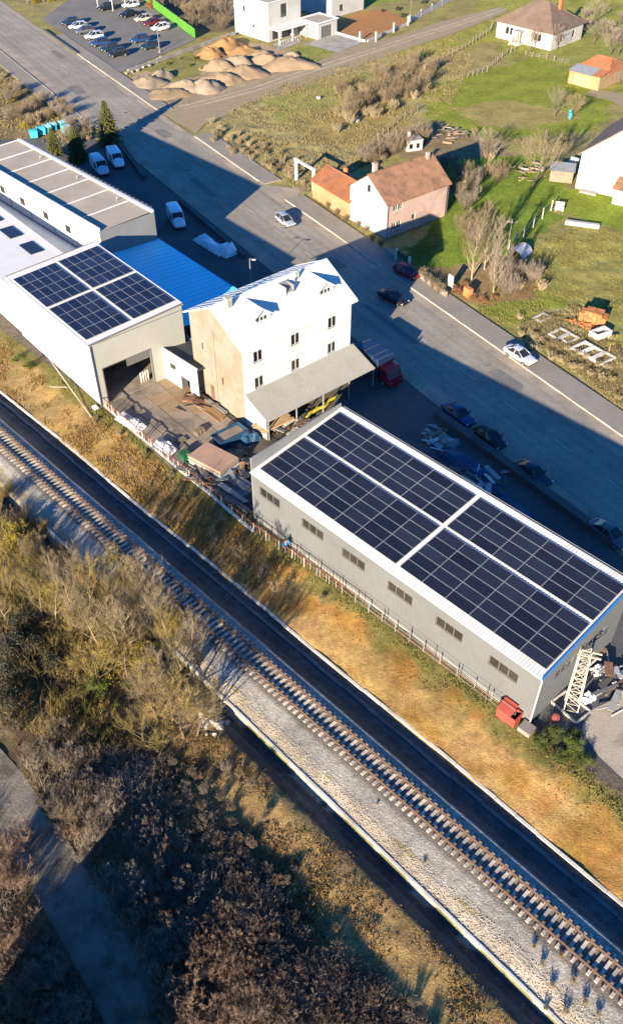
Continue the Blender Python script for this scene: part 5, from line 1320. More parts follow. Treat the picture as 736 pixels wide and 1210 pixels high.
for k in range(16):
    t = k / 15; p = G(150 + 42 * t + random.uniform(-2, 2), 87 - 18 * t + random.uniform(-1.5, 2))
    o = link('boulder', ROCKS[k % 5], None, (p.x, p.y, .2), (0, 0, random.uniform(0, 6)), random.uniform(.35, .7))
    tag(o, 'pale boulder in the row along the parking lot wall', 'boulder', 'boulders along the parking lot wall')
for k in range(7):
    p = G(247 + random.uniform(-7, 7), 64 + random.uniform(-3, 4)); o = link('rubble_block', ROCKS[k % 5], None, (p.x, p.y, .3), (0, 0, random.uniform(0, 6)), random.uniform(.35, .6)); o.material_slots[0].link = 'OBJECT'; o.material_slots[0].material = MT['house_white']
    tag(o, 'white rubble block in the heap beside the orange mound', 'rubble', 'white rubble by the orange mound')

# ---- recycling bins by the spruces
bn = MB(); bn.add([(-.65, -.5, .15), (.65, -.5, .15), (.65, .5, .15), (-.65, .5, .15), (-.75, -.6, 1.3), (.75, -.6, 1.3), (.75, .6, 1.3), (-.75, .6, 1.3)], [(0, 3, 2, 1), (0, 1, 5, 4), (1, 2, 6, 5), (2, 3, 7, 6), (3, 0, 4, 7), (4, 5, 6, 7)])
bl_ = MB(); bl_.add([(-.78, -.62, 1.3), (.78, -.62, 1.3), (.78, .62, 1.3), (-.78, .62, 1.3), (-.7, -.2, 1.55), (.7, -.2, 1.55), (.7, .3, 1.58), (-.7, .3, 1.58)], [(0, 1, 5, 4), (1, 2, 6, 5), (2, 3, 7, 6), (3, 0, 4, 7), (4, 5, 6, 7)])
wlm = MB().tube([(-.03, 0, 0), (.03, 0, 0)], .1, 8).mesh('castor', 'rubber')
bnm, blm, blm2 = bn.mesh('bin_body', 'teal'), bl_.mesh('bin_lid', 'teal'), bl_.mesh('bin_lid', 'teal_pale')
for k, (px, lid) in enumerate([((41, 163), 0), ((50, 159.5), 0), ((57, 157.5), 1), ((63, 155), 1), ((76, 152), 1), ((80, 158), 1)]):
    t = thing('waste_bin', 'teal four wheeled waste bin with ' + ('pale lid' if lid else 'teal lid') + ' by the spruces', 'waste bin', G(*px), 20 + k * 6, 'waste bins by the spruces')
    link('bin_body', bnm, t); link('bin_lid', blm2 if lid else blm, t)
    for x in (-.5, .5):
        for y in (-.4, .4): link('castor', wlm, t, (x, y, .1))

# ---- fence along the railway side of the yard and hangar: red rail, pale posts, wire panels
rf_pts = [(118, 474), (150, 503), (200, 545), (250, 585), (300, 628), (345, 659), (420, 712), (500, 769), (560, 812), (600, 843)]
FP = [Vector(G(*p)) for p in rf_pts]
rfn = thing('railing_fence', 'long red and white railing fence between yard and railway bank', 'fence', (0, 0, 0))
pom = MB().box(-.05, .05, -.05, .05, 0, 1.25).mesh('fence_post', 'cream_steel'); pom2 = MB().box(-.04, .04, -.04, .04, 0, 1.25).mesh('fence_post', 'galv')
def along(P, step):
    out = []
    for i in range(len(P) - 1):
        d = P[i + 1] - P[i]; n = max(1, round(d.length / step))
        for k in range(n): out.append((P[i] + d * k / n, P[i] + d * (k + 1) / n))
    return out
random.seed(21)
for k, (p, q) in enumerate(along(FP, 1.7)):
    az = math.atan2((q - p).y, (q - p).x)
    link('fence_post', pom if k < 22 else pom2, rfn, (p.x, p.y, gz(p.x, p.y) - .05), (random.uniform(-.05, .05), random.uniform(-.05, .05), az))
    z = gz(p.x, p.y)
    for zz in (1.12,) if k < 26 else (.35,):
        MB().bar((p.x, p.y, z + zz + random.uniform(-.05, .05)), (q.x, q.y, z + zz + random.uniform(-.05, .05)), .06, .09).build('fence_rail', 'red_paint', rfn)
    if k < 24:
        for j in range(1, 4):
            r = p + (q - p) * j / 4
            MB().bar((r.x, r.y, z + .1), (r.x, r.y, z + 1.15), .035).build('fence_bar', 'cream_steel' if (j + k) % 2 else 'red_paint', rfn)
    MB().box(p.x - .01, p.x + .01, p.y - .01, p.y + .01, z, z + .01) if False else None
# low concrete upstand under the fence
for k, (p, q) in enumerate(along([FP[0], FP[1], FP[2], FP[3], FP[4]], 2.4)):
    MB().bar((p.x, p.y, gz(p.x, p.y) + .03), (q.x, q.y, gz(q.x, q.y) + .03), .25, .3).build('fence_base', 'wall_cap', rfn)
# second wire fence close to the hangar wall
wf = thing('wire_fence', 'thin grey wire fence with slim posts close to the hangar wall', 'fence', HG.o, HG.az)
for k in range(12):
    x = 1.5 + k * 2.85
    MB().tube([(x, -.75, 0), (x, -.75, 1.5)], .035, 6).build('fence_post', 'frame_grey', wf)
    if k < 11:
        for zz in (.35, .9, 1.45): MB().bar((x, -.75, zz), (x + 2.85, -.75, zz), .03).build('wire', 'galv', wf)
# ---- red container lid box, red item, lattice mast, scrap at the hangar end
CT = Frame(G(600, 848), -44)
ct = thing('red_container', 'small red metal container standing open at the hangar corner by the fence', 'container', CT.o, CT.az, None, .8)
mb = MB(); mb.box(-1.1, 1.1, -.7, -.62, 0, 1.3); mb.box(-1.1, 1.1, .62, .7, 0, 1.3); mb.box(-1.1, -1.02, -.62, .62, 0, 1.3); mb.box(1.02, 1.1, -.62, .62, 0, 1.3); mb.box(-1.02, 1.02, -.62, .62, 0, .1); mb.build('body', 'red_box', ct)
mb = MB(); mb.add([(-1.15, -.75, 1.32), (.5, -.75, 1.32), (.5, .75, 1.75), (-1.15, .75, 1.75), (-1.15, -.75, 1.38), (.5, -.75, 1.38), (.5, .75, 1.81), (-1.15, .75, 1.81)], [(0, 3, 2, 1), (4, 5, 6, 7), (0, 1, 5, 4), (1, 2, 6, 5), (2, 3, 7, 6), (3, 0, 4, 7)]); mb.build('lid', 'red_box', ct)
mb = MB(); mb.box(1.2, 2.3, -.5, .5, 0, .5); tag(mb.build('crate', 'board_grey', None, CT.o, (0, 0, R(-44))), 'low grey crate beside the red container', 'crate')
g = MB(); g.tube([(0, 0, 0), (0, 0, .7), (0, 0, .75)], [.32, .32, .1], 12); tag(g.build('red_drum', 'red_paint', None, G(654, 850), (R(20), 0, 0)), 'small red drum on the weeds at the hangar end', 'drum')
# the mast lies propped with its foot frame on the ground and its head against the hangar end wall
b0 = Vector(G(674, 836)); wtop = HG.w(HL + .5, 5.6, 5.2)
mast = thing('lattice_mast', 'cream steel lattice mast section leaning against the hangar end wall', 'mast', b0)
d = wtop - b0; dn = d.normalized(); s1 = dn.cross(Vector((0, 0, 1))).normalized(); s2 = s1.cross(dn).normalized()
mb = MB(); wd = .55
cor = lambda t, i: Vector((0, 0, 0)) + d * t + (s1 * (wd if i in (1, 2) else -wd) + s2 * (wd if i in (2, 3) else -wd)) * (1 - .25 * t)
for i in range(4): MB().bar(cor(0, i), cor(1, i), .075).build('chord', 'cream_steel', mast)
nb = 9
for k in range(nb):
    for i in range(4):
        j = (i + 1) % 4
        MB().bar(cor(k / nb, i), cor((k + 1) / nb, j), .035).build('brace', 'cream_steel', mast)
        MB().bar(cor(k / nb, i), cor(k / nb, j), .035).build('strut', 'cream_steel', mast)
mb = MB(); mb.bar((-1.3, -.9, .1), (1.3, -.9, .1), .16); mb.bar((-1.3, .9, .1), (1.3, .9, .1), .16); mb.bar((-1.3, -.9, .1), (-1.3, .9, .1), .16); mb.bar((1.3, -.9, .1), (1.3, .9, .1), .16)
mb.build('foot_frame', 'cream_steel', mast, (0, 0, 0), (0, 0, R(-52)))
for k, t in enumerate((.86, .94)): MB().bar(cor(t, 0) - s1 * .9, cor(t, 1) + s1 * .9, .12).build('cross_arm', 'cream_steel', mast)
def scrap(name, label, px, az, n, L, spread, mats, seed, group, cat, z0=0.05):
    rs = random.Random(seed)
    for k in range(n):
        p = Vector(G(*px)) + Vector((rs.gauss(0, spread), rs.gauss(0, spread), 0))
        l = L * rs.uniform(.5, 1.1); a = R(az) + rs.gauss(0, .5); ti = rs.uniform(-.15, .25)
        m = rs.choice(mats); zz = z0 + rs.uniform(0, .5)
        mb = MB()
        if rs.random() < .5: mb.bar((-l / 2, 0, 0), (l / 2, 0, 0), rs.uniform(.06, .16)); form = 'bar'
        else: mb.box(-l / 2, l / 2, -rs.uniform(.1, .4), rs.uniform(.1, .4), 0, .06); form = 'flat sheet'
        word = {'galv': 'grey metal', 'frame_white': 'white', 'wood_grey': 'grey wooden', 'frame_grey': 'dark grey', 'rust': 'rusty', 'wood': 'brown wooden', 'board_pink': 'pinkish', 'wood_pale': 'pale wooden', 'stone': 'stone coloured', 'house_white': 'white'}[m]
        lab = ('long ' if l > L * .85 else 'short ' if l < L * .65 else '') + word + ' ' + form + ' in the ' + label
        tag(mb.build(name, m, None, (p.x, p.y, zz + l / 2 * abs(math.sin(ti))), (rs.uniform(-.2, .2), ti, a)), lab, cat, group)
scrap('scrap_piece', 'scrap heap behind the lattice mast', (722, 805), 40, 26, 2.6, 1.4, ['galv', 'frame_white', 'wood_grey', 'frame_grey', 'rust'], 31, 'scrap heap by the lattice mast', 'scrap')
tarp('white_sack', 'crumpled white plastic sack on the lattice mast foot', G(693, 826), 30, 1.3, .9, .7, 'frame_white', 12, 'sack')
tarp('white_sack', 'white plastic bundle lying further up behind the mast', G(706, 793), 20, 1.2, .9, .7, 'frame_white', 13, 'sack')
tag(MB().tube([(0, 0, .05), (1.3, .2, .05), (1.9, .9, .06), (2.2, 1.8, .05)], .07, 6).build('bent_pipe', 'cream_steel', None, G(722, 846), (0, 0, R(20))), 'bent pale pipe on the concrete pad', 'pipe')

# ---- yard clutter
def stack(name, label, px, az, w, l, n, th, m, seed, gap=.0, cat='stack', z0=.06):
    """boards piled up: each board is its own thing"""
    rs = random.Random(seed); p = G(*px)
    for k in range(n):
        mb = MB(); mb.box(-l / 2, l / 2, -w / 2, w / 2, 0, th)
        mt = m[k % len(m)] if isinstance(m, list) else m
        pos = 'topmost' if k == n - 1 else ('lowest' if k == 0 else 'middle')
        tag(mb.build(name, mt, None, (p.x + rs.uniform(-.12, .12), p.y + rs.uniform(-.12, .12), z0 + k * (th + gap)), (0, 0, R(az) + rs.uniform(-.06, .06))), label.replace('*', pos), cat, label.replace('* ', ''))
stack('board_stack', '* pinkish board pack in the stack by the yard fence', (253, 552), -38, 3.0, 4.6, 4, .32, ['board_grey', 'frame_white', 'board_grey', 'board_pink'], 41, .03, 'boards')
def planks(name, label, px, az, n, L, w, m, seed, cat, z0=.06, rows=3):
    rs = random.Random(seed); F_ = Frame(G(*px), az)
    for k in range(n):
        r, c = divmod(k, max(1, n // rows)); p = F_.w(rs.uniform(-.2, .2), (c - n / rows / 2) * (w + .03) + rs.uniform(-.02, .02))
        tag(MB().box(-L / 2, L / 2, -w / 2, w / 2, 0, .07).build(name, m, None, (p.x, p.y, z0 + r * .085), (0, 0, R(az) + rs.uniform(-.03, .03))), label, cat, label)
planks('plank', 'pale sawn plank in the pile at the canopy corner', (322, 508), 40, 24, 4.2, .22, 'wood_pale', 51, 'plank', 1.1)
tg = thing('plank_rack', 'low steel trestle carrying the pale planks at the canopy corner', 'trestle', G(322, 508), 40)
for x in (-1.6, 0, 1.6):
    MB().box(x - .05, x + .05, -1.0, 1.0, 1.0, 1.09).build('beam', 'rust', tg)
    for y in (-.9, .9): MB().box(x - .05, x + .05, y - .05, y + .05, 0, 1.0).build('leg', 'rust', tg)
planks('timber', 'brown old timber lying along the tall house wall', (247, 483), -48, 12, 5.5, .22, 'wood', 52, 'timber', .07, 2)
planks('steel_bar', 'grey steel profile lying along the tall house wall', (252, 478), -48, 8, 5.0, .1, 'galv', 53, 'steel bar', .12, 2)
planks('long_bar', 'dark steel profile stacked along the yard fence', (272, 590), -43, 18, 6.0, .12, 'frame_grey', 54, 'steel bar', .1, 4)
planks('long_bar', 'pale steel profile stacked along the yard fence', (266, 578), -43, 12, 6.5, .1, 'galv', 55, 'steel bar', .15, 3)
planks('long_board', 'grey brown board stacked beside the hangar gable', (281, 566), -43, 14, 4.0, .3, 'board_grey', 56, 'board', .08, 3)
scrap('scrap_piece', 'scrap in front of the hangar gable', (290, 555), -40, 22, 2.0, 1.0, ['wood_grey', 'galv', 'wood', 'frame_grey'], 57, 'scrap by the hangar gable', 'scrap')
scrap('scrap_piece', 'offcuts under the canopy edge', (350, 503), 40, 26, 1.8, 1.2, ['galv', 'wood_grey', 'frame_white', 'rust', 'board_pink'], 58, 'offcuts by the canopy', 'scrap', .3)
scrap('scrap_piece', 'offcuts below the tall house gable', (232, 478), 0, 18, 1.8, .9, ['rust', 'wood', 'wood_grey'], 59, 'rusty offcuts below the gable', 'scrap')
for k, (px, cc) in enumerate([((385, 480), 'yellow'), ((374, 486), 'yellow'), ((391, 474), 'yellow')]):
    pass
mm('yellow_plastic', (0.42, 0.36, 0.03), 0.5, 0.1)
for k, px in enumerate([(379, 488), (392, 478), (369, 493)]):
    p = G(*px); tag(MB().tube([(-1.2, 0, .5), (-.3, .1, .55), (.6, 0, .5), (1.2, .1, .5)], [.16, .2, .18, .12], 8).build('yellow_roll', 'yellow_plastic', None, (p.x, p.y, .2), (0, 0, R(40 + 8 * k))), 'yellow plastic roll lying under the canopy edge', 'roll', 'yellow rolls under the canopy')
tarp('plastic_heap', 'crumpled pale plastic heap inside the fence by the warehouse corner', G(155, 500), -42, 4.2, 1.6, .8, 'plastic_white', 61, 'plastic heap')
tarp('plastic_heap', 'crumpled white plastic heap with red scraps on the yard fence', G(196, 529), -42, 3.0, 1.4, .8, 'plastic_white', 62, 'plastic heap')
tarp('plastic_heap', 'grey foil sheets heap in front of the plank trestle', G(352, 512), 40, 2.4, 1.6, .8, 'board_grey', 63, 'plastic heap')
tag(MB().box(-.9, .9, -.5, .5, 0, .8).build('green_crate', 'plastic_green', None, G(222, 543), (0, 0, R(-42))), 'dark green crate at the end of the stacked steel bars', 'crate')
# pallets
pal_slat = MB().box(-.6, .6, -.05, .05, 0, .022).mesh('slat', 'wood'); pal_slat2 = MB().box(-.6, .6, -.05, .05, 0, .022).mesh('slat', 'wood_grey')
pal_blk = MB().box(-.06, .06, -.4, .4, 0, .09).mesh('bearer', 'wood_grey')
def pallet(px, az, z, label, grp, old):
    p = G(*px); t = thing('pallet', label, 'pallet', (p.x, p.y, z), az, grp)
    for x in (-.5, 0, .5): link('bearer', pal_blk, t, (x, 0, 0))
    for y in (-.34, -.17, 0, .17, .34): link('slat', pal_slat2 if old else pal_slat, t, (0, y, .092))
rp_ = random.Random(6)
for px, n, nm in [((236, 512), 4, 'on the slabs beside the blue skip'), ((285, 541), 5, 'in front of the hangar gable'), ((214, 522), 2, 'beside the white plastic on the yard fence'), ((552, 566), 4, 'behind the hangar near the tarpaulins'), ((522, 512), 3, 'behind the hangar by the first parked car'), ((340, 500), 4, 'under the house canopy edge')]:
    for k in range(n):
        pos = 'topmost' if k == n - 1 else 'lowest' if k == 0 else 'middle'
        pallet(px, 40 + rp_.uniform(-12, 12), .05 + k * .125, pos + ' wooden pallet of the stack ' + nm, 'pallets ' + nm, k % 2)
scrap('scrap_piece', 'scrap along the yard fence', (244, 562), -43, 24, 2.4, 1.1, ['galv', 'wood_grey', 'frame_grey', 'rust', 'wood'], 91, 'scrap along the yard fence', 'scrap', .3)
scrap('scrap_piece', 'scrap between skip and board stack', (262, 538), 10, 20, 1.6, .9, ['wood', 'wood_grey', 'frame_grey', 'rust'], 92, 'scrap between skip and boards', 'scrap', .1)
scrap('scrap_piece', 'materials behind the hangar', (566, 572), -50, 30, 2.6, 1.6, ['galv', 'wood_grey', 'frame_white', 'frame_grey'], 93, 'materials behind the hangar', 'scrap', .1)
scrap('scrap_piece', 'materials behind the hangar near the canopy', (512, 520), -40, 16, 2.0, 1.0, ['galv', 'wood_grey', 'frame_white'], 94, 'materials near the canopy end', 'scrap', .1)
tarp('covered_pile', 'long blue grey sheeting along the low wall behind the hangar', G(590, 588), -53, 9.0, 1.6, .7, 'plastic_blue', 95)
# dark blue skip and covered machine below the gable
sk = thing('skip', 'dark blue steel skip standing in shade below the tall house gable', 'skip', G(272, 522), 40)
mb = MB(); mb.add([(-1.5, -.8, .1), (1.5, -.8, .1), (1.5, .8, .1), (-1.5, .8, .1), (-1.9, -.95, 1.3), (1.9, -.95, 1.3), (1.9, .95, 1.3), (-1.9, .95, 1.3)], [(0, 3, 2, 1), (0, 1, 5, 4), (1, 2, 6, 5), (2, 3, 7, 6), (3, 0, 4, 7)]); mb.build('body', 'plastic_blue', sk)
mb = MB(); mb.bar((-1.9, -.95, 1.3), (1.9, -.95, 1.3), .1); mb.bar((-1.9, .95, 1.3), (1.9, .95, 1.3), .1); mb.bar((-1.9, -.95, 1.3), (-1.9, .95, 1.3), .1); mb.bar((1.9, -.95, 1.3), (1.9, .95, 1.3), .1); mb.build('rim', 'plastic_blue', sk)
MB().box(-1.7, 1.7, -.8, .8, 1.0, 1.1).build('load', 'wood_grey', sk)
tarp('covered_machine', 'machine under a dark blue cover next to the skip', G(295, 520), 40, 2.2, 1.6, 1.2, 'plastic_blue', 64, 'cover')
# propped white poles at the warehouse wall
for k, (a, b) in enumerate([((58, 428), (108, 492)), ((60, 462), (80, 458))]):
    p, q = G(*a), G(*b); tag(MB().bar((p.x, p.y, gz(p.x, p.y) + .9), (q.x, q.y, gz(q.x, q.y) + .15), .08).build('leaning_pole', 'cream_steel', None), ['long pale pole lying on the bank below the warehouse wall', 'short pale pole crossing the long one below the warehouse'][k], 'pole')
tag(MB().box(-.35, .35, -.25, .25, 0, .4).build('wall_box', 'frame_white', None, (*G(113, 482)[:2], gz(*G(113, 482)[:2]) - .1), (0, 0, R(-50))), 'small white box at the warehouse corner outside the fence', 'box')

# ---- things across the road
GT = Frame(G(350, 213), -55.5)
gt_ = thing('concrete_gateway', 'tall open concrete gate frame beside the weeds and the ochre shed', 'gate', GT.o, GT.az)
for x in (0, 5.2): MB().box(x - .2, x + .2, -.2, .2, 0, 3.4).build('gate_post', 'wall_cap', gt_)
MB().box(-.3, 5.5, -.22, .22, 3.4, 3.75).build('lintel', 'wall_cap', gt_)
def frame_ring(label, px, az, L, W, h, tiltx=0.0, m='wall_cap'):
    t = MB(); w = .28
    t.box(-L / 2, L / 2, -W / 2, -W / 2 + w, 0, h); t.box(-L / 2, L / 2, W / 2 - w, W / 2, 0, h); t.box(-L / 2, -L / 2 + w, -W / 2 + w, W / 2 - w, 0, h); t.box(L / 2 - w, L / 2, -W / 2 + w, W / 2 - w, 0, h)
    p = G(*px); tag(t.build('concrete_ring', m, None, (p.x, p.y, gz(p.x, p.y) - .05), (tiltx, 0, R(az))), label, 'concrete frame', 'cast concrete frames in the weedy field')
for px, az, L, W, h, l in [((640, 376), 38, 2.2, 1.5, .35, 'half buried concrete frame furthest from the brick heap'), ((660, 395), 38, 2.6, 1.6, .4, 'rectangular concrete frame beside the half buried ones'), ((672, 401), 38, 2.2, 1.6, .4, 'concrete frame touching the rectangular one'), ((687, 413), 36, 2.8, 1.6, .5, 'concrete frame with a dark opening in the middle of the row'), ((700, 419), 36, 2.6, 1.6, .5, 'concrete frame next to the pale sign stake'), ((712, 426), 36, 2.8, 1.7, .5, 'concrete frame at the road end of the row'), ((708, 397), 30, 2.6, 1.5, .9, 'tall white concrete box frame next to the brick heap')]:
    frame_ring(l, px, az, L, W, h)
# brick heap
bk = MB().box(-.13, .13, -.065, .065, -.04, .04)
BKM = MB().box(-.2, .2, -.1, .1, -.1, .1).mesh('brick', 'brick')
pb = G(700, 380); hb = thing('brick_heap', 'neat stack of orange bricks with spilled bricks in the field', 'brick heap', (pb.x, pb.y, gz(pb.x, pb.y)), -30)
random.seed(71)
for k in range(8):
    for i in range(6):
        for j in range(4):
            if k > 5 and (i < 1 or i > 4): continue
            link('brick', BKM, hb, (-1.5 + i * .58 + random.uniform(-.03, .03), -.6 + j * .4 + random.uniform(-.03, .03), .1 + k * .21), (0, 0, random.uniform(-.08, .08)), (1.35, 1.8, 1.0))
for k in range(60): link('brick', BKM, hb, (random.gauss(-.6, .9), -1.2 - abs(random.gauss(0, .5)), .06 + max(0, .35 - random.random()) * .8), (random.uniform(-.6, .6), random.uniform(-.6, .6), random.uniform(0, 6)))
p = G(718, 418); sg = thing('sign_stake', 'small pale green sign on a stake beside the concrete frames', 'sign', (p.x, p.y, gz(p.x, p.y))); MB().box(-.04, .04, -.04, .04, 0, 1.6).build('stake', 'wood_pale', sg); MB().box(-.5, .5, -.25, .25, 1.6, 1.65).build('board', 'leaf_gold', sg)
p = G(531, 342); sg = thing('white_sign', 'plain white board on posts beside the leaf strewn pavement', 'sign', (p.x, p.y, 0), -57); MB().box(-.55, .55, -.03, .03, .5, 2.2).build('board', 'house_white', sg)
for x in (-.45, .45): MB().box(x - .04, x + .04, .03, .09, 0, 2.1).build('post', 'galv', sg)
lowwall('low stone wall with hedge in front of the pink house garden', (455, 298), (527, 352), .8, .3, 'stone')
tag(MB().box(-.6, .6, -.35, .35, 0, 1.3).build('meter_cabinet', 'brick', None, G(552, 350), (0, 0, R(-57))), 'small brick meter cabinet among fallen leaves by the pavement', 'cabinet')
g2 = thing('garden_gate', 'dark green garden gate between pale posts beside the red car', 'gate', G(468, 308), -57)
MB().box(.1, 2.9, -.03, .03, .1, 1.7).build('gate_leaf', 'plastic_green', g2)
for x in (0, 3.0): MB().box(x - .15, x + .15, -.15, .15, 0, 1.9).build('gate_post', 'wall_cap', g2)
# garden posts with wire
def post_row(name, label, pts, h, step, m, wires=2, w=.13):
    P = [Vector(G(*p)) for p in pts]; t = thing(name, label, 'fence', (0, 0, 0)); me = MB().box(-w / 2, w / 2, -w / 2, w / 2, -.2, h).mesh('fence_post', m)
    for p, q in along(P, step):
        za, zb = gz(p.x, p.y), gz(q.x, q.y)
        link('fence_post', me, t, (p.x, p.y, za), (random.uniform(-.05, .05), random.uniform(-.05, .05), 0))
        for k in range(wires):
            zz = h * (k + 1) / (wires + .3); MB().bar((p.x, p.y, za + zz), (q.x, q.y, zb + zz), .025).build('wire', 'galv', t)
post_row('post_fence', 'row of pale concrete fence posts across the green garden', [(600, 296), (618, 280), (640, 258), (660, 240)], 1.8, 3.2, 'wall_cap')
post_row('post_fence', 'wooden post fence climbing towards the bungalow', [(516, 75), (545, 60), (578, 38), (582, 28)], 1.4, 2.2, 'wood_grey', 2)
post_row('post_fence', 'rough wooden fence around the fruit garden below the bungalow', [(552, 92), (575, 84), (598, 64), (612, 58)], 1.3, 1.6, 'wood_grey', 2)
post_row('post_fence', 'plank railing between bungalow porch and outbuilding', [(620, 66), (645, 70), (672, 76)], 1.1, 2.0, 'wood', 3)
post_row('post_fence', 'thin post fence along the far edge of the weedy field', [(446, 165), (470, 145), (500, 128)], 1.4, 2.6, 'wood_grey', 1)
tag(MB().box(-2.6, 2.6, -.35, .35, 0, .6).build('stone_trough', 'house_white', None, G(687, 267), (0, 0, R(-18))), 'long white trough on the grass below the white gable house', 'trough')
for px, w_, l_, h_, az, m, lab, nm, ct_ in [((660, 248), 1.4, 1.1, .8, -15, 'frame_white', 'small white trailer box by the garden fence posts', 'trailer_box', 'box'), ((676, 196), 1.5, 1.0, 1.0, -40, 'plastic_white', 'pale garden bench heap above the white gable wall', 'garden_bench', 'bench'), ((672, 140), .5, .5, 1.2, 0, 'teal', 'small blue barrel under the lone lawn tree', 'water_barrel', 'barrel')]:
    p = G(*px); mb = MB(); mb.box(-w_ / 2, w_ / 2, -l_ / 2, l_ / 2, .25, h_); mb.box(-w_ / 2 + .1, -w_ / 2 + .25, -l_ / 2, l_ / 2, 0, .25); mb.box(w_ / 2 - .25, w_ / 2 - .1, -l_ / 2, l_ / 2, 0, .25); mb.box(-w_ / 2, w_ / 2, l_ / 2 - .08, l_ / 2, h_, h_ + .4)
    tag(mb.build(nm, m, None, (p.x, p.y, gz(p.x, p.y)), (0, 0, R(az))), lab, ct_)
# small plastic tunnel
p = G(613, 300); V = []; F = []
for i in range(7):
    for k in range(9): a = math.pi * k / 8; V.append((i * .5 - 1.5, math.cos(a) * 1.3, math.sin(a) * 1.2))
for i in range(6):
    for k in range(8): q = i * 9 + k; F.append((q, q + 9, q + 10, q + 1))
tn = thing('plastic_tunnel', 'small arched plastic greenhouse tunnel at the garden corner', 'greenhouse', (p.x, p.y, gz(p.x, p.y)), 50)
MB().add(V, F).build('cover', 'plastic_white', tn)
for i in (0, 3, 6): MB().tube([(i * .5 - 1.5, math.cos(math.pi * k / 8) * 1.32, math.sin(math.pi * k / 8) * 1.22) for k in range(9)], .03, 5).build('hoop', 'galv', tn)
# grey lean shed and rubble by the big garden tree
p = G(662, 212); gs_ = thing('tool_shed', 'low shed with pale blue grey roof beside the white gable house', 'shed', (p.x, p.y, 0), -15)
MB().box(-1.9, 1.9, -1.3, 1.3, 0, 1.9).build('wall', 'wood_grey', gs_); MB().add([(-2.1, -1.5, 1.92), (2.1, -1.5, 1.92), (2.1, 1.5, 2.4), (-2.1, 1.5, 2.4)], [(0, 1, 2, 3)]).build('roof', 'galv', gs_)
scrap('rubble_piece', 'rubble under the spreading garden tree', (625, 205), 20, 34, 1.6, 1.9, ['wood_pale', 'stone', 'house_white', 'wood', 'board_pink'], 81, 'rubble under the garden tree', 'rubble', .1)
scrap('rubble_piece', 'rubble behind the pink house', (534, 160), 20, 34, 1.6, 1.8, ['wood_pale', 'stone', 'board_pink', 'wood_grey'], 82, 'rubble behind the pink house', 'rubble', .1)
p = G(487, 176); kn = thing('garden_kiln', 'small white masonry garden oven with openings behind the pink house', 'garden oven', (p.x, p.y, 0), 20)
mb = MB(); mb.wall((-1.5, -1, 0), (1, 0, 0), 3, 0, 1.8, [(.4, 1.2, .4, 1.3), (1.8, 2.6, .4, 1.3)], .3); mb.wall((1.5, -1, 0), (0, 1, 0), 2, 0, 1.8); mb.wall((1.5, 1, 0), (-1, 0, 0), 3, 0, 1.8); mb.wall((-1.5, 1, 0), (0, -1, 0), 2, 0, 1.8); mb.build('wall', 'house_white', kn)
MB().box(-1.6, 1.6, -1.1, 1.1, 1.8, 1.95).build('slab', 'concrete', kn); MB().box(-.9, -.5, .2, .6, 1.95, 3.0).build('chimney', 'house_white', kn)
tag(MB().box(-.3, .3, -.3, .3, 0, .5).build('white_block', 'house_white', None, (*G(376, 117)[:2], .02), (0, 0, .5)), 'lone white block lying in the grass field', 'block')
tag(MB().box(-.3, .3, -.3, .3, 0, .5).build('white_block', 'house_white', None, (*G(422, 144)[:2], .02), (0, 0, .9)), 'white block at the edge of the dry shrubs', 'block')
# utility pole in the garden
def upole(px, h, label):
    p = G(*px); t = thing('utility_pole', label, 'pole', (p.x, p.y, gz(p.x, p.y))); MB().tube([(0, 0, -.3), (0, 0, h)], [.14, .09], 8).build('post', 'wood_grey', t); MB().bar((-.7, .2, h - .5), (.7, -.2, h - .5), .1).build('cross_arm', 'wood_grey', t)
    for x in (-.6, .6): MB().tube([(x, -x * .28, h - .45), (x, -x * .28, h - .25)], .04, 6).build('insulator', 'frame_white', t)
upole((597, 308), 6.5, 'wooden utility pole beside the plastic tunnel')
upole((484, 25), 6.0, 'thin utility pole at the garden wall corner by the ploughed plot')
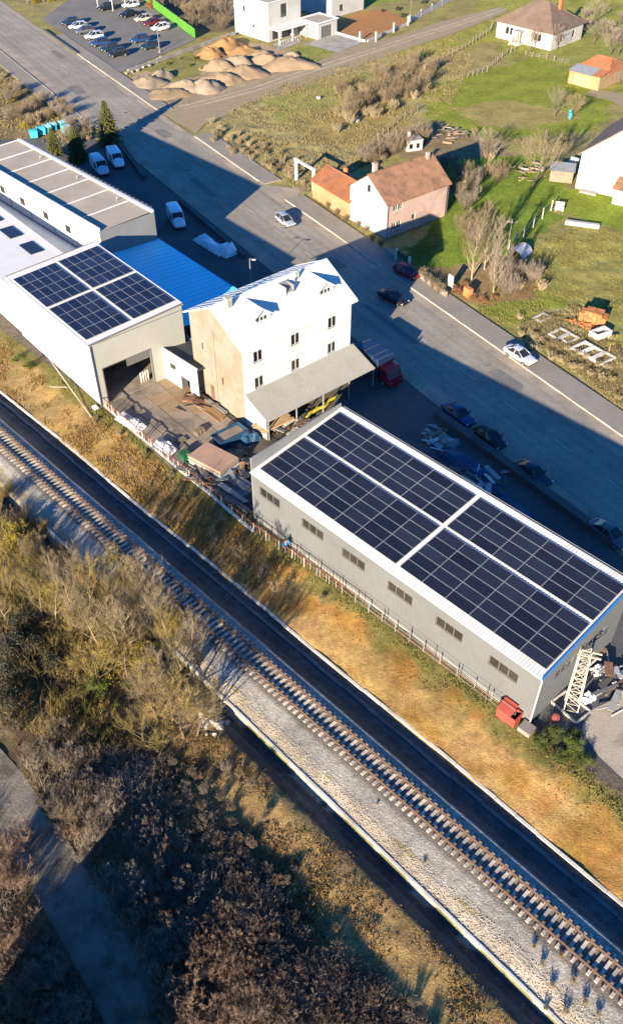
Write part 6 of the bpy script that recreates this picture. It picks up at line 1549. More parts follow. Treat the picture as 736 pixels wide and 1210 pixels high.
# ---- person in blue by the hangar
def person(p, az):
    t = thing('person', 'person in a bright blue jacket and dark trousers standing behind the red railing', 'person', (p[0], p[1], 0.0), az)
    J = [('pel', (0, 0, .92), .15), ('waist', (0, .01, 1.08), .14), ('chest', (.02, 0, 1.3), .17), ('neck', (.03, 0, 1.47), .06), ('head0', (.05, 0, 1.57), .085), ('head1', (.06, 0, 1.7), .095),
         ('ls', (0, .19, 1.4), .075), ('le', (.02, .36, 1.17), .058), ('lw', (.2, .34, 1.0), .04), ('lh', (.28, .32, .97), .035), ('rs', (0, -.19, 1.4), .075), ('re', (.02, -.36, 1.17), .058), ('rw', (.2, -.34, 1.0), .04), ('rh', (.28, -.32, .97), .035),
         ('lhip', (0, .1, .86), .11), ('lk', (.03, .12, .48), .07), ('la', (0, .13, .08), .05), ('lt', (.16, .15, .04), .04), ('rhip', (0, -.1, .86), .11), ('rk', (.03, -.12, .48), .07), ('ra', (0, -.13, .08), .05), ('rt', (.16, -.15, .04), .04)]
    ix = {n: i for i, (n, _, _) in enumerate(J)}
    E = [('pel', 'waist'), ('waist', 'chest'), ('chest', 'neck'), ('neck', 'head0'), ('head0', 'head1'), ('chest', 'ls'), ('ls', 'le'), ('le', 'lw'), ('lw', 'lh'), ('chest', 'rs'), ('rs', 're'), ('re', 'rw'), ('rw', 'rh'), ('pel', 'lhip'), ('lhip', 'lk'), ('lk', 'la'), ('la', 'lt'), ('pel', 'rhip'), ('rhip', 'rk'), ('rk', 'ra'), ('ra', 'rt')]
    def skin(name, keys, m, grow=1.0):
        k2 = {k: i for i, k in enumerate(keys)}
        me = bpy.data.meshes.new(name); me.from_pydata([J[ix[k]][1] for k in keys], [(k2[a], k2[b]) for a, b in E if a in k2 and b in k2], []); me.update()
        o = link(name, me, t); md = o.modifiers.new('sk', 'SKIN'); sv = me.skin_vertices[0].data
        for k in keys: sv[k2[k]].radius = (J[ix[k]][2] * grow,) * 2
        sv[0].use_root = True; smooth_mod(o, 2); me.materials.append(MT[m]); return o
    skin('body', [j[0] for j in J], 'skin')
    skin('jacket', ['pel', 'waist', 'chest', 'ls', 'le', 'lw', 'rs', 're', 'rw'], 'jacket', 1.22)
    skin('trousers', ['pel', 'lhip', 'lk', 'la', 'rhip', 'rk', 'ra'], 'trousers', 1.18)
    h = MB(); bm = bmesh.new(); bmesh.ops.create_icosphere(bm, subdivisions=2, radius=.125)
    for v in bm.verts:
        v.co.z = max(v.co.z, -.02) * 1.0; v.co.x -= .02
    me = bpy.data.meshes.new('hair'); bm.to_mesh(me); bm.free(); me.materials.append(MT['hair']); link('hair', me, t, (.05, 0, 1.72))
    for s_ in (-1, 1):
        for k in range(5):
            a = (.3, s_ * (.32 + (k - 2) * .016), .955 if k else .97); MB().tube([a, (a[0] + .04, a[1], a[2] - .02), (a[0] + .06 - .01 * abs(k - 2), a[1], a[2] - .05)], [.010, .009, .007], 6).build('finger', 'skin', t)
    return t
person(G(338, 652), -60)

# ================================================================== PLANTS
class Veg:
    """collects tubes for thick wood and flat ribbons for twigs"""
    def __init__(s): s.v = []; s.f = []
    def tube(s, P, Rr, seg):
        o = len(s.v); n = len(P)
        for i in range(n):
            d = (P[min(i + 1, n - 1)] - P[max(i - 1, 0)]).normalized()
            u_ = Vector((0, 0, 1)) if abs(d.z) < .9 else Vector((1, 0, 0))
            a = d.cross(u_).normalized(); b = a.cross(d)
            for k in range(seg):
                t = 6.2832 * k / seg; s.v.append(P[i] + (a * math.cos(t) + b * math.sin(t)) * Rr[i])
        for i in range(n - 1):
            for k in range(seg):
                k2 = (k + 1) % seg; s.f.append((o + i * seg + k, o + i * seg + k2, o + (i + 1) * seg + k2, o + (i + 1) * seg + k))
    def ribbon(s, P, w, rs):
        o = len(s.v); d = (P[-1] - P[0]).normalized()
        r = Vector((rs.gauss(0, 1), rs.gauss(0, 1), rs.gauss(0, 1))); a = d.cross(r)
        if a.length < 1e-4: a = d.cross(Vector((1, .3, 0)))
        a.normalize(); n = len(P)
        for i, p in enumerate(P):
            q = a * w * .5 * (1 - .7 * i / (n - 1)); s.v.append(p - q); s.v.append(p + q)
        for i in range(n - 1): s.f.append((o + 2 * i, o + 2 * i + 1, o + 2 * i + 3, o + 2 * i + 2))
    def mesh(s, name, m): return np_mesh(name, np.array([tuple(p) for p in s.v]), np.array(s.f), m)
def bend(p, d, L, n, rs, up=.3, wob=.18):
    P = [p.copy()]; d = d.normalized()
    for i in range(n):
        d = (d + Vector((rs.gauss(0, wob), rs.gauss(0, wob), rs.gauss(0, wob) + up / n))).normalized()
        P.append(P[-1] + d * L / n)
    return P
def at_t(P, t):
    f = t * (len(P) - 1); i = min(int(f), len(P) - 2); return P[i].lerp(P[i + 1], f - i), (P[i + 1] - P[i]).normalized()
def side(d, rs, lo, hi):
    r = Vector((rs.gauss(0, 1), rs.gauss(0, 1), rs.gauss(0, 1))); a = d.cross(r).normalized(); t = R(rs.uniform(lo, hi))
    return d * math.cos(t) + a * math.sin(t)
def bare_tree(seed, H, r0, clear, n1, len1, up, n2=7, n3=6, n4=3, stems=1, tilt=.08, ang=(35, 65), tw=.028):
    rs = random.Random(seed); wood = Veg(); tw_ = Veg()
    for s_ in range(stems):
        az = 6.2832 * s_ / max(1, stems) + rs.uniform(-.3, .3)
        d = Vector((math.cos(az) * tilt, math.sin(az) * tilt, 1)) + Vector((rs.gauss(0, .04), rs.gauss(0, .04), 0))
        h = H * rs.uniform(.85, 1.0) if stems > 1 else H
        T = bend(Vector((math.cos(az), math.sin(az), 0)) * (.12 * (stems > 1)) + Vector((0, 0, -.3)), d, h, 7, rs, .1, .07)
        wood.tube(T, [r0 * (1 - .86 * i / 7) for i in range(8)], 6)
        for k in range(n1):
            t = clear + (1 - clear) * (k + rs.random()) / n1 * .98
            p, td = at_t(T, t)
            a = k * 2.4 + rs.uniform(-.4, .4); e = R(rs.uniform(*ang))
            d1 = Vector((math.cos(a) * math.sin(e), math.sin(a) * math.sin(e), math.cos(e)))
            L1 = h * len1 * (1.05 - .65 * (t - clear) / (1 - clear)) * rs.uniform(.8, 1.15)
            B = bend(p, d1, L1, 4, rs, up, .08)
            rb = r0 * .5 * (1.15 - t)
            wood.tube(B, [max(.012, rb * (1 - .75 * i / 4)) for i in range(5)], 4)
            for j in range(n2):
                q, bd = at_t(B, .2 + .8 * (j + rs.random()) / n2); L2 = L1 * .5 * rs.uniform(.6, 1.1)
                C = bend(q, side(bd, rs, 20, 45), L2, 3, rs, up, .09); tw_.ribbon(C, tw * 1.4, rs)
                for l in range(n3):
                    w, cd = at_t(C, .15 + .85 * (l + rs.random()) / n3); L3 = L2 * .6 * rs.uniform(.6, 1.1)
                    D = bend(w, side(cd, rs, 14, 38), L3, 2, rs, up, .08); tw_.ribbon(D, tw, rs)
                    for m_ in range(n4):
                        x, dd = at_t(D, .2 + .8 * rs.random()); tw_.ribbon(bend(x, side(dd, rs, 14, 36), L3 * .75, 1, rs, up, .1), tw * .8, rs)
    return wood, tw_
def leaf_bush(seed, H, W, n, size, clumps=26):
    rs = np.random.RandomState(seed); wood = Veg(); r2 = random.Random(seed)
    for k in range(7):
        a = 6.28 * k / 7; wood.tube(bend(Vector((0, 0, -.2)), Vector((math.cos(a) * .5, math.sin(a) * .5, 1)), H * .8, 3, r2), [.05, .04, .025, .012], 4)
    cc = []
    while len(cc) < clumps:
        p = rs.uniform(-1, 1, 3); p[2] = abs(p[2])
        if .35 < np.linalg.norm(p) < 1: cc.append((p[0] * W / 2, p[1] * W / 2, .12 + p[2] * H * .85))
    cc = np.array(cc); c = cc[rs.randint(0, clumps, n)]
    P = c + rs.normal(0, 1, (n, 3)) * np.array([W, W, H]) * .075
    P[:, 2] = np.maximum(P[:, 2], .05)
    a = rs.normal(0, 1, (n, 3)); a /= np.linalg.norm(a, axis=1)[:, None]; b = np.cross(a, rs.normal(0, 1, (n, 3))); b /= np.linalg.norm(b, axis=1)[:, None]
    s_ = size * rs.uniform(.5, 1.2, (n, 1))
    V = np.stack([P - a * s_ - b * s_ * .5, P + a * s_ * .2 - b * s_ * .6, P + a * s_ + b * s_ * .1, P - a * s_ * .1 + b * s_ * .6], 1).reshape(-1, 3)
    F = np.arange(n * 4).reshape(-1, 4)
    return wood, V, F
def spruce(seed, H, W):
    rs = random.Random(seed); wood = Veg(); V = []; F = []
    wood.tube([Vector((0, 0, -.2)), Vector((0, 0, H * .5)), Vector((0, 0, H))], [.16, .09, .01], 6)
    z = H * .06
    while z < H * .985:
        R_ = W / 2 * (1 - z / H) ** .85 * rs.uniform(.85, 1.1) + .05
        nb = 9 if z < H * .7 else 6; o = rs.uniform(0, 6)
        for k in range(nb):
            a = o + 6.2832 * k / nb + rs.uniform(-.2, .2); L = R_ * rs.uniform(.75, 1.12)
            d = Vector((math.cos(a), math.sin(a), -.18 + .35 * z / H)); n_ = Vector((-math.sin(a), math.cos(a), 0)); p0 = Vector((0, 0, z))
            wood.tube([p0, p0 + d * L], [.025, .008], 3)
            m_ = max(3, int(L / .14))
            for j in range(m_):
                t = (j + .6) / m_; p = p0 + d * L * t; w = .36 * (1.15 - t) * min(1, L) + .07
                for sd_ in (-1, 1):
                    q = p + n_ * sd_ * w + Vector((0, 0, -.12 * rs.random())) + d * .12
                    i = len(V); V += [p - d * .06, p + d * .06 + Vector((0, 0, .03)), q + d * .05, q - d * .05]; F.append((i, i + 1, i + 2, i + 3))
                i = len(V); V += [p - n_ * .05, p + n_ * .05, p + n_ * .04 + Vector((0, 0, -.22)) + d * .05, p - n_ * .04 + Vector((0, 0, -.22)) + d * .05]; F.append((i, i + 1, i + 2, i + 3))
        z += .13 + .10 * (1 - z / H)
    return wood, np.array([tuple(v) for v in V]), np.array(F)
PK_ = {}
def plantkind(key, wood, crown, wm, cm):
    PK_[key] = (wood.mesh('trunk', wm), crown.mesh('crown', cm) if isinstance(crown, Veg) else np_mesh('crown', crown[0], crown[1], cm))
for i in range(4):
    w, t = bare_tree(100 + i, 8.5, .10, .2, 17, .40, .6, 8, 7, 3, ang=(28, 52), tw=.015); plantkind(('tall', i), w, t, 'bark_pale', ['twig_gold', 'twig_tan', 'twig_gold', 'twig_tan'][i])
for i in range(3):
    w, t = bare_tree(200 + i, 5.2, .12, .2, 14, .55, .35, 8, 8, 3, ang=(38, 70), tw=.014); plantkind(('round', i), w, t, 'bark_brown', ['twig_tan', 'twig_gold', 'twig_grey'][i])
for i in range(6):
    w, t = bare_tree(300 + i, 2.9, .024, .08, 7, .55, .5, 7, 7, 1, stems=11, tilt=.55, ang=(15, 38), tw=.0105); plantkind(('shrub', i), w, t, 'bark_brown', ['twig_grey', 'twig_red', 'twig_tan', 'twig_grey', 'twig_red', 'twig_gold'][i])
for i in range(2):
    w, t = bare_tree(400 + i, 9.5, .12, .1, 34, .24, .8, 7, 6, 3, ang=(22, 45), tw=.015); plantkind(('poplar', i), w, t, 'bark_pale', ['twig_tan', 'twig_grey'][i])
for i in range(3):
    w, t = bare_tree(500 + i, 3.4, .03, .3, 7, .3, .6, 4, 3, 1, ang=(25, 50), tw=.02); plantkind(('sapling', i), w, t, 'bark_brown', 'twig_grey')
for i in range(4):
    w, t = bare_tree(600 + i, 1.7, .015, .1, 5, .45, .6, 5, 4, 0, stems=14, tilt=.45, ang=(20, 45), tw=.03); plantkind(('weed', i), w, t, 'twig_weed', ['twig_weed', 'twig_tan', 'grass_weed', 'twig_weed'][i])
for i, m_ in enumerate(['leaf_green', 'leaf_dark', 'leaf_gold', 'leaf_rust']):
    w, V, F = leaf_bush(700 + i, 2.4, 3.2, 3400, .075); plantkind(('leaf', i), w, (V, F), 'bark_brown', m_)
for i in range(2):
    w, V, F = spruce(800 + i, 7.4, 4.2); plantkind(('spruce', i), w, (V, F), 'bark_brown', 'needle')
mm('pale_leaf', (0.42, 0.4, 0.33), 0.9, 0.2)
w, V, F = leaf_bush(760, 1.6, 3.0, 700, .06, 30); plantkind(('leaf', 4), w, (V, F), 'bark_brown', 'pale_leaf')
prs = random.Random(99)
def plant(key, px, label, cat, group, sc_=1.0, name=None, z=None, wpos=None, sq=1.0):
    a, b = PK_[key]; p = wpos or G(*px)
    s_ = sc_ * prs.uniform(.88, 1.12)
    U_, N_ = RAIL.l(p)
    if U_ > -44 and N_ < 23.5 and not (key[0] in ('round', 'tall') and U_ < -34):                      # only low growth close to the drain on the open slope
        hgt_ = {'shrub': 2.9, 'tall': 8.5, 'round': 5.2, 'leaf': 2.4, 'weed': 1.7}.get(key[0], 3.0) * s_
        s_ *= min(1.0, max(.3, (19.6 - N_) * .30 / hgt_))
    t = thing(name or ('tree' if cat == 'tree' else 'leafy_bush' if key[0] == 'leaf' else 'bare_shrub'), label, cat, (p.x, p.y, gz(p.x, p.y) if z is None else z), prs.uniform(0, 360), group, (s_ * sq, s_ * sq, s_))
    link('trunk' if cat == 'tree' else 'stems', a, t); link('crown' if cat == 'tree' else 'foliage', b, t)
    return t
ADJ = {('tall', 0): 'golden twigged', ('tall', 1): 'tan twigged', ('tall', 2): 'wide golden', ('tall', 3): 'wide tan', ('round', 0): 'tan twigged', ('round', 1): 'golden twigged', ('round', 2): 'grey twigged', ('shrub', 0): 'grey twigged', ('shrub', 1): 'reddish twigged', ('shrub', 2): 'tan twigged', ('shrub', 3): 'pale grey', ('shrub', 4): 'reddish brown', ('shrub', 5): 'golden twigged', ('weed', 0): 'tan stemmed', ('weed', 1): 'bushy tan', ('weed', 2): 'straw yellow', ('weed', 3): 'greyish'}
def many(keys, pts, label, cat, group, sc_=1.0, name=None, jit=0.0, sq=1.0):
    for k, p in enumerate(pts):
        q = (p[0] + prs.uniform(-jit, jit), p[1] + prs.uniform(-jit, jit)); plant(keys[k % len(keys)], q, (ADJ.get(keys[k % len(keys)], '') + ' ' if len(keys) > 1 and keys[k % len(keys)] in ADJ else '') + label, cat, group, sc_ * (p[2] if len(p) > 2 else 1.0), name, sq=sq)
# --- below the track: golden bare trees
many([('tall', 0), ('tall', 1), ('tall', 2), ('tall', 3)], [(107, 722), (152, 738), (134, 712), (178, 752), (206, 772), (120, 764), (66, 736, .7), (186, 732), (166, 718), (228, 796), (40, 712, .6), (142, 770), (14, 700, .55), (110, 700, .8), (140, 728), (70, 700, .65), (170, 734), (95, 735, .85), (125, 742), (196, 752), (215, 785), (160, 770), (30, 690, .5), (88, 690, .7), (50, 730, .6), (8, 730, .55)], 'tall bare tree in the thicket beside the track', 'tree', 'bare trees of the thicket beside the track', .82)
many([('round', 1), ('round', 0)], [(218, 872, 1.05), (186, 848), (150, 800, .9), (236, 842, .8), (120, 810, .9), (200, 815, 1.0), (170, 880, .8), (232, 868, 1.0), (204, 850, 1.1), (246, 826, .9)], 'rounded bare bush tree below the drain wall', 'tree', 'rounded yellowish trees below the drain wall', .95)
many([('leaf', 2)], [(140, 760), (170, 776), (110, 742), (128, 790), (60, 700, .8), (200, 740), (88, 716), (150, 722), (20, 640), (184, 800)], 'golden yellow leafed bush among the bare trees', 'shrub', 'golden bushes among the bare trees', .95)
many([('leaf', 0)], [(120, 790), (150, 808), (138, 836), (168, 794), (155, 850), (110, 815), (180, 770), (104, 838), (128, 870)], 'green leafed bush in the middle of the thicket', 'shrub', 'green bushes in the thicket', .85)
many([('leaf', 1)], [(30, 740), (18, 772), (62, 788, .8), (10, 800), (40, 770, .8), (8, 836, 1.2)], 'dark evergreen bush at the edge of the lower road', 'shrub', 'dark evergreen bushes by the lower road', 1.0)
many([('shrub', 3), ('shrub', 2)], [(48, 900, .95), (14, 868, .8), (84, 900), (70, 870), (100, 930), (110, 900), (130, 950), (90, 960), (120, 985), (140, 1010)], 'spiky shrub beside the lower road', 'shrub', 'pale shrubs beside the lower road', .9)
many([('leaf', 4)], [(135, 925), (150, 915), (170, 905), (190, 897), (160, 930), (200, 890)], 'shrub sprinkled with small white seed heads', 'shrub', 'shrubs with white seed heads', .75)
many([('shrub', 0), ('shrub', 3), ('shrub', 2)], [(190, 948), (214, 936), (238, 956), (260, 988), (284, 1012), (302, 1042), (322, 1070), (252, 924), (276, 956), (178, 978), (206, 965), (228, 980), (248, 1000), (268, 1030), (290, 1066), (300, 1000), (320, 1030), (230, 915), (208, 905), (268, 910), (196, 920), (216, 1000), (335, 1050), (344, 1084), (300, 930), (312, 968), (202, 952), (224, 946), (246, 972), (272, 1000), (294, 1026), (310, 1056), (262, 940), (240, 936), (218, 958), (256, 1014), (280, 1042), (186, 930), (326, 1100), (352, 1110)], 'leafless thicket shrub on the slope below the drain', 'shrub', 'grey thicket shrubs on the slope', .95, None, 5)
many([('shrub', 1), ('shrub', 4), ('shrub', 0)], [(270, 1120), (300, 1108), (330, 1132), (360, 1150), (290, 1170), (340, 1190), (392, 1200), (312, 1212), (424, 1190), (262, 1204), (452, 1212), (484, 1200), (242, 1150), (346, 1116), (378, 1176), (400, 1160), (428, 1222), (470, 1230), (510, 1225), (360, 1222), (330, 1165), (304, 1140), (440, 1172), (280, 1090), (212, 1186), (180, 1200), (214, 1120), (188, 1100), (286, 1130), (316, 1124), (350, 1166), (322, 1180), (300, 1192), (372, 1134), (384, 1214), (412, 1212), (336, 1210), (276, 1150), (366, 1196), (20, 1050), (40, 1110), (60, 1160), (30, 1180), (10, 1120), (70, 1200), (20, 1000), (0, 1040), (92, 1210)], 'leafless shrub in the lower slope thicket', 'shrub', 'reddish thicket shrubs on the lower slope', .95, None, 5)
many([('shrub', 5), ('shrub', 2)], [(0, 600, .8), (26, 606, .8), (48, 622, .8), (70, 650, .8), (100, 680, .8), (130, 668, .7), (156, 690, .7), (180, 702, .7), (205, 735, .8), (160, 760), (96, 745), (40, 660), (10, 580, .7), (60, 690), (220, 760, .7), (236, 785, .6)], 'shrub on the edge of the ballast', 'shrub', 'straw shrubs along the ballast edge', .9, None, 4)
many([('weed', 0), ('weed', 3), ('weed', 2)], [(640, 1140, .8), (652, 1165, .8), (662, 1130, .7), (676, 1160, .8), (690, 1185, .8), (668, 1195, .7), (630, 1120, .6), (706, 1200, .8), (645, 1190, .6), (500, 1020, .4), (445, 950, .35)], 'dry weed tuft on the sandy strip beside the ballast', 'shrub', 'dry weeds on the sand strip', .45, 'dry_weed')
# --- bank between track and fence: thin saplings
many([('sapling', 0), ('sapling', 1), ('sapling', 2)], [(112, 520), (128, 540), (142, 546), (150, 562), (166, 574), (180, 586), (196, 606), (214, 618), (232, 636), (250, 650), (262, 668), (290, 674), (304, 690), (276, 660), (318, 700), (160, 555), (206, 590)], 'thin bare sapling on the golden bank', 'tree', 'thin saplings on the golden bank', .95, 'sapling', 3)
many([('weed', 2), ('weed', 3)], [(110 + 30 * k, 492 + 24.5 * k) for k in range(10)], 'dry weed clump below the yard fence', 'shrub', 'dry weeds along the yard fence', .45, 'dry_weed', 6)
many([('leaf', 0)], [(20, 425, .5), (36, 432, .5), (655, 872, .5), (668, 880, .55), (640, 878, .5), (682, 888, .5), (662, 893, .45), (690, 905, .4), (676, 868, .4)], 'low green weed bush at the end of the fence', 'shrub', 'low green weeds by the fence', 1.0)
# --- spruces
plant(('spruce', 0), (130, 169), 'tall spruce standing free at the forecourt corner', 'tree', None, 1.08, 'spruce_tree', 0, sq=1.35)
plant(('spruce', 1), (93, 190), 'spruce between the waste bins and the pale van', 'tree', None, .95, 'spruce_tree', 0, sq=1.4)
plant(('spruce', 1), (66, 184), 'smaller dark spruce behind the flat roof block', 'tree', None, .75, 'spruce_tree', 0, sq=1.4)
# --- verge left of the road
many([('weed', 0), ('shrub', 2), ('weed', 3), ('shrub', 0)], [(6 + (k * 37) % 104, 96 + ((k * 37) % 104) * .42 + (k * 13) % 42) for k in range(34)], 'dry bush on the verge between pavement and flat roof block', 'shrub', 'dry bushes on the left verge', .85, None, 4)
many([('leaf', 2)], [(30, 150, .6), (60, 140, .6), (84, 156, .5), (14, 120, .6), (40, 126, .5)], 'yellow green bush on the left verge', 'shrub', 'yellow green bushes on the left verge', 1.0)
# --- behind the parking lot
many([('round', 0), ('round', 2), ('shrub', 2)], [(196, 14), (208, 10), (222, 22), (238, 30), (250, 24), (262, 34), (272, 20), (232, 8), (248, 4), (210, -4), (228, -8), (264, 4), (202, 4), (216, 14), (244, 16), (256, 14), (270, 30), (226, 2), (240, -4), (274, 8), (218, 30, .6), (230, 38, .6)], 'bare tree behind the green parking fence', 'tree', 'bare trees behind the green fence', 1.25, None, 2)
many([('leaf', 3)], [(182, 8, 1.3), (174, -2, 1.3), (190, -2, 1.2)], 'rusty orange leaved bush at the green fence end', 'shrub', 'orange bushes at the green fence', 1.0)
many([('weed', 0), ('leaf', 2)], [(34 + k * 9, 4 - k * .9) for k in range(10)], 'weedy bush along the lane beyond the parking lot', 'shrub', 'weeds along the far lane', .7)
many([('leaf', 0), ('weed', 2)], [(200, 76, .4), (212, 70, .4), (224, 78, .4), (206, 88, .4), (232, 70, .4), (190, 82, .35), (240, 82, .35)], 'low weed patch between the boulders and the mounds', 'shrub', 'weeds between the mounds', 1.0)
# --- field by the dirt track
many([('weed', 0), ('weed', 1), ('weed', 2), ('weed', 3)], [(252 + (k * 29) % 110, 158 + ((k * 29) % 110) * .46 + (k * 17) % 26 - 12) for k in range(46)], 'dry weed clump on the overgrown verge', 'shrub', 'dry weeds on the overgrown verge', .72, 'dry_weed', 4)
many([('weed', 0), ('weed', 3), ('shrub', 2), ('weed', 2)], [(398 + (k * 41) % 112, 124 - ((k * 41) % 112) * .38 + (k * 19) % 46 - 12) for k in range(58)], 'tall dry shrub in the field below the dirt track', 'shrub', 'dry grey shrubs below the dirt track', 1.25, None, 4)
many([('shrub', 0), ('weed', 3), ('shrub', 2)], [(430 + (k * 23) % 80, 190 - ((k * 23) % 80) * .42 + (k * 7) % 14) for k in range(26)], 'bush along the back of the pink house plot', 'shrub', 'brown bushes behind the pink house', 1.0, None, 3)
# --- gardens
many([('poplar', 0), ('poplar', 1)], [(557, 330), (583, 346), (572, 318, .8), (600, 342, .6)], 'tall slim bare tree beside the leaf strewn pavement', 'tree', 'slim bare trees by the pavement', 1.12)
many([('shrub', 2), ('shrub', 3), ('weed', 1)], [(545, 215), (556, 226), (566, 212), (540, 235), (552, 250), (560, 265), (548, 280), (558, 292), (575, 205), (586, 215), (528, 205), (575, 190)], 'bare bush in the garden hedge behind the pink house', 'shrub', 'bare bushes of the garden hedge', 1.35, None, 3)
many([('leaf', 3)], [(540, 345, .42), (556, 352, .42), (570, 357, .42), (584, 352, .35), (548, 337, .35)], 'low rusty leaf pile under the slim trees', 'shrub', 'rusty leaf piles under the slim trees', 1.0, 'leaf_pile')
many([('shrub', 0), ('weed', 3)], [(600, 348), (614, 342), (628, 338), (640, 346), (590, 334), (620, 326), (605, 330), (636, 326)], 'twiggy bush at the field edge by the utility pole', 'shrub', 'twiggy bushes at the field edge', 1.1, None, 3)
plant(('round', 0), (627, 222), 'large spreading bare tree above the garden rubble', 'tree', None, 1.7)
plant(('round', 2), (575, 190), 'bare grey tree at the shadow edge behind the pink house', 'tree', None, .9)
plant(('round', 2), (655, 138), 'dark bare tree on the lawn left of the blue barrel', 'tree', None, .85) if False else plant(('round', 2), (655, 138), 'dark bare tree on the lawn before the blue barrel', 'tree', None, .85)
plant(('round', 0), (673, 142), 'pale bare tree on the lawn above the blue barrel', 'tree', None, 1.0)
plant(('round', 0), (626, 62), 'bare tree before the bungalow porch', 'tree', None, .85)
plant(('round', 2), (657, 60), 'bare tree at the bungalow corner', 'tree', None, .95)
many([('shrub', 3), ('round', 2), ('shrub', 0)], [(690, 36), (702, 30), (716, 40), (728, 48), (730, 66), (724, 86), (734, 100), (700, 52), (690, 22), (734, 28), (720, 66)], 'bare thicket tree beyond the outbuilding', 'tree', 'thicket trees beyond the outbuilding', 1.0)
many([('leaf', 0), ('weed', 2)], [(640, 165), (610, 170), (585, 168), (560, 158), (660, 170), (520, 150, .8)], 'bushy garden plant along the lower edge of the lawn', 'shrub', 'garden plants along the lawn edge', .75)
many([('leaf', 1)], [(452, 14, .5), (470, 12, .6), (500, 4, .6), (476, 20, .6)], 'small clipped bush near the white panel fence', 'shrub', 'small bushes by the panel fence', .8)
many([('shrub', 2)], [(505, 335, .55), (512, 341, .55), (518, 347, .55), (498, 329, .5), (430, 275, .4), (422, 268, .4), (440, 284, .4), (450, 291, .4), (408, 262, .4), (398, 254, .4), (388, 246, .4)], 'trimmed brown hedge bush behind the pavement', 'shrub', 'brown hedge along the pavement', 1.0)
many([('weed', 0), ('weed', 2), ('weed', 3)], [(612 + (k * 31) % 118, 392 + ((k * 31) % 118) * .55 + (k * 11) % 30 - 14) for k in range(36)], 'dry weed clump among the concrete frames', 'shrub', 'dry weeds among the concrete frames', .55, 'dry_weed', 3)

# --- grass
def grass(name, label, n, m, hlo, hhi, box=None, poly=None, seed=0, w=.05, blades=4, dens=None):
    rs = np.random.RandomState(seed)
    if poly is not None:
        W_ = np.array([tuple(G(*p))[:2] for p in poly]); lo = W_.min(0); hi = W_.max(0)
        X = rs.uniform(lo[0], hi[0], n); Y = rs.uniform(lo[1], hi[1], n); k = inpoly(X, Y, W_); X, Y = X[k], Y[k]
    else:
        U = rs.uniform(box[0], box[1], n); N = rs.uniform(box[2], box[3], n); N = N + rs.normal(0, .3, n)
        X = RAIL.u.x * U + RAIL.n.x * N; Y = RAIL.u.y * U + RAIL.n.y * N
    k = fbm(X * .3 + seed, Y * .3) + rs.uniform(-.12, .12, len(X)) > .44; X, Y = X[k], Y[k]
    sd_ = (X - ROAD.o.x) * ROAD.n.x + (Y - ROAD.o.y) * ROAD.n.y
    k = (np.abs(sd_) > 10.6) & ~inpoly(X, Y, [tuple(G(*p))[:2] for p in LROAD]); X, Y = X[k], Y[k]
    Z = gzv(X, Y) - .03; n = len(X)
    X = np.repeat(X, blades); Y = np.repeat(Y, blades); Z = np.repeat(Z, blades); q = len(X)
    X = X + rs.normal(0, .09, q); Y = Y + rs.normal(0, .09, q)
    h = rs.uniform(hlo, hhi, q); a = rs.uniform(0, 6.28, q); l = rs.uniform(.1, .7, q) * h; b = rs.uniform(0, 6.28, q)
    ww = w * rs.uniform(.6, 1.3, q)
    V = np.empty((q, 3, 3), np.float32)
    V[:, 0] = np.stack([X - np.cos(a) * ww, Y - np.sin(a) * ww, Z], -1); V[:, 1] = np.stack([X + np.cos(a) * ww, Y + np.sin(a) * ww, Z], -1)
    V[:, 2] = np.stack([X + np.cos(b) * l, Y + np.sin(b) * l, Z + h], -1)
    o = link(name, np_mesh(name, V.reshape(-1, 3), np.arange(q * 3).reshape(-1, 3), m)); o['kind'] = 'stuff'
    tag(o, label, 'grass')
grass('straw_grass', 'dry golden grass on the bank above the drain wall', 12000, 'grass_straw', .08, .28, box=(-112, -44, 34.6, 39.0), seed=1)
grass('sparse_grass', 'sparse dry grass on the orange sand bank', 700, 'grass_straw', .05, .15, box=(-44, 8, 37.0, 39.4), seed=21)
grass('bank_grass', 'olive grass strip below the yard fence', 5000, 'grass_olive', .06, .22, box=(-112, 8, 39.5, 40.5), seed=2)
mm('grass_brown', (0.19, 0.12, 0.05), 0.95, 0.35, 0.3, fine=0.2)
mm('grass_dark', (0.10, 0.072, 0.04), 0.95, 0.4, 0.3, fine=0.2)
grass('brown_grass', 'brown dead grass on the bank below the drain channel', 34000, 'grass_brown', .05, .18, box=(-52, 8, 13, 22.2), seed=3)
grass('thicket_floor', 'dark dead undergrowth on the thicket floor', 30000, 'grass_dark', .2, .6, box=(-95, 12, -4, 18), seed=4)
grass('field_grass', 'olive meadow grass on the field by the right house', 30000, 'grass_olive', .08, .28, poly=ZONES[15][0], seed=5, w=.06)
grass('field_weeds', 'dry straw weeds among the concrete frames', 14000, 'grass_weed', .2, .55, poly=ZONES[17][0], seed=6, w=.06)
grass('verge_grass', 'tangled dry grass on the overgrown verge by the dirt track', 40000, 'grass_weed', .12, .4, poly=ZONES[3][0], seed=7, w=.08)
grass('verge_weeds', 'dry grass on the left verge', 14000, 'grass_weed', .15, .5, poly=ZONES[0][0], seed=8, w=.08)
grass('garden_grass', 'green garden lawn grass behind the pink house', 22000, 'grass_green', .03, .12, poly=ZONES[12][0], seed=9, w=.06)
grass('lawn_grass', 'bright green lawn below the bungalow', 18000, 'grass_green', .03, .09, poly=ZONES[8][0], seed=10, w=.08)
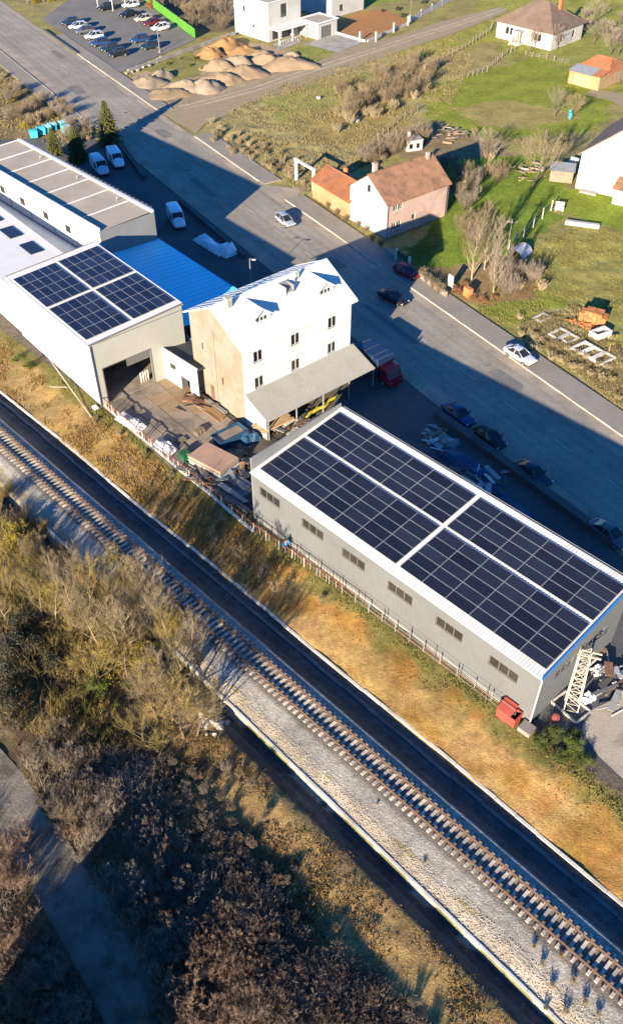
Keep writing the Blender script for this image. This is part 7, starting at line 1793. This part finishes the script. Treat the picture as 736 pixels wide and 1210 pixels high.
# dense thicket below the drain: many shrubs and a mass of fine dead stems
rsh = random.Random(77)
TH = [(150, 885), (240, 885), (290, 915), (330, 985), (365, 1060), (420, 1110), (520, 1215), (540, 1260), (200, 1260), (170, 1140), (120, 1050), (60, 950), (30, 905), (90, 880)]
THW = [tuple(G(*p))[:2] for p in TH]
kinds_ = [('shrub', 0), ('shrub', 1), ('shrub', 2), ('shrub', 3), ('shrub', 4)]
cnt = 0
while cnt < 84:
    x, y = rsh.uniform(30, 540), rsh.uniform(885, 1250); p = G(x, y)
    if not inpoly([p.x], [p.y], THW)[0]: continue
    k = rsh.choice(kinds_); cnt += 1
    where = 'in the dense thicket between lower road and drain'
    plant(k, (x, y), ADJ[k] + ' bare shrub ' + where, 'shrub', 'bare shrubs of the dense thicket', rsh.uniform(.6, 1.0))
def stems(name, label, n, m, poly, hlo, hhi, seed, w=.014):
    rs = np.random.RandomState(seed); W_ = np.array([tuple(G(*p))[:2] for p in poly]); lo, hi = W_.min(0), W_.max(0)
    X = rs.uniform(lo[0], hi[0], n); Y = rs.uniform(lo[1], hi[1], n); k = inpoly(X, Y, W_) & ~inpoly(X, Y, [tuple(G(*p))[:2] for p in LROAD]) & (fbm(X * .35, Y * .35) + rs.uniform(-.1, .1, n) > .40)
    X, Y = X[k], Y[k]; N = X * RAIL.n.x + Y * RAIL.n.y; U = X * RAIL.u.x + Y * RAIL.u.y
    h = rs.uniform(hlo, hhi, len(X)) * (.6 + .8 * fbm(X * .5 + 3, Y * .5)); h = np.where(U > -46, np.minimum(h, np.maximum(.12, (19.2 - N) * .3)), h)
    Z = gzv(X, Y) - .05; P0 = np.stack([X, Y, Z], -1)
    def rib(P, D, L, w_):
        q = len(P); a = rs.normal(0, 1, (q, 3)); s_ = np.cross(D, a); s_ /= np.linalg.norm(s_, axis=1)[:, None]; s_ = s_ * w_
        T = P + D * L[:, None]; V = np.stack([P - s_, P + s_, T + s_ * .3, T - s_ * .3], 1); return V.reshape(-1, 3), T
    D = rs.normal(0, .35, (len(X), 3)); D[:, 2] = 1; D /= np.linalg.norm(D, axis=1)[:, None]
    out = []; V, T = rib(P0, D, h, w); out.append(V)
    for t in (.35, .5, .65, .8, .95):
        d = D + rs.normal(0, .45, D.shape); d /= np.linalg.norm(d, axis=1)[:, None]
        V, _ = rib(P0 + D * (h * t)[:, None], d, h * rs.uniform(.25, .55, len(h)), w * .7); out.append(V)
    V = np.concatenate(out); o = link(name, np_mesh(name, V, np.arange(len(V)).reshape(-1, 4), m)); o['kind'] = 'stuff'; tag(o, label, 'undergrowth')
stems('thicket_stems', 'dense grey brown dead stems filling the thicket below the drain', 24000, 'twig_grey', TH, .5, 1.6, 31)
stems('thicket_stems', 'reddish dead bramble stems in the lower thicket', 12000, 'twig_red', [(230, 1040), (330, 1060), (420, 1130), (520, 1215), (540, 1260), (230, 1260)], .5, 1.4, 32)
stems('thicket_stems', 'golden dead stems among the bare trees beside the track', 26000, 'twig_gold', [(-20, 590), (40, 610), (120, 690), (200, 745), (250, 830), (240, 890), (120, 890), (20, 860), (-20, 800)], .5, 1.7, 33)
stems('thicket_stems', 'dark dead stems beyond the lower road', 9000, 'twig_grey', [(-30, 930), (0, 985), (55, 1080), (105, 1170), (150, 1260), (-40, 1260)], .4, 1.3, 34)
# broken concrete tipped below the drain wall
random.seed(5)
for k in range(16):
    p = G(248 + random.gauss(0, 9), 852 + random.gauss(0, 7)); o = link('rubble_block', ROCKS[k % 5], None, (p.x, p.y, gz(p.x, p.y) + .1), (random.random(), random.random(), random.uniform(0, 6)), random.uniform(.18, .42)); o.material_slots[0].link = 'OBJECT'; o.material_slots[0].material = MT['concrete']
    tag(o, 'pale broken concrete lump tipped below the drain wall', 'rubble', 'broken concrete below the drain wall')
